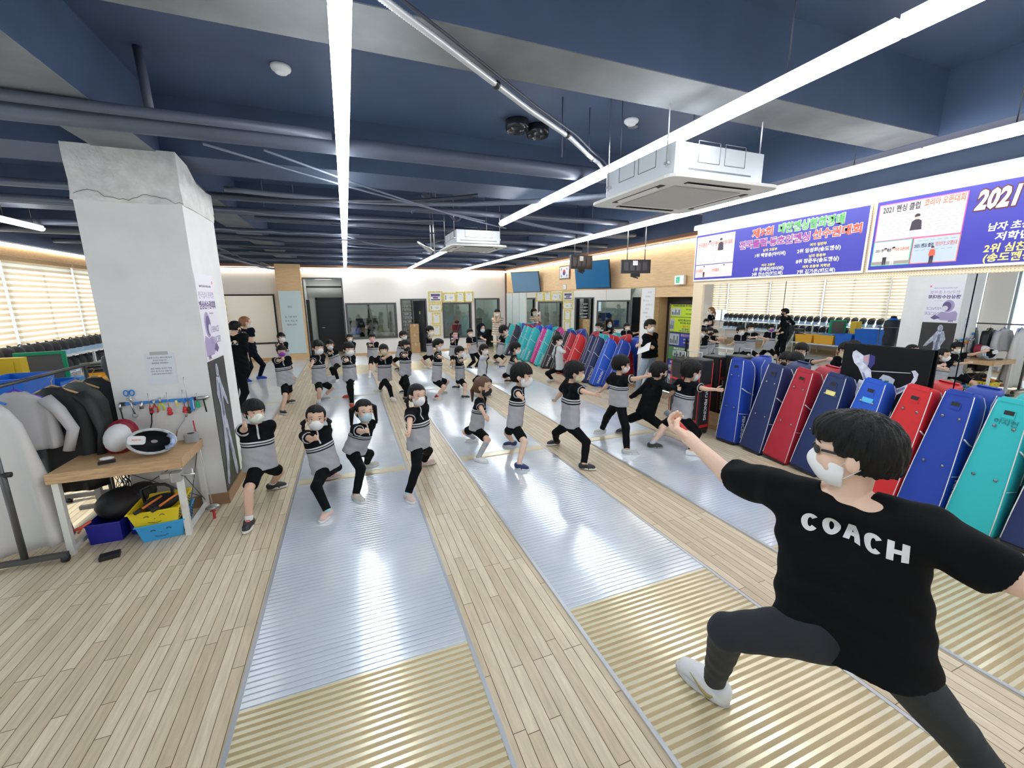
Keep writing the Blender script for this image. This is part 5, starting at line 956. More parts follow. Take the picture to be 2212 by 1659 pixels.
# poster board behind bags
M = frame((5.29, 2.69, 0), (0, -1, 0), (.04, 0, 1)); o = MB(M).bx(-.40, .40, .04, 1.56, -.02, 0).build('poster_board', mat('poster black', (.006, .006, .007), .7, spec=.2)); tag(o, 'black board with two white clad fencers leaning on the mirror behind the bags', 'poster board')
def P2(pts, k, m, nm): q = MB(M); q.poly([((p[0]-.5)*.80, 1.56-p[1]*.80*.93) for p in pts], .002+.001*k); q.build(nm, m, o)
W1 = mat('print white suit', (.62, .64, .72), .6, noise=.25, nscale=18); W2 = mat('print suit shade', (.22, .24, .38), .6); W3 = mat('print navy mesh', (.03, .03, .18), .5)
P2([(.12, .12), (.16, .09), (.28, .17), (.30, .28), (.38, .36), (.41, .50), (.40, .60), (.34, .58), (.28, .45), (.22, .34), (.16, .28), (.12, .18)], 0, W1, 'printed_jacket')
P2([(.26, .52), (.38, .54), (.38, .75), (.37, .98), (.34, 1.05), (.29, 1.0), (.26, .85), (.23, .66)], 0, W1, 'printed_leg'); P2([(.14, 1.08), (.2, 1.04), (.34, 1.02), (.36, 1.06), (.3, 1.1), (.15, 1.12)], 1, W1, 'printed_shoe')
P2([(.26, .16), (.33, .13), (.35, .24), (.33, .31), (.27, .26)], 1, mat('print mask grey', (.42, .36, .46), .6), 'printed_mask'); P2([(.33, .13), (.40, .15), (.41, .26), (.37, .34), (.34, .31)], 1, W3, 'printed_mask'); P2([(.28, .18), (.32, .17), (.325, .22), (.285, .23)], 2, mat('print pink', (.7, .3, .3), .6), 'printed_badge')
P2([(.36, .37), (.60, .345), (.82, .325), (.82, .335), (.6, .357), (.36, .38)], 2, mat('print blade', (.5, .5, .52), .4), 'printed_blade')
P2([(.46, .68), (.50, .62), (.62, .60), (.74, .55), (.84, .46), (.86, .38), (.84, .33), (.82, .30), (.86, .285), (.90, .33), (.895, .42), (.86, .50), (.76, .62), (.68, .70), (.64, .76), (.47, .78)], 0, W1, 'printed_jacket')
P2([(.49, .47), (.53, .40), (.60, .41), (.67, .45), (.66, .52), (.60, .53), (.60, .60), (.53, .60), (.51, .54)], 1, mat('print mask white', (.5, .53, .55), .6), 'printed_mask'); P2([(.49, .47), (.53, .47), (.55, .58), (.52, .6), (.48, .54)], 2, W3, 'printed_mesh'); P2([(.56, .48), (.61, .48), (.6, .54), (.55, .55)], 2, mat('print green', (.02, .2, .12), .6), 'printed_band')
P2([(.28, .40), (.31, .42), (.36, .54), (.33, .56)], 1, W2, 'printed_fold'); P2([(.70, .60), (.78, .53), (.80, .55), (.72, .63)], 1, W2, 'printed_fold'); P2([(.27, .66), (.30, .66), (.33, .95), (.31, .97)], 1, W2, 'printed_fold')
# bags along the far right wall
A = [(15.55, (.015, .015, .018), 'black bag leaning in the corner, farthest from the camera'), (15.1, TL_, 'teal bag lowest beside the black corner bag'), (14.6, (.02, .02, .05), 'dark bag between two teal bags near the corner'), (14.0, TL_, 'teal bag first of three teal ones in the middle of the far row'), (13.45, TL_, 'teal bag second of three teal ones in the far row'), (12.95, TL_, 'teal bag third of three, next to the pink bag'), (12.45, (.62, .03, .26), 'bright pink bag in the far row'),
     (11.9, TL_, 'teal bag just past the pink bag'), (11.4, (.02, .02, .025), 'black bag behind the walking boy in the vest'), (10.95, (.03, .03, .035), 'charcoal bag with white piping beside the red pair'), (10.45, RD, 'dark red bag of the far row, away from the camera'), (10.0, RD2, 'bright red bag of the far row, next to the navy pair'), (9.5, NV, 'navy bag in the far row next to the red pair'), (9.05, NV, 'navy bag in the far row next to the blue bags'), (8.6, RB, 'blue bag second from the end of the far row'), (8.2, BL, 'blue bag at the end of the far row beside the man with the paper')]
for i, (y, c, lb) in enumerate(A):
    bag((5.38+(.10 if i % 3 == 0 else 0), y, 0), .38, -.06, c, lb, 'FENCING', 1.18, .32, .2, yaw=-.28, detail=True)
B2 = [(14.9, TL_, 'teal'), (14.45, BL, 'blue'), (14.1, RD, 'red'), (13.2, RB, 'bright blue'), (11.0, BL, 'blue'), (9.3, TL_, 'teal'), (8.85, RD2, 'red')]
for i, (y, c, nm) in enumerate(B2): bag((5.88, y-.2, 0), .10, 0, c, '%s bag upright in the back layer, %s' % (nm, ('in the far corner', 'second from the corner', 'third from the corner', 'behind the teal trio', 'behind the charcoal bag', 'behind the navy pair', 'behind the blue pair')[i]), None, 1.15, .28, .2, detail=False)
o = MB().ell((5.95, 12.1, 1.2), (.14, .3, .16), 12, 7).build('backpack', M_BLACK) if 0 else None
# blue disc marker and small floor items
o = MB().lathe([(.0, .03), (.04, .03), (.1, .004), (.1, .0), (0, 0)], 16, (5.15, 8.55, .0)).build('marker_disc', BLB); tag(o, 'small blue marker disc on the floor near the far bags', 'marker disc')
# ------------------------------------------------------------------ people: smooth implicit bodies meshed in numpy
f32 = np.float32
class Field:
    def __init__(s, lo, hi, h):
        s.lo = np.array(lo, float); s.h = h; s.n = np.maximum(4, np.ceil((np.array(hi)-lo)/h).astype(int)+1); s.D = np.full(s.n, 1.0, f32)
        s.ax = [(s.lo[i]+h*np.arange(s.n[i])).astype(f32) for i in range(3)]
    def sub(s, lo, hi, mg):
        sl = []
        for i in range(3):
            a = int(max(0, np.floor((lo[i]-mg-s.lo[i])/s.h))); b = int(min(s.n[i], np.ceil((hi[i]+mg-s.lo[i])/s.h)+1))
            if b <= a: return None, None
            sl.append(slice(a, b))
        return tuple(sl), (s.ax[0][sl[0]][:, None, None], s.ax[1][sl[1]][None, :, None], s.ax[2][sl[2]][None, None, :])
    def put(s, sl, d, k):
        e = s.D[sl]
        if k > 0:
            hh = np.clip(.5+.5*(e-d)/k, 0, 1); s.D[sl] = e*(1-hh)+d*hh-k*hh*(1-hh)
        else: s.D[sl] = np.minimum(e, d)
    def cap(s, a, b, ra, rb=None, k=.02, flat=None):
        rb = ra if rb is None else rb; a = np.array(a, float); b = np.array(b, float); R = max(ra, rb)
        sl, P = s.sub(np.minimum(a, b)-R, np.maximum(a, b)+R, max(.03, 2*k, 2.5*s.h))
        if sl is None: return
        px, py, pz = P[0]-a[0], P[1]-a[1], P[2]-a[2]; ba = b-a; L = max(ba @ ba, 1e-9)
        h = np.clip((px*ba[0]+py*ba[1]+pz*ba[2])/L, 0, 1)
        d = np.sqrt((px-h*ba[0])**2+(py-h*ba[1])**2+(pz-h*ba[2])**2)-(ra+(rb-ra)*h)
        s.put(sl, d.astype(f32), k)
    def ell(s, c, r, Rm, k=.01):
        c = np.array(c, float); R = max(r); sl, P = s.sub(c-R, c+R, max(.02, 2*k, 2.5*s.h))
        if sl is None: return
        s.put(sl, ell_d(P, c, r, Rm).astype(f32), k)
    def mesh(s):
        return nets(s.D, s.lo, s.h)
def ell_d(P, c, r, Rm):
    x, y, z = P[0]-c[0], P[1]-c[1], P[2]-c[2]
    q = [(x*Rm[0][i]+y*Rm[1][i]+z*Rm[2][i])/r[i] for i in range(3)]
    k0 = np.sqrt(q[0]**2+q[1]**2+q[2]**2)+1e-9; k1 = np.sqrt((q[0]/r[0])**2+(q[1]/r[1])**2+(q[2]/r[2])**2)+1e-9
    return k0*(k0-1)/k1
def nets(D, lo, h):
    S = D < 0; n = np.array(D.shape)-1
    c = [S[i:i+n[0], j:j+n[1], k:k+n[2]] for i in (0, 1) for j in (0, 1) for k in (0, 1)]
    cnt = sum(x.astype(np.int8) for x in c); act = (cnt > 0) & (cnt < 8); I = np.argwhere(act)
    if len(I) == 0: return np.zeros((0, 3)), np.zeros((0, 4), int)
    corners = np.array([(i, j, k) for i in (0, 1) for j in (0, 1) for k in (0, 1)])
    V = np.stack([D[I[:, 0]+o[0], I[:, 1]+o[1], I[:, 2]+o[2]] for o in corners], 1)
    acc = np.zeros((len(I), 3)); num = np.zeros(len(I))
    for a in range(8):
        for b in range(a+1, 8):
            if np.abs(corners[a]-corners[b]).sum() != 1: continue
            m = (V[:, a] < 0) != (V[:, b] < 0); t = V[m, a]/(V[m, a]-V[m, b])
            acc[m] += corners[a]+t[:, None]*(corners[b]-corners[a]); num[m] += 1
    P = lo+h*(I+acc/num[:, None]); idx = np.full(D.shape, -1, int); idx[I[:, 0], I[:, 1], I[:, 2]] = np.arange(len(I)); F = []
    for ax in range(3):
        u, v = [(1, 2), (2, 0), (0, 1)][ax]; s0 = [slice(1, None)]*3; s1 = [slice(1, None)]*3; s0[ax] = slice(0, -1); s1[ax] = slice(1, None)
        A = S[tuple(s0)]; B = S[tuple(s1)]; E = np.argwhere(A != B); off = np.ones(3, int); off[ax] = 0; E = E+off
        du = np.zeros(3, int); du[u] = 1; dv = np.zeros(3, int); dv[v] = 1
        g = lambda q: idx[np.clip(q[:, 0], 0, D.shape[0]-1), np.clip(q[:, 1], 0, D.shape[1]-1), np.clip(q[:, 2], 0, D.shape[2]-1)]
        q = np.stack([g(E-du-dv), g(E-dv), g(E), g(E-du)], 1); pos = S[E[:, 0], E[:, 1], E[:, 2]]
        q = np.where(pos[:, None], q[:, ::-1], q); F.append(q[(q >= 0).all(1)])
    return P, np.concatenate(F)
def np_mesh(name, parts, m, parent, origin, attr=None):
    V = np.concatenate([p[0] for p in parts]); o = 0; F = []
    for p in parts: F.append(p[1]+o); o += len(p[0])
    F = np.concatenate(F); me = bpy.data.meshes.new(name); me.vertices.add(len(V)); me.vertices.foreach_set('co', (V-np.array(origin)).astype(f32).ravel())
    me.loops.add(F.size); me.loops.foreach_set('vertex_index', F.ravel().astype(np.int32)); me.polygons.add(len(F))
    me.polygons.foreach_set('loop_start', np.arange(0, F.size, 4, dtype=np.int32)); me.polygons.foreach_set('loop_total', np.full(len(F), 4, np.int32)); me.polygons.foreach_set('use_smooth', np.ones(len(F), bool))
    me.update(calc_edges=True); me.materials.append(m)
    if attr is not None:
        A = me.attributes.new('fit', 'FLOAT_VECTOR', 'POINT'); A.data.foreach_set('vector', attr(V).astype(f32).ravel())
    ob = bpy.data.objects.new(name, me); COL.objects.link(ob); ob.parent = parent; return ob
def nrm(v): v = np.array(v, float); return v/max(np.linalg.norm(v), 1e-9)
def ik(a, c, l1, l2, pole):
    """middle joint of a two bone chain, bending towards the pole"""
    a, c = np.array(a, float), np.array(c, float); d = c-a; L = np.linalg.norm(d)
    if l1+l2 < L*1.004: s = L*1.004/(l1+l2); l1 *= s; l2 *= s
    x = (l1*l1-l2*l2+L*L)/(2*L); y = sqrt(max(0, l1*l1-x*x)); u = d/L; p = np.array(pole, float); p = nrm(p-u*(p @ u)); return a+u*x+p*y
def az(a): return np.array([cos(radians(a)), sin(radians(a)), 0.])
# materials
SKIN = mat('skin', (.66, .42, .30), .5, noise=.04, nscale=12); SKIN_B = mat('light skin', (.74, .50, .37), .5, noise=.04, nscale=12)
HAIR = mat('black hair', (.0035, .003, .003), .5, spec=.25, bump=.4, bscale=90, stretch=(3, 3, .6)); HAIRB = mat('brown hair', (.10, .045, .02), .45, bump=.3, bscale=90, stretch=(3, 3, .6)); HAIRC = mat('auburn hair', (.28, .12, .05), .45)
CLB = mat('black knit', (.0035, .004, .005), .85, spec=.15, bump=.2, bscale=14); CLNV = mat('navy black cloth', (.004, .006, .014), .85, spec=.15, bump=.2, bscale=14)
def polo(name, grey=(.40, .40, .42), cut=.55):
    """school polo: black yoke and sleeves, white stripes, grey body; the pattern rides on the fitted coordinate."""
    m, nt, b, N, L = nodes(name)
    at = N('ShaderNodeAttribute'); at.attribute_name = 'fit'; s = N('ShaderNodeSeparateXYZ'); L(at.outputs['Vector'], s.inputs[0])
    r = N('ShaderNodeValToRGB'); r.color_ramp.interpolation = 'CONSTANT'; e = r.color_ramp.elements; g = (*grey, 1); bk = (.0035, .004, .006, 1); wt = (.58, .58, .60, 1)
    e[0].position = 0; e[0].color = g; e[1].position = cut/2; e[1].color = bk
    for p, c in ((cut+.030, g), (cut+.058, wt), (cut+.064, bk), (cut+.085, wt), (cut+.115, bk)):
        q = e.new(p/2); q.color = c
    sc = N('ShaderNodeMath'); sc.operation = 'MULTIPLY'; L(s.outputs[1], sc.inputs[0]); sc.inputs[1].default_value = .5; L(sc.outputs[0], r.inputs[0])
    r2 = N('ShaderNodeValToRGB'); r2.color_ramp.interpolation = 'CONSTANT'; e2 = r2.color_ramp.elements; e2[0].position = 0; e2[0].color = bk; e2[1].position = .95; e2[1].color = g; L(s.outputs[2], r2.inputs[0])
    gt = N('ShaderNodeMath'); gt.operation = 'GREATER_THAN'; L(s.outputs[2], gt.inputs[0]); gt.inputs[1].default_value = 0.
    mx = N('ShaderNodeMix'); mx.data_type = 'RGBA'; L(gt.outputs[0], mx.inputs[0]); L(r.outputs[0], mx.inputs[6]); L(r2.outputs[0], mx.inputs[7])
    # placket: thin pale line down the chest
    ab = N('ShaderNodeMath'); ab.operation = 'COMPARE'; L(s.outputs[0], ab.inputs[0]); ab.inputs[1].default_value = .0; ab.inputs[2].default_value = .008
    t2 = N('ShaderNodeMath'); t2.operation = 'GREATER_THAN'; L(s.outputs[1], t2.inputs[0]); t2.inputs[1].default_value = .72
    t3 = N('ShaderNodeMath'); t3.operation = 'LESS_THAN'; L(s.outputs[2], t3.inputs[0]); t3.inputs[1].default_value = -1.5
    m1 = N('ShaderNodeMath'); m1.operation = 'MULTIPLY'; L(ab.outputs[0], m1.inputs[0]); L(t2.outputs[0], m1.inputs[1]); m2 = N('ShaderNodeMath'); m2.operation = 'MULTIPLY'; L(m1.outputs[0], m2.inputs[0]); L(t3.outputs[0], m2.inputs[1])
    mz = N('ShaderNodeMix'); mz.data_type = 'RGBA'; L(m2.outputs[0], mz.inputs[0]); L(mx.outputs[2], mz.inputs[6]); mz.inputs[7].default_value = wt
    L(mz.outputs[2], b.inputs['Base Color']); b.inputs['Roughness'].default_value = .85; b.inputs['Specular IOR Level'].default_value = .15
    tc = N('ShaderNodeTexCoord'); n = N('ShaderNodeTexNoise'); n.inputs['Scale'].default_value = 14; L(tc.outputs['Object'], n.inputs['Vector']); bp = N('ShaderNodeBump'); bp.inputs['Strength'].default_value = .3; bp.inputs['Distance'].default_value = .02; L(n.outputs[0], bp.inputs['Height']); L(bp.outputs[0], b.inputs['Normal'])
    return m
POLO = polo('school polo')
def stripe_top(name, c1, c2, per):
    m, nt, b, N, L = nodes(name); at = N('ShaderNodeAttribute'); at.attribute_name = 'fit'; s = N('ShaderNodeSeparateXYZ'); L(at.outputs['Vector'], s.inputs[0])
    d = N('ShaderNodeMath'); d.operation = 'DIVIDE'; L(s.outputs[1], d.inputs[0]); d.inputs[1].default_value = per; f = N('ShaderNodeMath'); f.operation = 'FRACT'; L(d.outputs[0], f.inputs[0])
    r = N('ShaderNodeValToRGB'); r.color_ramp.interpolation = 'CONSTANT'; r.color_ramp.elements[0].color = (*c1, 1); r.color_ramp.elements[1].position = .55; r.color_ramp.elements[1].color = (*c2, 1); L(f.outputs[0], r.inputs[0]); L(r.outputs[0], b.inputs['Base Color']); b.inputs['Roughness'].default_value = .8; return m
def vest(name):
    m, nt, b, N, L = nodes(name); at = N('ShaderNodeAttribute'); at.attribute_name = 'fit'; s = N('ShaderNodeSeparateXYZ'); L(at.outputs['Vector'], s.inputs[0])
    ab = N('ShaderNodeMath'); ab.operation = 'ABSOLUTE'; L(s.outputs[0], ab.inputs[0]); r = N('ShaderNodeValToRGB'); r.color_ramp.interpolation = 'CONSTANT'; r.color_ramp.elements[0].color = (.012, .012, .014, 1); r.color_ramp.elements[1].position = .055; r.color_ramp.elements[1].color = (.55, .57, .58, 1); L(ab.outputs[0], r.inputs[0])
    L(r.outputs[0], b.inputs['Base Color']); b.inputs['Roughness'].default_value = .7; return m
TOPS = {'polo': POLO, 'black': CLB, 'navy': CLNV, 'stripe': stripe_top('striped tee', (.72, .66, .60), (.45, .30, .18), .13), 'vest': vest('varsity jacket')}
MW = mat('mask white', (.80, .80, .80), .6); MK = {'w': MW, 'k': mat('mask black', (.012, .012, .014), .6), 'b': mat('mask pale blue', (.50, .66, .74), .6), 'p': mat('mask purple', (.26, .06, .42), .6), 'r': mat('mask pink', (.80, .42, .55), .6), 'y': mat('mask cream', (.66, .62, .40), .6), 'g': mat('mask pale green white', (.72, .76, .66), .6, noise=.2, nscale=50)}
def hand(parts, W, fdir, up, side, L, pose, h):
    """five separate fingers with bends; W wrist, fdir along the fingers, up = back of the hand, side=+1 thumb at the left of that frame"""
    y = nrm(fdir); z = nrm(np.array(up)-y*(np.array(up) @ y)); x = np.cross(y, z)*side
    W = np.array(W, float); Q = lambda a, b, c: W+x*a*L+y*b*L+z*c*L
    F = Field(W-1.25*L, W+1.25*L, h)
    F.cap(Q(0, -.25, 0), Q(0, .05, 0), .165*L, .17*L, .02)
    xs = (.155, .055, -.05, -.15); fl = (.40, .46, .43, .34); rr = (.056, .058, .055, .048)
    for i in range(4): F.cap(Q(xs[i]*.7, .05, 0), Q(xs[i], .48, 0), .09*L, .078*L, .04*L)
    curl = {'open': (.12, .15, .2, .25), 'relax': (.45, .55, .6, .65), 'fist': (1.35, 1.4, 1.4, 1.4), 'point': (.08, 1.35, 1.4, 1.4), 'grip': (.95, 1.0, 1.05, 1.1)}[pose]
    for i in range(4):
        p = Q(xs[i], .50, 0); a = curl[i]*.6; dirs = []
        for j, sg in enumerate((.44, .31, .25)):
            ang = a if j == 0 else a+curl[i]*(.85 if j == 1 else 1.35); v = y*cos(ang)-z*sin(ang)+x*(xs[i]*.35 if curl[i] < .5 else 0); q = p+nrm(v)*fl[i]*L*sg; F.cap(p, q, rr[i]*L*(1.1-.12*j), rr[i]*L*(1.0-.14*j), .008*L); p = q
    if pose in ('fist', 'grip'): tp = [Q(.15, .08, -.03), Q(.26, .28, -.10), Q(.17, .45, -.22), Q(.04, .50, -.25)]
    elif pose == 'open': tp = [Q(.14, .06, -.02), Q(.30, .22, -.03), Q(.38, .40, -.02), Q(.42, .54, 0)]
    else: tp = [Q(.15, .06, -.03), Q(.27, .24, -.09), Q(.28, .42, -.12), Q(.25, .55, -.13)]
    for j in range(3): F.cap(tp[j], tp[j+1], (.085, .068, .06)[j]*L, (.068, .06, .05)[j]*L, .012*L)
    parts.append(F.mesh())
def person(o, label, name='person', top='polo', pants='short', hair='bowl', mask='w', shoe=((.02, .02, .022), (.7, .7, .7)), sock=None, poses=('open', 'relax'), lod=1, adult=False, cat='person', group=None, glasses=False, topm=None, skin=None, hairm=None, sleeve=.62, hem=.03, pantm=None, hand_up=None, thumb=None, legs=True, elbows=None, knees=None, pitch=0., belly=1.):
    H = o['H']; P, N, HD = [np.array(o[k], float) for k in ('P', 'N', 'hd')]; hh = o['hh']; k = (H/1.22) if not adult else H/1.72
    h = {0: .0065, 1: .0085, 2: .012}[lod]; hf = {0: .0042, 1: .006, 2: .009}[lod]
    F0, B0 = o['F'], o['B']; base = np.array([(F0[0]+B0[0])/2, (F0[1]+B0[1])/2, 0.]); e = empty(name, base, 0, label, cat, group)
    cr = az(o['ca']-90); cf = az(o['ca']); axis = nrm(N-P); 
    if adult: sw, hw, tr, dl, ua, fa, wr, th, kn, an, nk = [k*v for v in (.185, .088, .105, .062, .050, .040, .027, .082, .056, .038, .055)]
    else: sw, hw, tr, dl, ua, fa, wr, th, kn, an, nk = [k*v for v in (.118, .060, .074, .042, .034, .028, .019, .060, .042, .029, .038)]
    SR = N+cr*sw-axis*.03*k; SLh = N-cr*sw-axis*.03*k
    if 'SR' in o: SR = np.array(o['SR'], float)
    if 'SL' in o: SLh = np.array(o['SL'], float)
    W1_, W2_ = np.array(o['W'], float), np.array(o['W2'], float); al = .158*H
    E1 = ik(SR, W1_, al, al*.92, (0, 0, -1)-cf*.1) if not elbows else np.array(elbows[0], float); E2 = ik(SLh, W2_, al, al*.92, (-cf*.5+np.array((0, 0, -.8)))) if not elbows else np.array(elbows[1], float)
    # legs: feet on the floor
    fl = (.182 if not adult else .26)*k; ah = .055*k if not adult else .085*k
    fd = [az(F0[2]), az(B0[2])]; A = [np.array([F0[0], F0[1], ah+.012])-fd[0]*fl*.22, np.array([B0[0], B0[1], ah+.012])-fd[1]*fl*.22]
    pd = nrm(A[0]-A[1]); pd[2] = 0; hp = [P+nrm(cr*.5+pd*.8)*hw-axis*.0, P-nrm(cr*.5+pd*.8)*hw]; ll = .235*H
    hp = [hp[0]-np.array((0, 0, .03*k)), hp[1]-np.array((0, 0, .03*k))]
    KN = [ik(hp[i], A[i], ll, ll*.97, fd[i]+np.array((0, 0, .25))) for i in (0, 1)]
    if knees: KN = [np.array(q, float) if q is not None else KN[i] for i, q in enumerate(knees)]
    # head frame
    hz = nrm(HD-N); hfv = nrm(az(o['ha'])+np.array((0, 0, pitch))); up = nrm(np.array((0, 0, 1.))*.75+hz*.35); hy = nrm(hfv-up*(hfv @ up)); hx = np.cross(hy, up); Rh = np.stack([hx, hy, up], 1); S = hh*1.0
    Qh = lambda x, y, z: HD+Rh @ (np.array([x, y, z])*S)
    ptsA = np.array([P, N, HD, SR, SLh, W1_, W2_, E1, E2, *A, *KN]); lo = ptsA.min(0)-.16*k-.02; hi = ptsA.max(0)+.16*k+.02; lo[2] = max(lo[2], 0.)
    # --- body
    F = Field(lo, hi, h)
    mid = P+(N-P)*.55
    for s, SH in ((1, SR), (-1, SLh)):
        F.cap(P+cr*s*hw*.7, mid+cr*s*sw*.45, tr*.82, tr*.85, .03*k); F.cap(mid+cr*s*sw*.45, SH*.72+N*.28-axis*.05*k, tr*.85, tr*.62, .03*k); F.cap(N-axis*.02*k, SH, nk*.9, dl, .03*k)
    for SH, E, Wr in ((SR, E1, W1_), (SLh, E2, W2_)): F.cap(SH, E, ua*1.05, ua*.86, .015*k); F.cap(E, Wr, fa, wr, .012*k)
    F.cap(N-axis*.02*k, HD-Rh[:, 2]*S*.25-Rh[:, 1]*S*.06, nk, nk*.92, .012*k)
    for i in (0, 1): F.cap(hp[i], KN[i], th, kn, .02*k); F.cap(KN[i], KN[i]*.55+A[i]*.45, kn*.98, kn*.92, .012*k); F.cap(KN[i]*.6+A[i]*.4, A[i], kn*.9, an, .012*k); F.cap(A[i], A[i]+fd[i]*fl*.5-np.array((0, 0, ah*.5)), an*.7, an*.5, .01)
    parts = [F.mesh()]
    # --- head, finer
    G = Field(HD-.66*S, HD+.66*S, hf)
    G.ell(Qh(0, -.06, .12), np.array((.365, .44, .39))*S, Rh, .06*S); G.ell(Qh(0, .06, -.14), np.array((.285, .33, .36))*S, Rh, .08*S)
    G.cap(Qh(0, .30, -.0), Qh(0, .385, -.12), .028*S, .047*S, .05*S); G.cap(Qh(-.04, .2, -.4), Qh(.04, .2, -.4), .09*S, .09*S, .07*S); G.cap(Qh(-.17, .33, .10), Qh(.17, .33, .10), .035*S, .035*S, .07*S)
    for s in (-1, 1): G.ell(Qh(s*.375, -.04, -.04), np.array((.035, .085, .125))*S, Rh, .02*S); G.cap(Qh(s*.15, .25, -.12), Qh(s*.2, .2, -.2), .10*S, .08*S, .06*S)
    G.cap(Qh(0, -.08, -.2), N-axis*.0, nk*.95, nk, .03*S)
    parts.append(G.mesh())
    HL = (.118 if not adult else .185)*k
    hfr = {0: .0032, 1: .0045, 2: .0065}[lod]
    for i, (E, Wr) in enumerate(((E1, W1_), (E2, W2_))):
        d = nrm(Wr-E); upv = np.array(hand_up[i], float) if hand_up and hand_up[i] is not None else (nrm(np.cross(d, (0, 0, 1.)))*(-1 if i == 0 else 1) if poses[i] in ('open', 'fist', 'point') else nrm(np.cross(d, cf))+cr*(1 if i == 0 else -1)*1.)
        sd = 1 if (np.cross(d, upv-d*(upv @ d)) @ np.array((0, 0, 1.))) > 0 else -1
        if thumb and thumb[i]: sd = thumb[i]
        hand(parts, Wr, d, upv, sd, HL, poses[i], hfr)
    body = np_mesh('body', parts, skin or SKIN, e, base)
    # --- shirt
    rnd = np.random.RandomState(int(abs(P[0]*1000)) % 9999); ph = rnd.uniform(0, 6, 6); ex = (.018 if not adult else .014)*k
    F = Field(lo-.03, hi+.03, h); hemP = P-axis*(hem+.06)*k
    for s, SH in ((1, SR), (-1, SLh)):
        F.cap(hemP+cr*s*hw*1.12, mid+cr*s*sw*.5, (tr+ex)*1.06*belly, tr*.90+ex, .05*k); F.cap(mid+cr*s*sw*.45, SH*.74+N*.26-axis*.05*k, tr*.90+ex, tr*.64+ex, .04*k); F.cap(N-axis*.035*k, SH, nk*.8+ex, dl+ex*.8, .035*k)
    F.cap(hemP+cf*.01, mid+cf*.012*k, tr*1.0+ex, tr*.98+ex, .05*k)
    for SH, E in ((SR, E1), (SLh, E2)):
        c = SH+(E-SH)*(sleeve+.04); F.cap(SH, c, dl+ex*.6, (ua+ex*1.6) if sleeve < .9 else ua+ex*.7, .02*k)
        if sleeve > .95: F.cap(c, E, ua+ex*.8, fa+ex*.9, .01)
    if sleeve > .95:
        for E, Wr in ((E1, W1_), (E2, W2_)): F.cap(E, Wr, fa+ex*.95, wr+ex*.9, .012)
    X, Y, Z = F.ax[0][:, None, None], F.ax[1][None, :, None], F.ax[2][None, None, :]
    amp = .0035*k if not adult else .006*k; w = 1/k
    F.D += (amp*(np.sin(X*31*w+Z*22*w+ph[0])*np.sin(Y*27*w-Z*15*w+ph[1])+.6*np.sin(Z*60*w+X*35*w+Y*20*w+ph[2]))).astype(f32)
    dot = lambda v, p: ((X-p[0])*v[0]+(Y-p[1])*v[1]+(Z-p[2])*v[2])
    hc = P-axis*hem*k; F.D = np.maximum(F.D, -dot(axis, hc)+0*X).astype(f32)                        # hem
    na = nrm(axis*.6+nrm(HD-N)*.6); qx = dot(na, N); rad = np.sqrt(np.maximum(0, (X-N[0])**2+(Y-N[1])**2+(Z-N[2])**2-qx**2))
    F.D = np.maximum(F.D, -np.maximum(-(qx-.012*k), rad-nk*(1.6 if not adult else 1.3))).astype(f32)                        # neckline
    if sleeve < .95:
        for SH, E in ((SR, E1), (SLh, E2)):
            u_ = nrm(E-SH); c = SH+(E-SH)*sleeve; ax_ = dot(u_, c); near = np.sqrt((X-c[0])**2+(Y-c[1])**2+(Z-c[2])**2) < .16*k+.02
            rdm = np.sqrt(np.maximum(0, (X-c[0])**2+(Y-c[1])**2+(Z-c[2])**2-ax_**2)); cutm = near & (rdm < (ua+ex*1.6)*1.7) & (ax_ > -.04*k) & (dot(nrm(SH-N), N) > sw*.8*0+0.0); dd = np.maximum(F.D, ax_); F.D = np.where(cutm, dd, F.D).astype(f32)
    def fit(V):
        t = ((V-hc) @ axis)/np.linalg.norm(N-hc); lat = (V-N) @ cr; fr = (V-(P+axis*(((V-P) @ axis)[:, None]))) @ cf; s3 = np.where(fr > 0, -2., -1.)
        for SH, E in ((SR, E1), (SLh, E2)):
            u_ = nrm(E-SH); Ls = np.linalg.norm(E-SH)*sleeve; a = (V-SH) @ u_; rad = np.linalg.norm((V-SH)-a[:, None]*u_, axis=1)
            out = ((V-N) @ (nrm(SH-N)*1.0)) > sw*.78; s3 = np.where((a > Ls*.15) & (rad < dl*1.9) & out & (a < Ls*1.1), np.where(rad < (ua+ex)*.93, .5, np.clip(a/Ls, .05, 1)), s3)
        return np.stack([lat, t, s3], 1)
    sh = np_mesh('shirt', [F.mesh()], topm or TOPS[top], e, base, fit)
    # --- trousers or shorts
    cut = {'short': .80, 'long': 1.9, 'capri': 1.2}[pants]; F = Field(lo-.03, hi+.03, h); px = .010*k*(1.0 if not adult else 1.2)
    F.cap(P+cr*hw*.6+axis*.03*k, P-cr*hw*.6+axis*.03*k, tr*.86, tr*.86, .03*k)
    for i in (0, 1):
        F.cap(hp[i]+axis*.02*k, hp[i], th+px, th+px, .02); 
        if pants == 'short': F.cap(hp[i], KN[i], th+px, kn+px*2.0, .03*k)
        else: F.cap(hp[i], KN[i], th+px, kn+px*1.1, .03*k); F.cap(KN[i], A[i], kn+px*1.1, an+px*1.0, .015*k)
    X, Y, Z = F.ax[0][:, None, None], F.ax[1][None, :, None], F.ax[2][None, None, :]
    F.D += (amp*(.8 if not adult else .4)*(np.sin(X*40*w+Z*28*w+ph[3])*np.sin(Y*30*w-Z*30*w+ph[4]))).astype(f32)
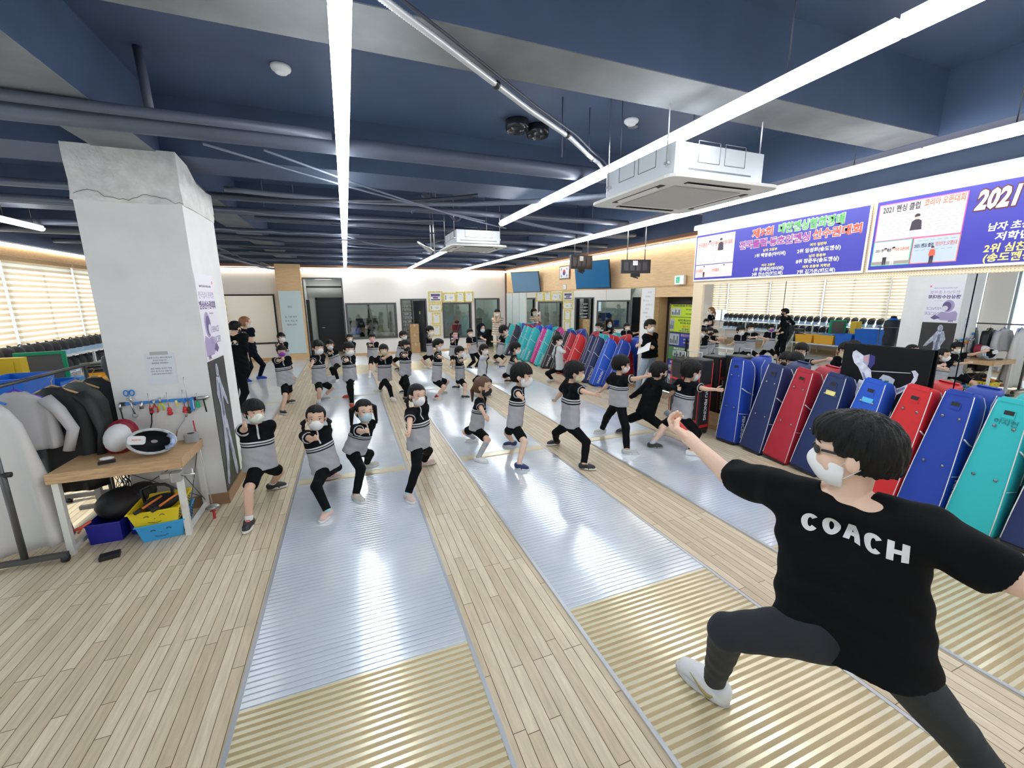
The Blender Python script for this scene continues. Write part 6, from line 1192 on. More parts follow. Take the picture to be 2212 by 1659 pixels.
    for i in (0, 1):
        u_, c = (nrm(KN[i]-hp[i]), hp[i]+(KN[i]-hp[i])*cut) if pants == 'short' else (nrm(A[i]-KN[i]), KN[i]+(A[i]-KN[i])*(.97 if pants == 'long' else .35))
        near = np.sqrt((X-c[0])**2+(Y-c[1])**2+(Z-c[2])**2) < .13*k+.01; F.D = np.where(near & (dot2(X, Y, Z, u_, c) > -.03*k), np.maximum(F.D, dot2(X, Y, Z, u_, c)), F.D).astype(f32)
    F.D = np.maximum(F.D, dot2(X, Y, Z, axis, P+axis*.07*k)).astype(f32)
    np_mesh('shorts' if pants == 'short' else 'trousers', [F.mesh()], pantm or CLB, e, base)
    # --- shoes
    sm = mat('shoe %s' % str(shoe[0]), shoe[0], .5); so = mat('sole %s' % str(shoe[1]), shoe[1], .6); hs = {0: .0045, 1: .006, 2: .009}[lod]
    for i in (0, 1):
        c0 = np.array([A[i][0], A[i][1], 0.]); u_ = fd[i]; F = Field(c0-fl*1.1-.05, c0+fl*1.15+.05, hs); r = .275*fl
        v_ = np.cross(u_, (0, 0, 1.))
        F.cap(c0-u_*fl*.12+(0, 0, r*.85), c0+u_*fl*.1+(0, 0, r*.85), r*.86, r*.82, .01); F.cap(c0+u_*fl*.05+(0, 0, r*1.1), c0+u_*fl*.60+(0, 0, r*.62), r*.86, r*.64, .015); F.cap(c0+u_*fl*.35+v_*r*.3+(0, 0, r*.55), c0+u_*fl*.60-v_*r*.1+(0, 0, r*.55), r*.62, r*.55, .01); F.cap(c0-(0, 0, -r*1.0), c0+(0, 0, ah*1.0+r*.3), r*.80, an*1.42, .01)
        Z = F.ax[2][None, None, :]; F.D = np.maximum(F.D, (.012*k-Z)+0*F.D).astype(f32); F.D = np.maximum(F.D, (Z-(ah+r*.30))+0*F.D).astype(f32)
        s_ob = np_mesh('shoe', [F.mesh()], sm, e, base)
        m = MB(); pts = []
        for t in range(20):
            a = 2*pi*t/20; rr_ = r*(.92 if cos(a) > 0 else .85); p = c0+u_*(fl*.25+cos(a)*fl*.60)+v_*sin(a)*rr_*(1.0 if cos(a) > -.3 else .9); pts.append(p-base)
        m.loft([[(p[0], p[1], .011) for p in pts], [(p[0], p[1], .011+.020*k) for p in pts]], True, False); m.build('sole', so, s_ob)
        if lod < 2:
            ac = mat('shoe accent %s' % str(shoe[2]), shoe[2], .5) if len(shoe) > 2 else so; q = MB(); z1 = ah+r*.30
            if pants == 'long' and 'braid' in hair: q.tube([Vector(c0-base)+Vector(u_)*fl*.12+Vector(v_)*r*.82*cos(t)+Vector((0, 0, r*.55+r*1.0*sin(t))) for t in [pi*j/8 for j in range(9)]], .0065*k, 6).build('strap', sm, s_ob)
            else:
                for j in range(5): pz = (1-j/4); q.tube([Vector(c0-base)+Vector(u_)*fl*(.16+.085*j)+Vector(v_)*s_*r*(.36-.02*j)+Vector((0, 0, r*(1.58-.17*j)-abs(s_)*.0)) for s_ in (-1, 0, 1)], .0042*k, 5)
                q.build('laces', ac, s_ob)
        if sock:
            F = Field(np.minimum(A[i], KN[i])-.1, np.maximum(A[i], KN[i])+.1, hs*1.2); q = A[i]+(KN[i]-A[i])*sock[1]; F.cap(A[i], q, an+.0045, an+(kn*.92-an)*min(1, sock[1]*1.3)+.005, .0); np_mesh('sock', [F.mesh()], mat('sock %s' % str(sock[0]), sock[0], .8), e, base)
    # --- hair
    hm = hairm or HAIR
    if hair != 'hijab':
        F = Field(HD-.72*S-(.25*k if 'long' in hair or 'tail' in hair or 'braid' in hair else 0), HD+.72*S, hf*1.1); X, Y, Z = F.ax[0][:, None, None], F.ax[1][None, :, None], F.ax[2][None, None, :]
        F.ell(Qh(0, -.075, .13), np.array((.415, .49, .44))*S*(1.02 if hair == 'bowl' else .955 if 'part' in hair else 1), Rh, 0); F.ell(Qh(0, -.22, -.05), np.array((.36, .33, .38))*S, Rh, .08*S)
        if hair == 'crop': F.ell(Qh(0, .0, .30), np.array((.38, .44, .26))*S, Rh, .06*S)
        lx = [dot2(X, Y, Z, Rh[:, j], HD)/S for j in range(3)]
        zf = {'bowl': .13, 'crop': .17, 'part': .30, 'long': .16}.get(hair.split('_')[0], .28)
        face = np.maximum(.16-lx[1], lx[2]-(zf-.10*lx[0]**2+.015*np.sin(lx[0]*26+ph[5])))       # forehead opening
        side = np.maximum(-.06-lx[1], lx[2]-(-.04 if hair in ('bowl',) else .03))                  # around the ears
        cutv = np.minimum(face, side); F.D = np.maximum(F.D, (-cutv*S)).astype(f32)
        nape = {'bowl': -.30, 'crop': -.20}.get(hair, -.34); F.D = np.maximum(F.D, ((nape-lx[2]+.25*np.maximum(0, lx[1]))*S)).astype(f32)
        ang = np.arctan2(lx[0], lx[1]+.1); rgh = .007 if 'part' in hair else .010 if hair != 'crop' else .013
        F.D += (rgh*S*(np.sin(ang*17+lx[2]*9+ph[0])*np.sin(lx[2]*13+lx[1]*11+ph[1])+.6*np.sin(ang*41+lx[2]*5+ph[2])+.5*np.sin(lx[0]*29+ph[3])*np.sin(lx[1]*31+lx[2]*17))).astype(f32)
        if 'pig' in hair or 'braid' in hair:
            zz = .2 if 'pig' in hair else -.12
            for s in (-1, 1):
                a = Qh(s*.42, -.12, zz); F.cap(a, Qh(s*.52, -.15, zz-.12), .07*S, .10*S, .02*S)
                if 'pig' in hair: F.cap(Qh(s*.52, -.15, zz-.12), Qh(s*.58, -.1, zz-.75), .12*S, .06*S, .02*S); F.cap(Qh(s*.58, -.1, zz-.75), Qh(s*.56, -.05, zz-1.05), .06*S, .02*S, .02*S)
                else:
                    for j in range(6): F.cap(Qh(s*(.50), -.1+.05*j*.5, zz-.12-.13*j), Qh(s*(.50+.02*(j % 2)), -.1+.05*j*.5, zz-.18-.13*j), .075*S*(1-.07*j), .07*S*(1-.07*j), .008*S)
        if 'tail' in hair: F.cap(Qh(0, -.5, .0), Qh(0, -.62, -.3), .08*S, .11*S, .02*S); F.cap(Qh(0, -.62, -.3), Qh(0, -.58, -.85), .11*S, .05*S, .02*S)
        if 'long' in hair:
            for s in (-1, 1): F.cap(Qh(s*.33, -.12, -.05), Qh(s*.33, -.10, -.75), .14*S, .10*S, .05*S)
            F.cap(Qh(0, -.38, 0), Qh(0, -.34, -.85), .2*S, .16*S, .06*S)
        np_mesh('hair', [F.mesh()], hm, e, base)
    else:
        F = Field(HD-.9*S, HD+.75*S, hf*1.2); X, Y, Z = F.ax[0][:, None, None], F.ax[1][None, :, None], F.ax[2][None, None, :]
        F.ell(Qh(0, -.08, .08), np.array((.46, .52, .52))*S, Rh, 0); F.cap(Qh(0, -.05, -.2), N, .34*S, .5*S, .1*S); lx = [dot2(X, Y, Z, Rh[:, j], HD)/S for j in range(3)]
        F.D = np.maximum(F.D, -(np.maximum(np.maximum(.12-lx[1], np.sqrt((lx[0]/.30)**2+((lx[2]+.08)/.36)**2)-1), -1)*S*.3)).astype(f32); np_mesh('hood', [F.mesh()], CLNV, e, base)
    # --- mask, eyes, brows
    if mask:
        F = Field(HD-.62*S, HD+.6*S, hf); X, Y, Z = F.ax[0][:, None, None], F.ax[1][None, :, None], F.ax[2][None, None, :]
        F.ell(Qh(0, .075, -.20), np.array((.305, .352, .325))*S, Rh, 0); F.ell(Qh(0, .26, -.17), np.array((.165, .212, .18))*S, Rh, .05*S); lx = [dot2(X, Y, Z, Rh[:, j], HD)/S for j in range(3)]
        c_ = np.maximum(np.maximum(.04-lx[1], lx[2]-(-.015-.22*np.abs(lx[0]))), -.47-lx[2]); F.D = np.maximum(F.D, (c_*S)).astype(f32)
        mo = np_mesh('face_mask', [F.mesh()], MK[mask], e, base)
        m = MB(); 
        for s in (-1, 1): m.tube([Qh(s*.30, .08, -.12)-base, Qh(s*.37, -.02, .04)-base, Qh(s*.385, -.12, .02)-base, Qh(s*.385, -.12, -.10)-base, Qh(s*.31, .05, -.30)-base], .0016, 4)
        m.build('ear_loop', MW if mask != 'k' else MK['k'], mo)
    if lod < 2 or hh*900/np.linalg.norm(HD) > 14:
        Rm = Matrix(Rh.tolist()); EY = mat('eye white', (.62, .58, .56), .3); IR = mat('iris', (.012, .008, .006), .15)
        for s in (-1, 1):
            yy = .352-.10*.17; a = Vector(Qh(s*.15, yy, .025)-base); Rt = Rm @ Matrix.Rotation(-s*.42, 3, 'Z')
            ey = MB().ell(a, (.070*S, .022*S, .026*S), 12, 6, Rt).build('eye', EY, e); MB().ell(a+Rm @ Vector((-s*.004*S, .012*S, 0)), (.027*S, .016*S, .027*S), 10, 6, Rt).build('iris', IR, ey)
            MB().tube([a+Rm @ Vector(q)*S for q in ((-s*.065, .02, .0), (-s*.03, .028, .026), (s*.02, .022, .032), (s*.072, -.012, .012))], .008*S, 5).build('eyelid', IR, ey)
            MB().tube([a+Rm @ Vector(q)*S for q in ((-s*.07, .035, .095), (s*.0, .03, .125), (s*.085, -.02, .10))], [.010*S, .014*S, .006*S], 6).build('eyebrow', HAIR, e)
    if glasses:
        m = MB(); g = []
        for s in (-1, 1): m.tube([Vector(Qh(s*.155+.11*cos(t), .39-.06*abs(cos(t) if s*cos(t) > 0 else 0), .01+.085*sin(t))-base) for t in [q*pi/6 for q in range(13)]], .0014, 5); m.tube([Vector(Qh(s*.265, .34, .03)-base), Vector(Qh(s*.385, .0, .04)-base)], .0014, 5)
        m.tube([Vector(Qh(-.045, .41, .02)-base), Vector(Qh(.045, .41, .02)-base)], .0014, 5); m.build('glasses', mat('glasses frame', (.55, .5, .48), .3, .6), e)
    return e, dict(E1=E1, E2=E2, KN=KN, A=A, Rh=Rh, Qh=Qh, base=base, cr=cr, cf=cf, axis=axis, SR=SR, SL=SLh, S=S, W1=W1_, W2=W2_, P=P, N=N, tr=tr, k=k)
def dot2(X, Y, Z, v, p): return (X-p[0])*v[0]+(Y-p[1])*v[1]+(Z-p[2])*v[2]
JT = {
'K1': {'P':[-0.947,4.654,0.457],'N':[-0.936,4.656,0.883],'T':[-0.935,4.656,1.13],'hd':[-0.934,4.656,1.015],'hh':0.231,'F':[-1.022,4.218,-95],'B':[-0.903,5.083,5],'W':[-0.951,4.287,0.98],'W2':[-0.849,4.776,0.575],'ca':-72,'ha':-60,'H':1.22},
'K2': {'P':[-0.345,4.63,0.353],'N':[-0.408,4.626,0.762],'T':[-0.374,4.628,1.021],'hd':[-0.388,4.627,0.898],'hh':0.246,'F':[-0.352,4.14,-115],'B':[-0.333,5.122,10],'W':[-0.374,4.248,0.796],'W2':[-0.389,4.887,0.481],'ca':-62,'ha':-88,'H':1.18},
'K3': {'P':[-0.041,4.862,0.418],'N':[0.082,4.861,0.708],'T':[0.081,4.861,0.985],'hd':[0.094,4.861,0.861],'hh':0.249,'F':[-0.046,4.397,-60],'B':[0.123,5.325,5],'W':[0.092,4.438,0.753],'W2':[0.11,5.161,0.422],'ca':-48,'ha':-72,'H':1.2},
'K4': {'P':[0.65,4.656,0.453],'N':[0.656,4.656,0.896],'T':[0.663,4.655,1.156],'hd':[0.666,4.654,1.038],'hh':0.237,'F':[0.461,4.202,-75],'B':[0.812,5.115,5],'W':[0.5,4.231,0.753],'W2':[0.792,4.964,0.605],'ca':-50,'ha':-68,'H':1.22},
'K5': {'P':[1.539,5.323,0.365],'N':[1.606,5.303,0.773],'T':[1.628,5.297,1.06],'hd':[1.646,5.292,0.929],'hh':0.265,'F':[1.472,4.929,-45],'B':[1.58,5.723,170],'W':[1.528,4.872,0.639],'W2':[1.678,5.624,0.499],'ca':-30,'ha':-40,'H':1.15},
'K6': {'P':[1.956,4.939,0.478],'N':[2.005,4.92,0.972],'T':[2.029,4.911,1.264],'hd':[2.055,4.9,1.118],'hh':0.299,'F':[1.879,4.519,-55],'B':[2.044,5.356,175],'W':[1.863,4.455,0.937],'W2':[2.121,5.251,0.681],'ca':-35,'ha':-40,'H':1.22},
'K7': {'P':[2.645,4.682,0.46],'N':[2.65,4.68,1.006],'T':[2.665,4.671,1.287],'hd':[2.693,4.655,1.156],'hh':0.27,'F':[2.632,4.209,-40],'B':[2.648,5.161,180],'W':[2.703,4.177,0.957],'W2':[2.616,5.044,0.708],'ca':0,'ha':-30,'H':1.25},
'K8': {'P':[3.536,4.87,0.612],'N':[3.529,4.875,1.012],'T':[3.533,4.872,1.295],'hd':[3.555,4.856,1.17],'hh':0.255,'F':[3.438,4.429,-35],'B':[3.567,5.358,180],'W':[3.616,4.381,1.084],'W2':[3.468,5.242,0.709],'ca':5,'ha':-20,'H':1.27},
'K9': {'P':[3.978,4.813,0.428],'N':[4.078,4.732,0.925],'T':[4.08,4.731,1.181],'hd':[4.105,4.711,1.055],'hh':0.261,'F':[3.915,4.494,-35],'B':[3.895,5.248,180],'W':[4.0,4.246,0.909],'W2':[3.876,5.022,0.635],'ca':0,'ha':-20,'H':1.22},
'K10': {'P':[4.307,4.451,0.467],'N':[4.337,4.423,0.934],'T':[4.351,4.409,1.227],'hd':[4.378,4.383,1.093],'hh':0.279,'F':[4.203,4.062,-30],'B':[4.349,4.898,180],'W':[4.363,3.929,0.924],'W2':[4.313,4.779,0.643],'ca':8,'ha':-15,'H':1.22},
'K11': {'P':[-1.218,9.059,0.503],'N':[-1.247,9.055,1.005],'T':[-1.227,9.058,1.243],'hd':[-1.234,9.057,1.137],'hh':0.212,'F':[-1.258,8.602,-60],'B':[-1.246,9.506,5],'W':[-1.176,8.675,1.027],'W2':[-1.099,9.165,0.615],'ca':-60,'ha':-75,'H':1.22},
'K12': {'P':[-1.574,11.915,0.57],'N':[-1.601,11.911,1.03],'T':[-1.592,11.912,1.288],'hd':[-1.587,11.913,1.176],'hh':0.225,'F':[-1.612,11.631,-60],'B':[-1.557,12.195,0],'W':[-1.608,11.464,1.031],'W2':[-1.562,12.225,0.74],'ca':-45,'ha':-60,'H':1.22},
'K13': {'P':[-0.638,9.238,0.466],'N':[-0.619,9.239,0.994],'T':[-0.611,9.24,1.29],'hd':[-0.599,9.241,1.151],'hh':0.278,'F':[-0.674,8.984,-80],'B':[-0.573,9.494,5],'W':[-0.715,8.778,0.864],'W2':[-0.527,9.575,0.696],'ca':-40,'ha':-60,'H':1.25},
'K14': {'P':[-0.344,11.922,0.422],'N':[-0.462,11.917,0.779],'T':[-0.488,11.916,1.056],'hd':[-0.486,11.917,0.932],'hh':0.248,'F':[-0.373,11.526,-110],'B':[-0.528,12.309,180],'W':[-0.426,11.556,0.785],'W2':[-0.441,12.16,0.497],'ca':-70,'ha':-85,'H':1.18},
'K15': {'P':[-0.05,9.081,0.503],'N':[-0.045,9.081,0.959],'T':[-0.026,9.081,1.242],'hd':[-0.022,9.081,1.105],'hh':0.274,'F':[-0.051,8.63,-80],'B':[-0.129,9.532,180],'W':[-0.062,8.631,0.945],'W2':[-0.0,9.397,0.668],'ca':-45,'ha':-65,'H':1.22},
'K16': {'P':[-0.026,11.21,0.57],'N':[-0.004,11.211,1.024],'T':[0.005,11.211,1.254],'hd':[0.014,11.211,1.156],'hh':0.198,'F':[-0.014,11.007,-80],'B':[-0.115,11.414,180],'W':[-0.104,10.796,1.039],'W2':[0.1,11.494,0.743],'ca':-60,'ha':-75,'H':1.18},
'K17': {'P':[0.577,12.239,0.541],'N':[0.6,12.238,0.907],'T':[0.602,12.237,1.16],'hd':[0.597,12.238,1.048],'hh':0.224,'F':[0.428,11.724,-100],'B':[0.729,12.754,10],'W':[0.553,11.858,0.88],'W2':[0.675,12.487,0.625],'ca':-75,'ha':-90,'H':1.18},
'K18': {'P':[0.663,9.383,0.383],'N':[0.679,9.382,0.88],'T':[0.685,9.382,1.141],'hd':[0.677,9.382,1.022],'hh':0.239,'F':[0.756,8.846,-65],'B':[0.535,9.923,180],'W':[0.753,9.07,0.937],'W2':[0.676,9.591,0.593],'ca':-80,'ha':-90,'H':1.2},
'K19': {'P':[1.346,12.639,0.447],'N':[1.455,12.628,0.877],'T':[1.487,12.624,1.177],'hd':[1.498,12.623,1.049],'hh':0.256,'F':[1.346,12.48,-60],'B':[1.291,12.804,180],'W':[1.488,12.167,0.798],'W2':[1.458,12.96,0.586],'ca':-30,'ha':-50,'H':1.22},
'K20': {'P':[1.072,9.147,0.509],'N':[1.109,9.143,0.976],'T':[1.113,9.143,1.234],'hd':[1.121,9.142,1.116],'hh':0.237,'F':[1.017,8.784,-70],'B':[1.061,9.519,180],'W':[1.068,8.697,0.965],'W2':[1.169,9.456,0.689],'ca':-45,'ha':-65,'H':1.2},
'K21': {'P':[2.271,12.699,0.451],'N':[2.255,12.702,0.962],'T':[2.31,12.692,1.291],'hd':[2.296,12.695,1.15],'hh':0.284,'F':[2.245,12.586,-70],'B':[2.162,12.836,180],'W':[2.297,12.234,1.06],'W2':[2.242,13.053,0.664],'ca':-20,'ha':-50,'H':1.25},
'K22': {'P':[1.686,8.819,0.403],'N':[1.739,8.808,0.987],'T':[1.745,8.807,1.259],'hd':[1.761,8.804,1.136],'hh':0.248,'F':[1.631,8.521,-40],'B':[1.865,9.092,5],'W':[1.728,8.325,0.92],'W2':[1.763,9.157,0.696],'ca':-20,'ha':-35,'H':1.22},
'K23': {'P':[2.965,12.685,0.381],'N':[3.029,12.67,0.849],'T':[3.054,12.664,1.125],'hd':[3.05,12.665,1.005],'hh':0.242,'F':[2.856,12.591,-90],'B':[2.979,12.801,10],'W':[2.918,12.276,0.86],'W2':[3.136,12.94,0.582],'ca':-60,'ha':-80,'H':1.12},
'K24': {'P':[2.253,9.005,0.35],'N':[2.25,9.006,0.796],'T':[2.258,9.004,1.058],'hd':[2.269,9.001,0.941],'hh':0.235,'F':[2.23,8.468,-45],'B':[2.277,9.542,180],'W':[2.257,8.557,0.836],'W2':[2.267,9.331,0.515],'ca':-30,'ha':-50,'H':1.18},
'K25': {'P':[3.494,12.221,0.505],'N':[3.444,12.235,0.936],'T':[3.415,12.244,1.198],'hd':[3.419,12.242,1.083],'hh':0.23,'F':[3.356,12.196,-60],'B':[3.622,12.249,-60],'W':[3.281,12.156,0.549],'W2':[3.633,12.281,0.547],'ca':-70,'ha':-85,'H':1.22},
'K26': {'P':[3.902,12.617,0.537],'N':[3.896,12.618,0.994],'T':[3.881,12.623,1.327],'hd':[3.893,12.619,1.18],'hh':0.295,'F':[3.86,12.635,-60],'B':[3.937,12.6,-60],'W':[3.841,12.183,0.876],'W2':[3.897,12.724,0.606],'ca':-55,'ha':-70,'H':1.25},
'K27': {'P':[2.722,8.856,0.444],'N':[2.764,8.843,0.846],'T':[2.773,8.841,1.097],'hd':[2.785,8.837,0.984],'hh':0.228,'F':[2.712,8.47,-50],'B':[2.744,9.239,180],'W':[2.691,8.379,0.885],'W2':[2.834,9.178,0.559],'ca':-30,'ha':-55,'H':1.2},
'K28': {'P':[4.386,12.337,0.384],'N':[4.497,12.297,0.945],'T':[4.496,12.298,1.265],'hd':[4.529,12.286,1.119],'hh':0.301,'F':[4.322,11.931,-20],'B':[4.422,12.752,180],'W':[4.464,11.819,0.99],'W2':[4.254,12.49,0.751],'ca':0,'ha':-15,'H':1.2},
'K29': {'P':[3.586,9.327,0.325],'N':[3.685,9.289,0.751],'T':[3.706,9.28,1.063],'hd':[3.715,9.277,0.919],'hh':0.287,'F':[3.62,8.86,-45],'B':[3.68,9.745,180],'W':[3.566,8.829,0.634],'W2':[3.773,9.629,0.465],'ca':-15,'ha':-30,'H':1.2},
'K30': {'P':[4.767,9.047,0.405],'N':[4.74,9.061,0.925],'T':[4.737,9.063,1.21],'hd':[4.743,9.06,1.087],'hh':0.247,'F':[4.794,8.727,-30],'B':[4.707,9.385,180],'W':[4.65,8.564,0.867],'W2':[4.805,9.422,0.627],'ca':-10,'ha':-40,'H':1.25},
'A1': {'P':[5.441,15.584,0.688],'N':[5.473,15.573,1.34],'T':[5.488,15.567,1.678],'hd':[5.469,15.574,1.535],'hh':0.29,'F':[5.361,15.544,-110],'B':[5.502,15.63,-80],'W':[5.299,15.4,1.451],'W2':[5.482,15.358,1.449],'ca':-105,'ha':-105,'H':1.62},
'A2': {'P':[5.925,7.138,0.874],'N':[5.913,7.148,1.314],'T':[5.892,7.165,1.631],'hd':[5.909,7.151,1.496],'hh':0.272,'F':[5.668,7.196,-150],'B':[5.954,7.264,-60],'W':[5.705,7.122,1.112],'W2':[5.856,7.001,1.088],'ca':-70,'ha':-95,'H':1.7},
'A3': {'P':[-2.026,9.205,0.783],'N':[-2.009,9.209,1.459],'T':[-1.973,9.217,1.711],'hd':[-1.969,9.218,1.6],'hh':0.222,'F':[-2.016,8.937,60],'B':[-2.204,9.433,100],'W':[-1.858,9.295,0.998],'W2':[-2.117,9.286,1.233],'ca':75,'ha':50,'H':1.64},
'A4': {'P':[-2.453,12.562,0.769],'N':[-2.47,12.559,1.373],'T':[-2.453,12.562,1.686],'hd':[-2.446,12.564,1.54],'hh':0.292,'F':[-2.277,12.737,-20],'B':[-2.553,12.402,-40],'W':[-2.418,12.62,0.899],'W2':[-2.608,12.634,0.907],'ca':60,'ha':25,'H':1.62},
}
BLK = (.02, .02, .022); WH = (.72, .72, .70)
KID = [
 ('K1', 0, dict(mask='g', shoe=(BLK, WH, (.6, .02, .03)), sock=(WH, .10), poses=('open', 'open')), 'boy in black shorts raising an open hand beside the pillar'),
 ('K2', 0, dict(pants='long', hair='part_braid', shoe=((.62, .42, .36), WH), sock=((.25, .62, .66), .35), poses=('fist', 'relax')), 'girl with braids and white mask pointing a fist straight at the camera'),
 ('K3', 0, dict(pants='long', hair='part_pig', mask='b', shoe=((.55, .53, .48), WH), poses=('fist', 'relax')), 'girl with high pigtails and a pale blue mask'),
 ('K4', 0, dict(pants='long', hair='part_braid', shoe=((.60, .45, .40), WH), sock=((.25, .62, .66), .35), poses=('fist', 'relax')), 'tall girl with braids standing between the two nearest strips'),
 ('K5', 0, dict(hair='part_tail', mask='k', shoe=(WH, WH), sock=((.35, .36, .38), .8), poses=('relax', 'relax'), hairm=HAIRB), 'girl in a black mask and long grey socks'),
 ('K6', 0, dict(shoe=((.015, .03, .12), WH), poses=('open', 'relax')), 'boy with white mask and navy slip-on shoes in the front line'),
 ('K7', 0, dict(pants='long', mask='y', shoe=(BLK, WH, WH), poses=('open', 'relax')), 'boy in a cream yellow mask and black white sneakers'),
 ('K8', 0, dict(pants='long', glasses=True, shoe=((.50, .52, .50), WH), poses=('fist', 'relax')), 'boy with glasses lunging with his fist out'),
 ('K9', 0, dict(top='black', mask='k', shoe=(BLK, (.25, .25, .25)), sock=((.5, .5, .52), .15), poses=('open', 'relax'), sleeve=1.0), 'boy in a black long sleeved sweater and black mask'),
 ('K10', 0, dict(pants='long', shoe=(WH, WH), poses=('open', 'relax')), 'boy with an outstretched open hand next to the black red bag'),
 ('K11', 1, dict(mask='p', shoe=(BLK, WH), poses=('fist', 'open')), 'boy in a purple mask'),
 ('K12', 2, dict(), 'boy half hidden behind the one in the purple mask'),
 ('K13', 1, dict(shoe=((.3, .3, .32), WH), sock=(WH, .3), poses=('fist', 'relax')), 'boy with raised fist on the planks beside the second row'),
 ('K14', 1, dict(pants='long', hair='long', shoe=(WH, WH), poses=('fist', 'relax')), 'girl with long hair in front of the charcoal door'),
 ('K15', 1, dict(pants='long', shoe=((.5, .05, .04), (.5, .1, .08)), poses=('fist', 'relax')), 'boy with red shoes pointing his fist'),
 ('K16', 2, dict(pants='long', hair='long'), 'girl with long hair behind the boy in red shoes'),
 ('K17', 1, dict(mask='r', hair='crop', shoe=(WH, WH), sock=(WH, .45), poses=('fist', 'relax')), 'child in a pink mask and high white socks under the wide office window'),
 ('K18', 1, dict(pants='long', mask='y', shoe=((.66, .64, .56), WH), poses=('point', 'relax')), 'boy pointing across with cream white sneakers on the middle planks'),
 ('K19', 2, dict(glasses=True, shoe=(BLK, WH)), 'boy with red rimmed glasses beside the storage door'),
 ('K20', 1, dict(pants='long', mask='k', poses=('fist', 'relax')), 'boy in a black mask in the middle of the hall'),
 ('K21', 2, dict(shoe=(WH, WH), poses=('open', 'relax')), 'boy standing before the upright gold framed certificates'),
 ('K22', 1, dict(hair='crop', shoe=((.5, .46, .36), WH), sock=((.3, .02, .05), .15), poses=('open', 'relax')), 'boy with tousled hair and beige sneakers'),
 ('K23', 2, dict(mask='r', hair='part_pig', shoe=(WH, WH)), 'small girl with a pink mask at the back of the hall'),
 ('K24', 1, dict(shoe=(BLK, WH), poses=('open', 'relax')), 'boy in a deep lunge with one knee bent behind the girl in the black mask'),
 ('K25', 2, dict(pants='long', hair='crop', shoe=(BLK, WH), poses=('relax', 'relax')), 'boy standing still with lowered arms'),
 ('K26', 2, dict(pants='long', hair='hijab', mask='b', poses=('relax', 'relax')), 'child in a dark hood with a blue mask'),
 ('K27', 1, dict(pants='long', top='vest', poses=('fist', 'relax'), sleeve=1.0), 'boy in a pale grey and black jacket in the back rows'),
 ('K28', 2, dict(shoe=((.12, .15, .25), WH), poses=('open', 'relax')), 'boy turned sideways before the far teal bags'),
 ('K29', 1, dict(shoe=(BLK, WH), poses=('open', 'relax')), 'boy behind the one in navy slip-on shoes, near the far bags'),
 ('K30', 1, dict(pants='long', top='vest', shoe=((.66, .62, .52), WH), poses=('open', 'relax'), sleeve=1.0), 'boy in a white and black jacket striding before the pink bag'),
]
for kid, lod, kw, lab in KID:
    person(JT[kid], lab, lod=lod, skin=SKIN_B if int(kid[1:]) % 3 == 0 else SKIN, **kw)
# adults
STM = TOPS['stripe']
person(JT['A1'], 'woman in a striped tee and cream trousers filming with a phone by the far doorway', adult=True, top='stripe', pants='long', hair='long', lod=2, poses=('grip', 'grip'), pantm=mat('cream trousers', (.66, .60, .50), .7), shoe=(WH, WH), skin=SKIN_B)
w1 = JT['A1']; o = MB().box(((w1['W'][0]+w1['W2'][0])/2, w1['W'][1]-.04, w1['W'][2]+.04), (.15, .012, .075)).build('phone', M_WHITE); tag(o, 'phone held up by the filming woman in the striped tee', 'phone')
e, q = person(JT['A2'], 'man in a black cardigan and pale jeans reading papers at the entrance door', adult=True, top='black', pants='long', hair='crop', lod=1, poses=('grip', 'grip'), pantm=mat('pale jeans', (.26, .33, .42), .8, noise=.15, nscale=20), shoe=(WH, WH), pitch=-.75, sleeve=1.0)
w1 = JT['A2']; c = (Vector(w1['W'])+Vector(w1['W2']))/2; o = MB().box(c+Vector((-.10, -.03, -.04)), (.22, .30, .004), Matrix.Rotation(-.9, 3, 'Y') @ Matrix.Rotation(.5, 3, 'Z')).build('paper_sheets', M_WHITE); tag(o, 'white sheets of paper held by the man in the black cardigan', 'paper sheet')
e, q = person(JT['A3'], 'woman in a black jacket seen from behind beside the pillar', adult=True, top='black', pants='long', hair='crop', mask='k', lod=1, poses=('relax', 'relax'), sleeve=.95, hem=.03)
def back_text(q, s, size, m, parent, anchor, r, n, name='back_lettering', bold=.0, off=.006, wide=1.):
    """letters laid onto the cloth of the shirt, following its folds"""
    from mathutils.bvhtree import BVHTree
    sh = [c for c in parent.children if c.name.startswith('shirt')][0]; me = sh.data; bv = BVHTree.FromPolygons([v.co.copy() for v in me.vertices], [tuple(p.vertices) for p in me.polygons])
    n = Vector(nrm(n)); r = Vector(nrm(r)); r = (r-n*r.dot(n)).normalized(); up = n.cross(r); vs, fs = text_mb(s, size, Matrix.Identity(4), bold=size*bold, extrude=0); a = Vector(anchor)-Vector(q['base']); out = []
    bm_ = bmesh.new(); vv = [bm_.verts.new(v) for v in vs]
    for f in fs:
        try: bm_.faces.new([vv[i] for i in f])
        except ValueError: pass
    bmesh.ops.triangulate(bm_, faces=bm_.faces[:])
    for _ in range(4):
        ed = [x for x in bm_.edges if x.calc_length() > size*.16]
        if not ed: break
        bmesh.ops.subdivide_edges(bm_, edges=ed, cuts=1); bmesh.ops.triangulate(bm_, faces=bm_.faces[:])
    bm_.verts.index_update(); vs = [v.co.copy() for v in bm_.verts]; fs = [tuple(v.index for v in f.verts) for f in bm_.faces]; bm_.free()
    for v in vs:
        p = a+r*v.x*wide+up*v.y; hit = bv.ray_cast(p+n*.4, -n, .9); out.append((hit[0] if hit[0] is not None else p)+n*off)
    return MB().add(out, fs).build(name, m, parent)
def bk(q, f, dz=0., lat=0.): return q['N']*f+q['P']*(1-f)+q['cr']*lat
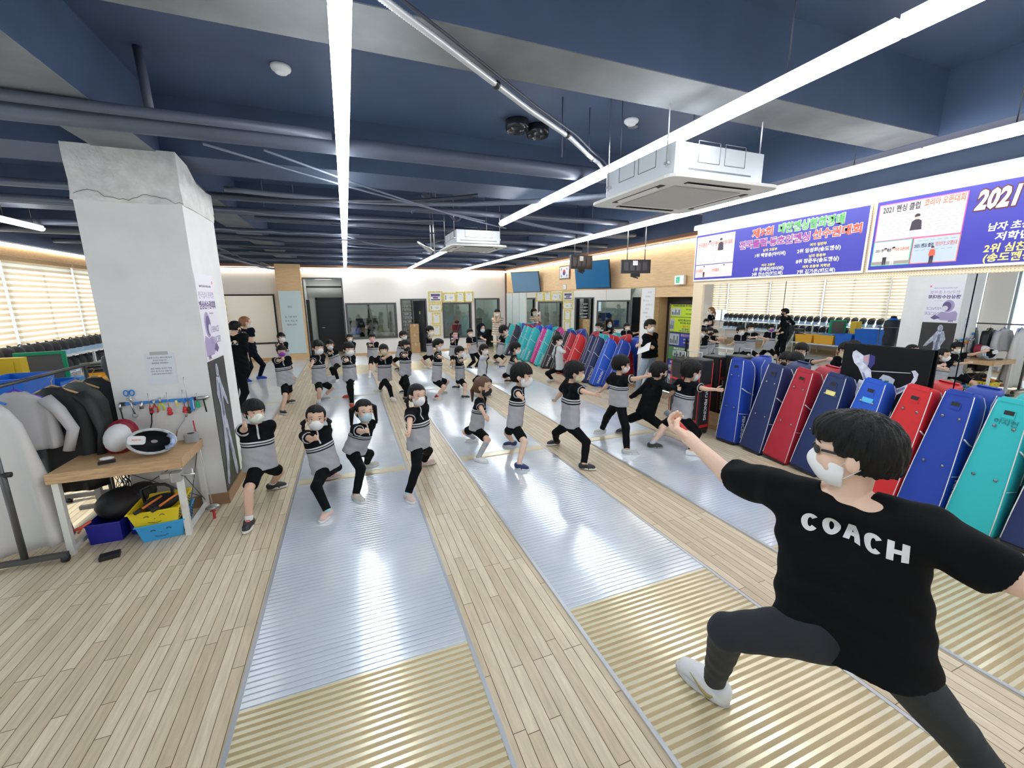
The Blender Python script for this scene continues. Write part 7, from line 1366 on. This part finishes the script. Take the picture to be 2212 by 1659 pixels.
back_text(q, 'CING', .085, M_WHITE, e, bk(q, .78), np.cross((0, 0, 1.), -q['cf']), -q['cf'])
e, q = person(JT['A4'], 'woman with auburn hair in a dark polo stepping away behind the other woman', adult=True, top='navy', pants='long', hair='part_tail', mask='w', lod=1, poses=('relax', 'relax'), hairm=HAIRC, shoe=((.01, .06, .4), WH), pantm=CLNV, skin=SKIN_B, hem=.12)
back_text(q, 'NO', .085, M_WHITE, e, bk(q, .85), np.cross((0, 0, 1.), -q['cf']), -q['cf'])
# person at the office desk, seen through the window
JT['A5'] = dict(P=(.62, YB+.62, .50), N=(.66, YB+.66, .98), hd=(.70, YB+.68, 1.14), hh=.22, F=(.6, YB+1.0, 90), B=(.8, YB+.95, 90), W=(.85, YB+.95, .80), W2=(.5, YB+.98, .80), ca=80, ha=60, H=1.66)
person(JT['A5'], 'person in dark clothes sitting at the desk behind the wide office window', adult=True, top='black', pants='long', hair='crop', lod=2, poses=('relax', 'relax'), sleeve=1.0)
o = MB().rbox((.62, YB+.55, .36), (.44, .42, .06), .04).build('stool', M_BLACK); tag(o, 'black seat under the person at the office desk', 'stool')
MB().tube([(.62, YB+.55, .0), (.62, YB+.55, .34)], .03).lathe([(0, 0), (.22, 0), (.22, .03), (0, .04)], 12, (.62, YB+.55, 0)).build('base', M_BLACK, o)
# ------------------------------------------------------------------ the coach
CO = dict(P=(1.58, .76, .93), N=(1.52, .80, 1.44), hd=(1.50, .80, 1.60), hh=.245, F=(1.655, 1.40, 100), B=(2.28, .42, 45), W=(1.475, 1.46, 1.435), W2=(1.90, .20, 1.18), ca=15, ha=118, H=1.76,
          SL=(1.47, 1.0, 1.385), SR=(1.54, .60, 1.42))
# he lunges left foot forward: front arm is his left one
CO['W'], CO['W2'] = (1.90, .20, 1.18), (1.475, 1.46, 1.435)
CHM = mat('charcoal trousers', (.014, .018, .023), .85, bump=.25, bscale=12)
e, q = person(CO, 'coach in a black COACH tee lunging towards the children, seen from behind', adult=True, top='black', pants='long', hair='crop', mask='w', lod=0, poses=('relax', 'grip'), pantm=CHM, shoe=((.66, .67, .68), (.55, .55, .55)), sleeve=.86, hem=.06, belly=1.12, knees=[(1.36, 1.06, .74), None], elbows=((1.66, .45, 1.33), (1.50, 1.25, 1.335)), skin=SKIN_B)
def block_letters(word, h, w, gap, th):
    """heavy sans capitals as fine strips, so they can follow cloth"""
    V, F = [], []
    def strip(p, q, n=8):
        o = len(V)
        for i in range(n+1):
            t = i/n; a = [p[0][k]+(p[1][k]-p[0][k])*t for k in (0, 1)]; b = [q[0][k]+(q[1][k]-q[0][k])*t for k in (0, 1)]
            for u in range(4): V.append((a[0]+(b[0]-a[0])*u/3, a[1]+(b[1]-a[1])*u/3, 0))
        for i in range(n):
            for u in range(3): F.append((o+4*i+u, o+4*i+u+1, o+4*i+u+5, o+4*i+u+4))
    x = -(len(word)*w+(len(word)-1)*gap)/2
    for ch in word:
        if ch in 'CO':
            a0, a1 = (40, 320) if ch == 'C' else (0, 360); n = 28; o = len(V); cx = x+w/2
            for i in range(n+1):
                t = radians(a0+(a1-a0)*i/n)
                for u in range(4): f = u/3; V.append((cx+cos(t)*(w/2-th*1.1*f), sin(t)*(h/2-th*.85*f), 0))
            for i in range(n):
                for u in range(3): F.append((o+4*i+u, o+4*i+u+1, o+4*i+u+5, o+4*i+u+4))
        elif ch == 'H':
            for xx in (x, x+w-th): strip(((xx, -h/2), (xx, h/2)), ((xx+th, -h/2), (xx+th, h/2)))
            strip(((x+th, -th*.42), (x+w-th, -th*.42)), ((x+th, th*.42), (x+w-th, th*.42)))
        else:
            c = x+w/2; strip(((x, -h/2), (c-th*.55, h/2)), ((x+th*1.05, -h/2), (c+th*.35, h/2))); strip(((x+w-th*1.05, -h/2), (c-th*.3, h/2)), ((x+w, -h/2), (c+th*.55, h/2))); strip(((x+th*.8, -h*.3), (x+w-th*.8, -h*.3)), ((x+th*.9, -h*.08), (x+w-th*.9, -h*.08)))
        x += w+gap
    return V, F
from mathutils.bvhtree import BVHTree
shm = [c for c in e.children if c.name.startswith('shirt')][0].data; bv = BVHTree.FromPolygons([v.co.copy() for v in shm.vertices], [tuple(p.vertices) for p in shm.polygons])
n = Vector(nrm(-q['cf']+np.array((-.25, -.25, .12)))); r = Vector(nrm(q['SR']-q['SL'])); r = (r-n*r.dot(n)).normalized(); up = n.cross(r); a0 = Vector((1.40, .715, 1.35))-Vector(q['base'])
V, F = block_letters('COACH', .060, .050, .007, .0165); out = []
for v in V:
    p = a0+r*v[0]+up*v[1]; hit = bv.ray_cast(p+n*.4, -n, .9); out.append((hit[0] if hit[0] is not None else p)+n*.004)
MB().add(out, F).build('back_lettering', mat('print off white', (.74, .74, .74), .6), e)
# dark sports glasses and the red remote in his raised hand
Qh, b0, S = q['Qh'], q['base'], q['S']; m = MB()
for s in (-1, 1): m.ell(Qh(s*.17, .36, .02)-b0, (.085*S, .02*S, .065*S), 12, 6, Matrix(q['Rh'].tolist()) @ Matrix.Rotation(-s*.42, 3, 'Z')); m.tube([Vector(Qh(s*.26, .30, .04)-b0), Vector(Qh(s*.36, .08, .05)-b0)], .004, 6)
m.tube([Vector(Qh(-.06, .40, .03)-b0), Vector(Qh(.06, .40, .03)-b0)], .005, 6); m.build('sunglasses', M_BLACK, e)
w = Vector(q['W2']); o = empty('timer_remote', w+Vector((.0, .09, .055)), 0, 'red and grey remote held in the raised hand of the coach', 'remote'); dd = Vector((-.25, .75, .60)).normalized()
MB().tube([Vector((0, 0, 0))-dd*.06, dd*.035], .017, 12).build('grip', mat('remote red', (.55, .02, .02), .4), o); MB().tube([dd*.035, dd*.075], .016, 12).build('cap', mat('remote grey', (.10, .13, .15), .4), o)
sm_ = [c for c in e.children if c.name.startswith('shoe')][0]; bv = BVHTree.FromPolygons([v.co.copy() for v in sm_.data.vertices], [tuple(p.vertices) for p in sm_.data.polygons])
A0 = Vector(q['A'][0])-Vector(q['base']); u = Vector(az(100)); v = u.cross(Vector((0, 0, 1))); pts = []
for t, z in ((-.035, .062), (-.02, .048), (.0, .043), (.03, .052), (.07, .066), (.11, .078)):
    p = Vector((A0.x, A0.y, 0))+u*t+Vector((0, 0, z)); hit = bv.ray_cast(p-v*.25, v, .5)
    if hit[0] is not None: pts.append(hit[0]-v*.001)
if len(pts) > 2: MB().tube(pts, [.005, .011, .013, .009, .005, .002][:len(pts)], 6).build('gold_mark', mat('gold mark', (.38, .28, .10), .4, .4), sm_)
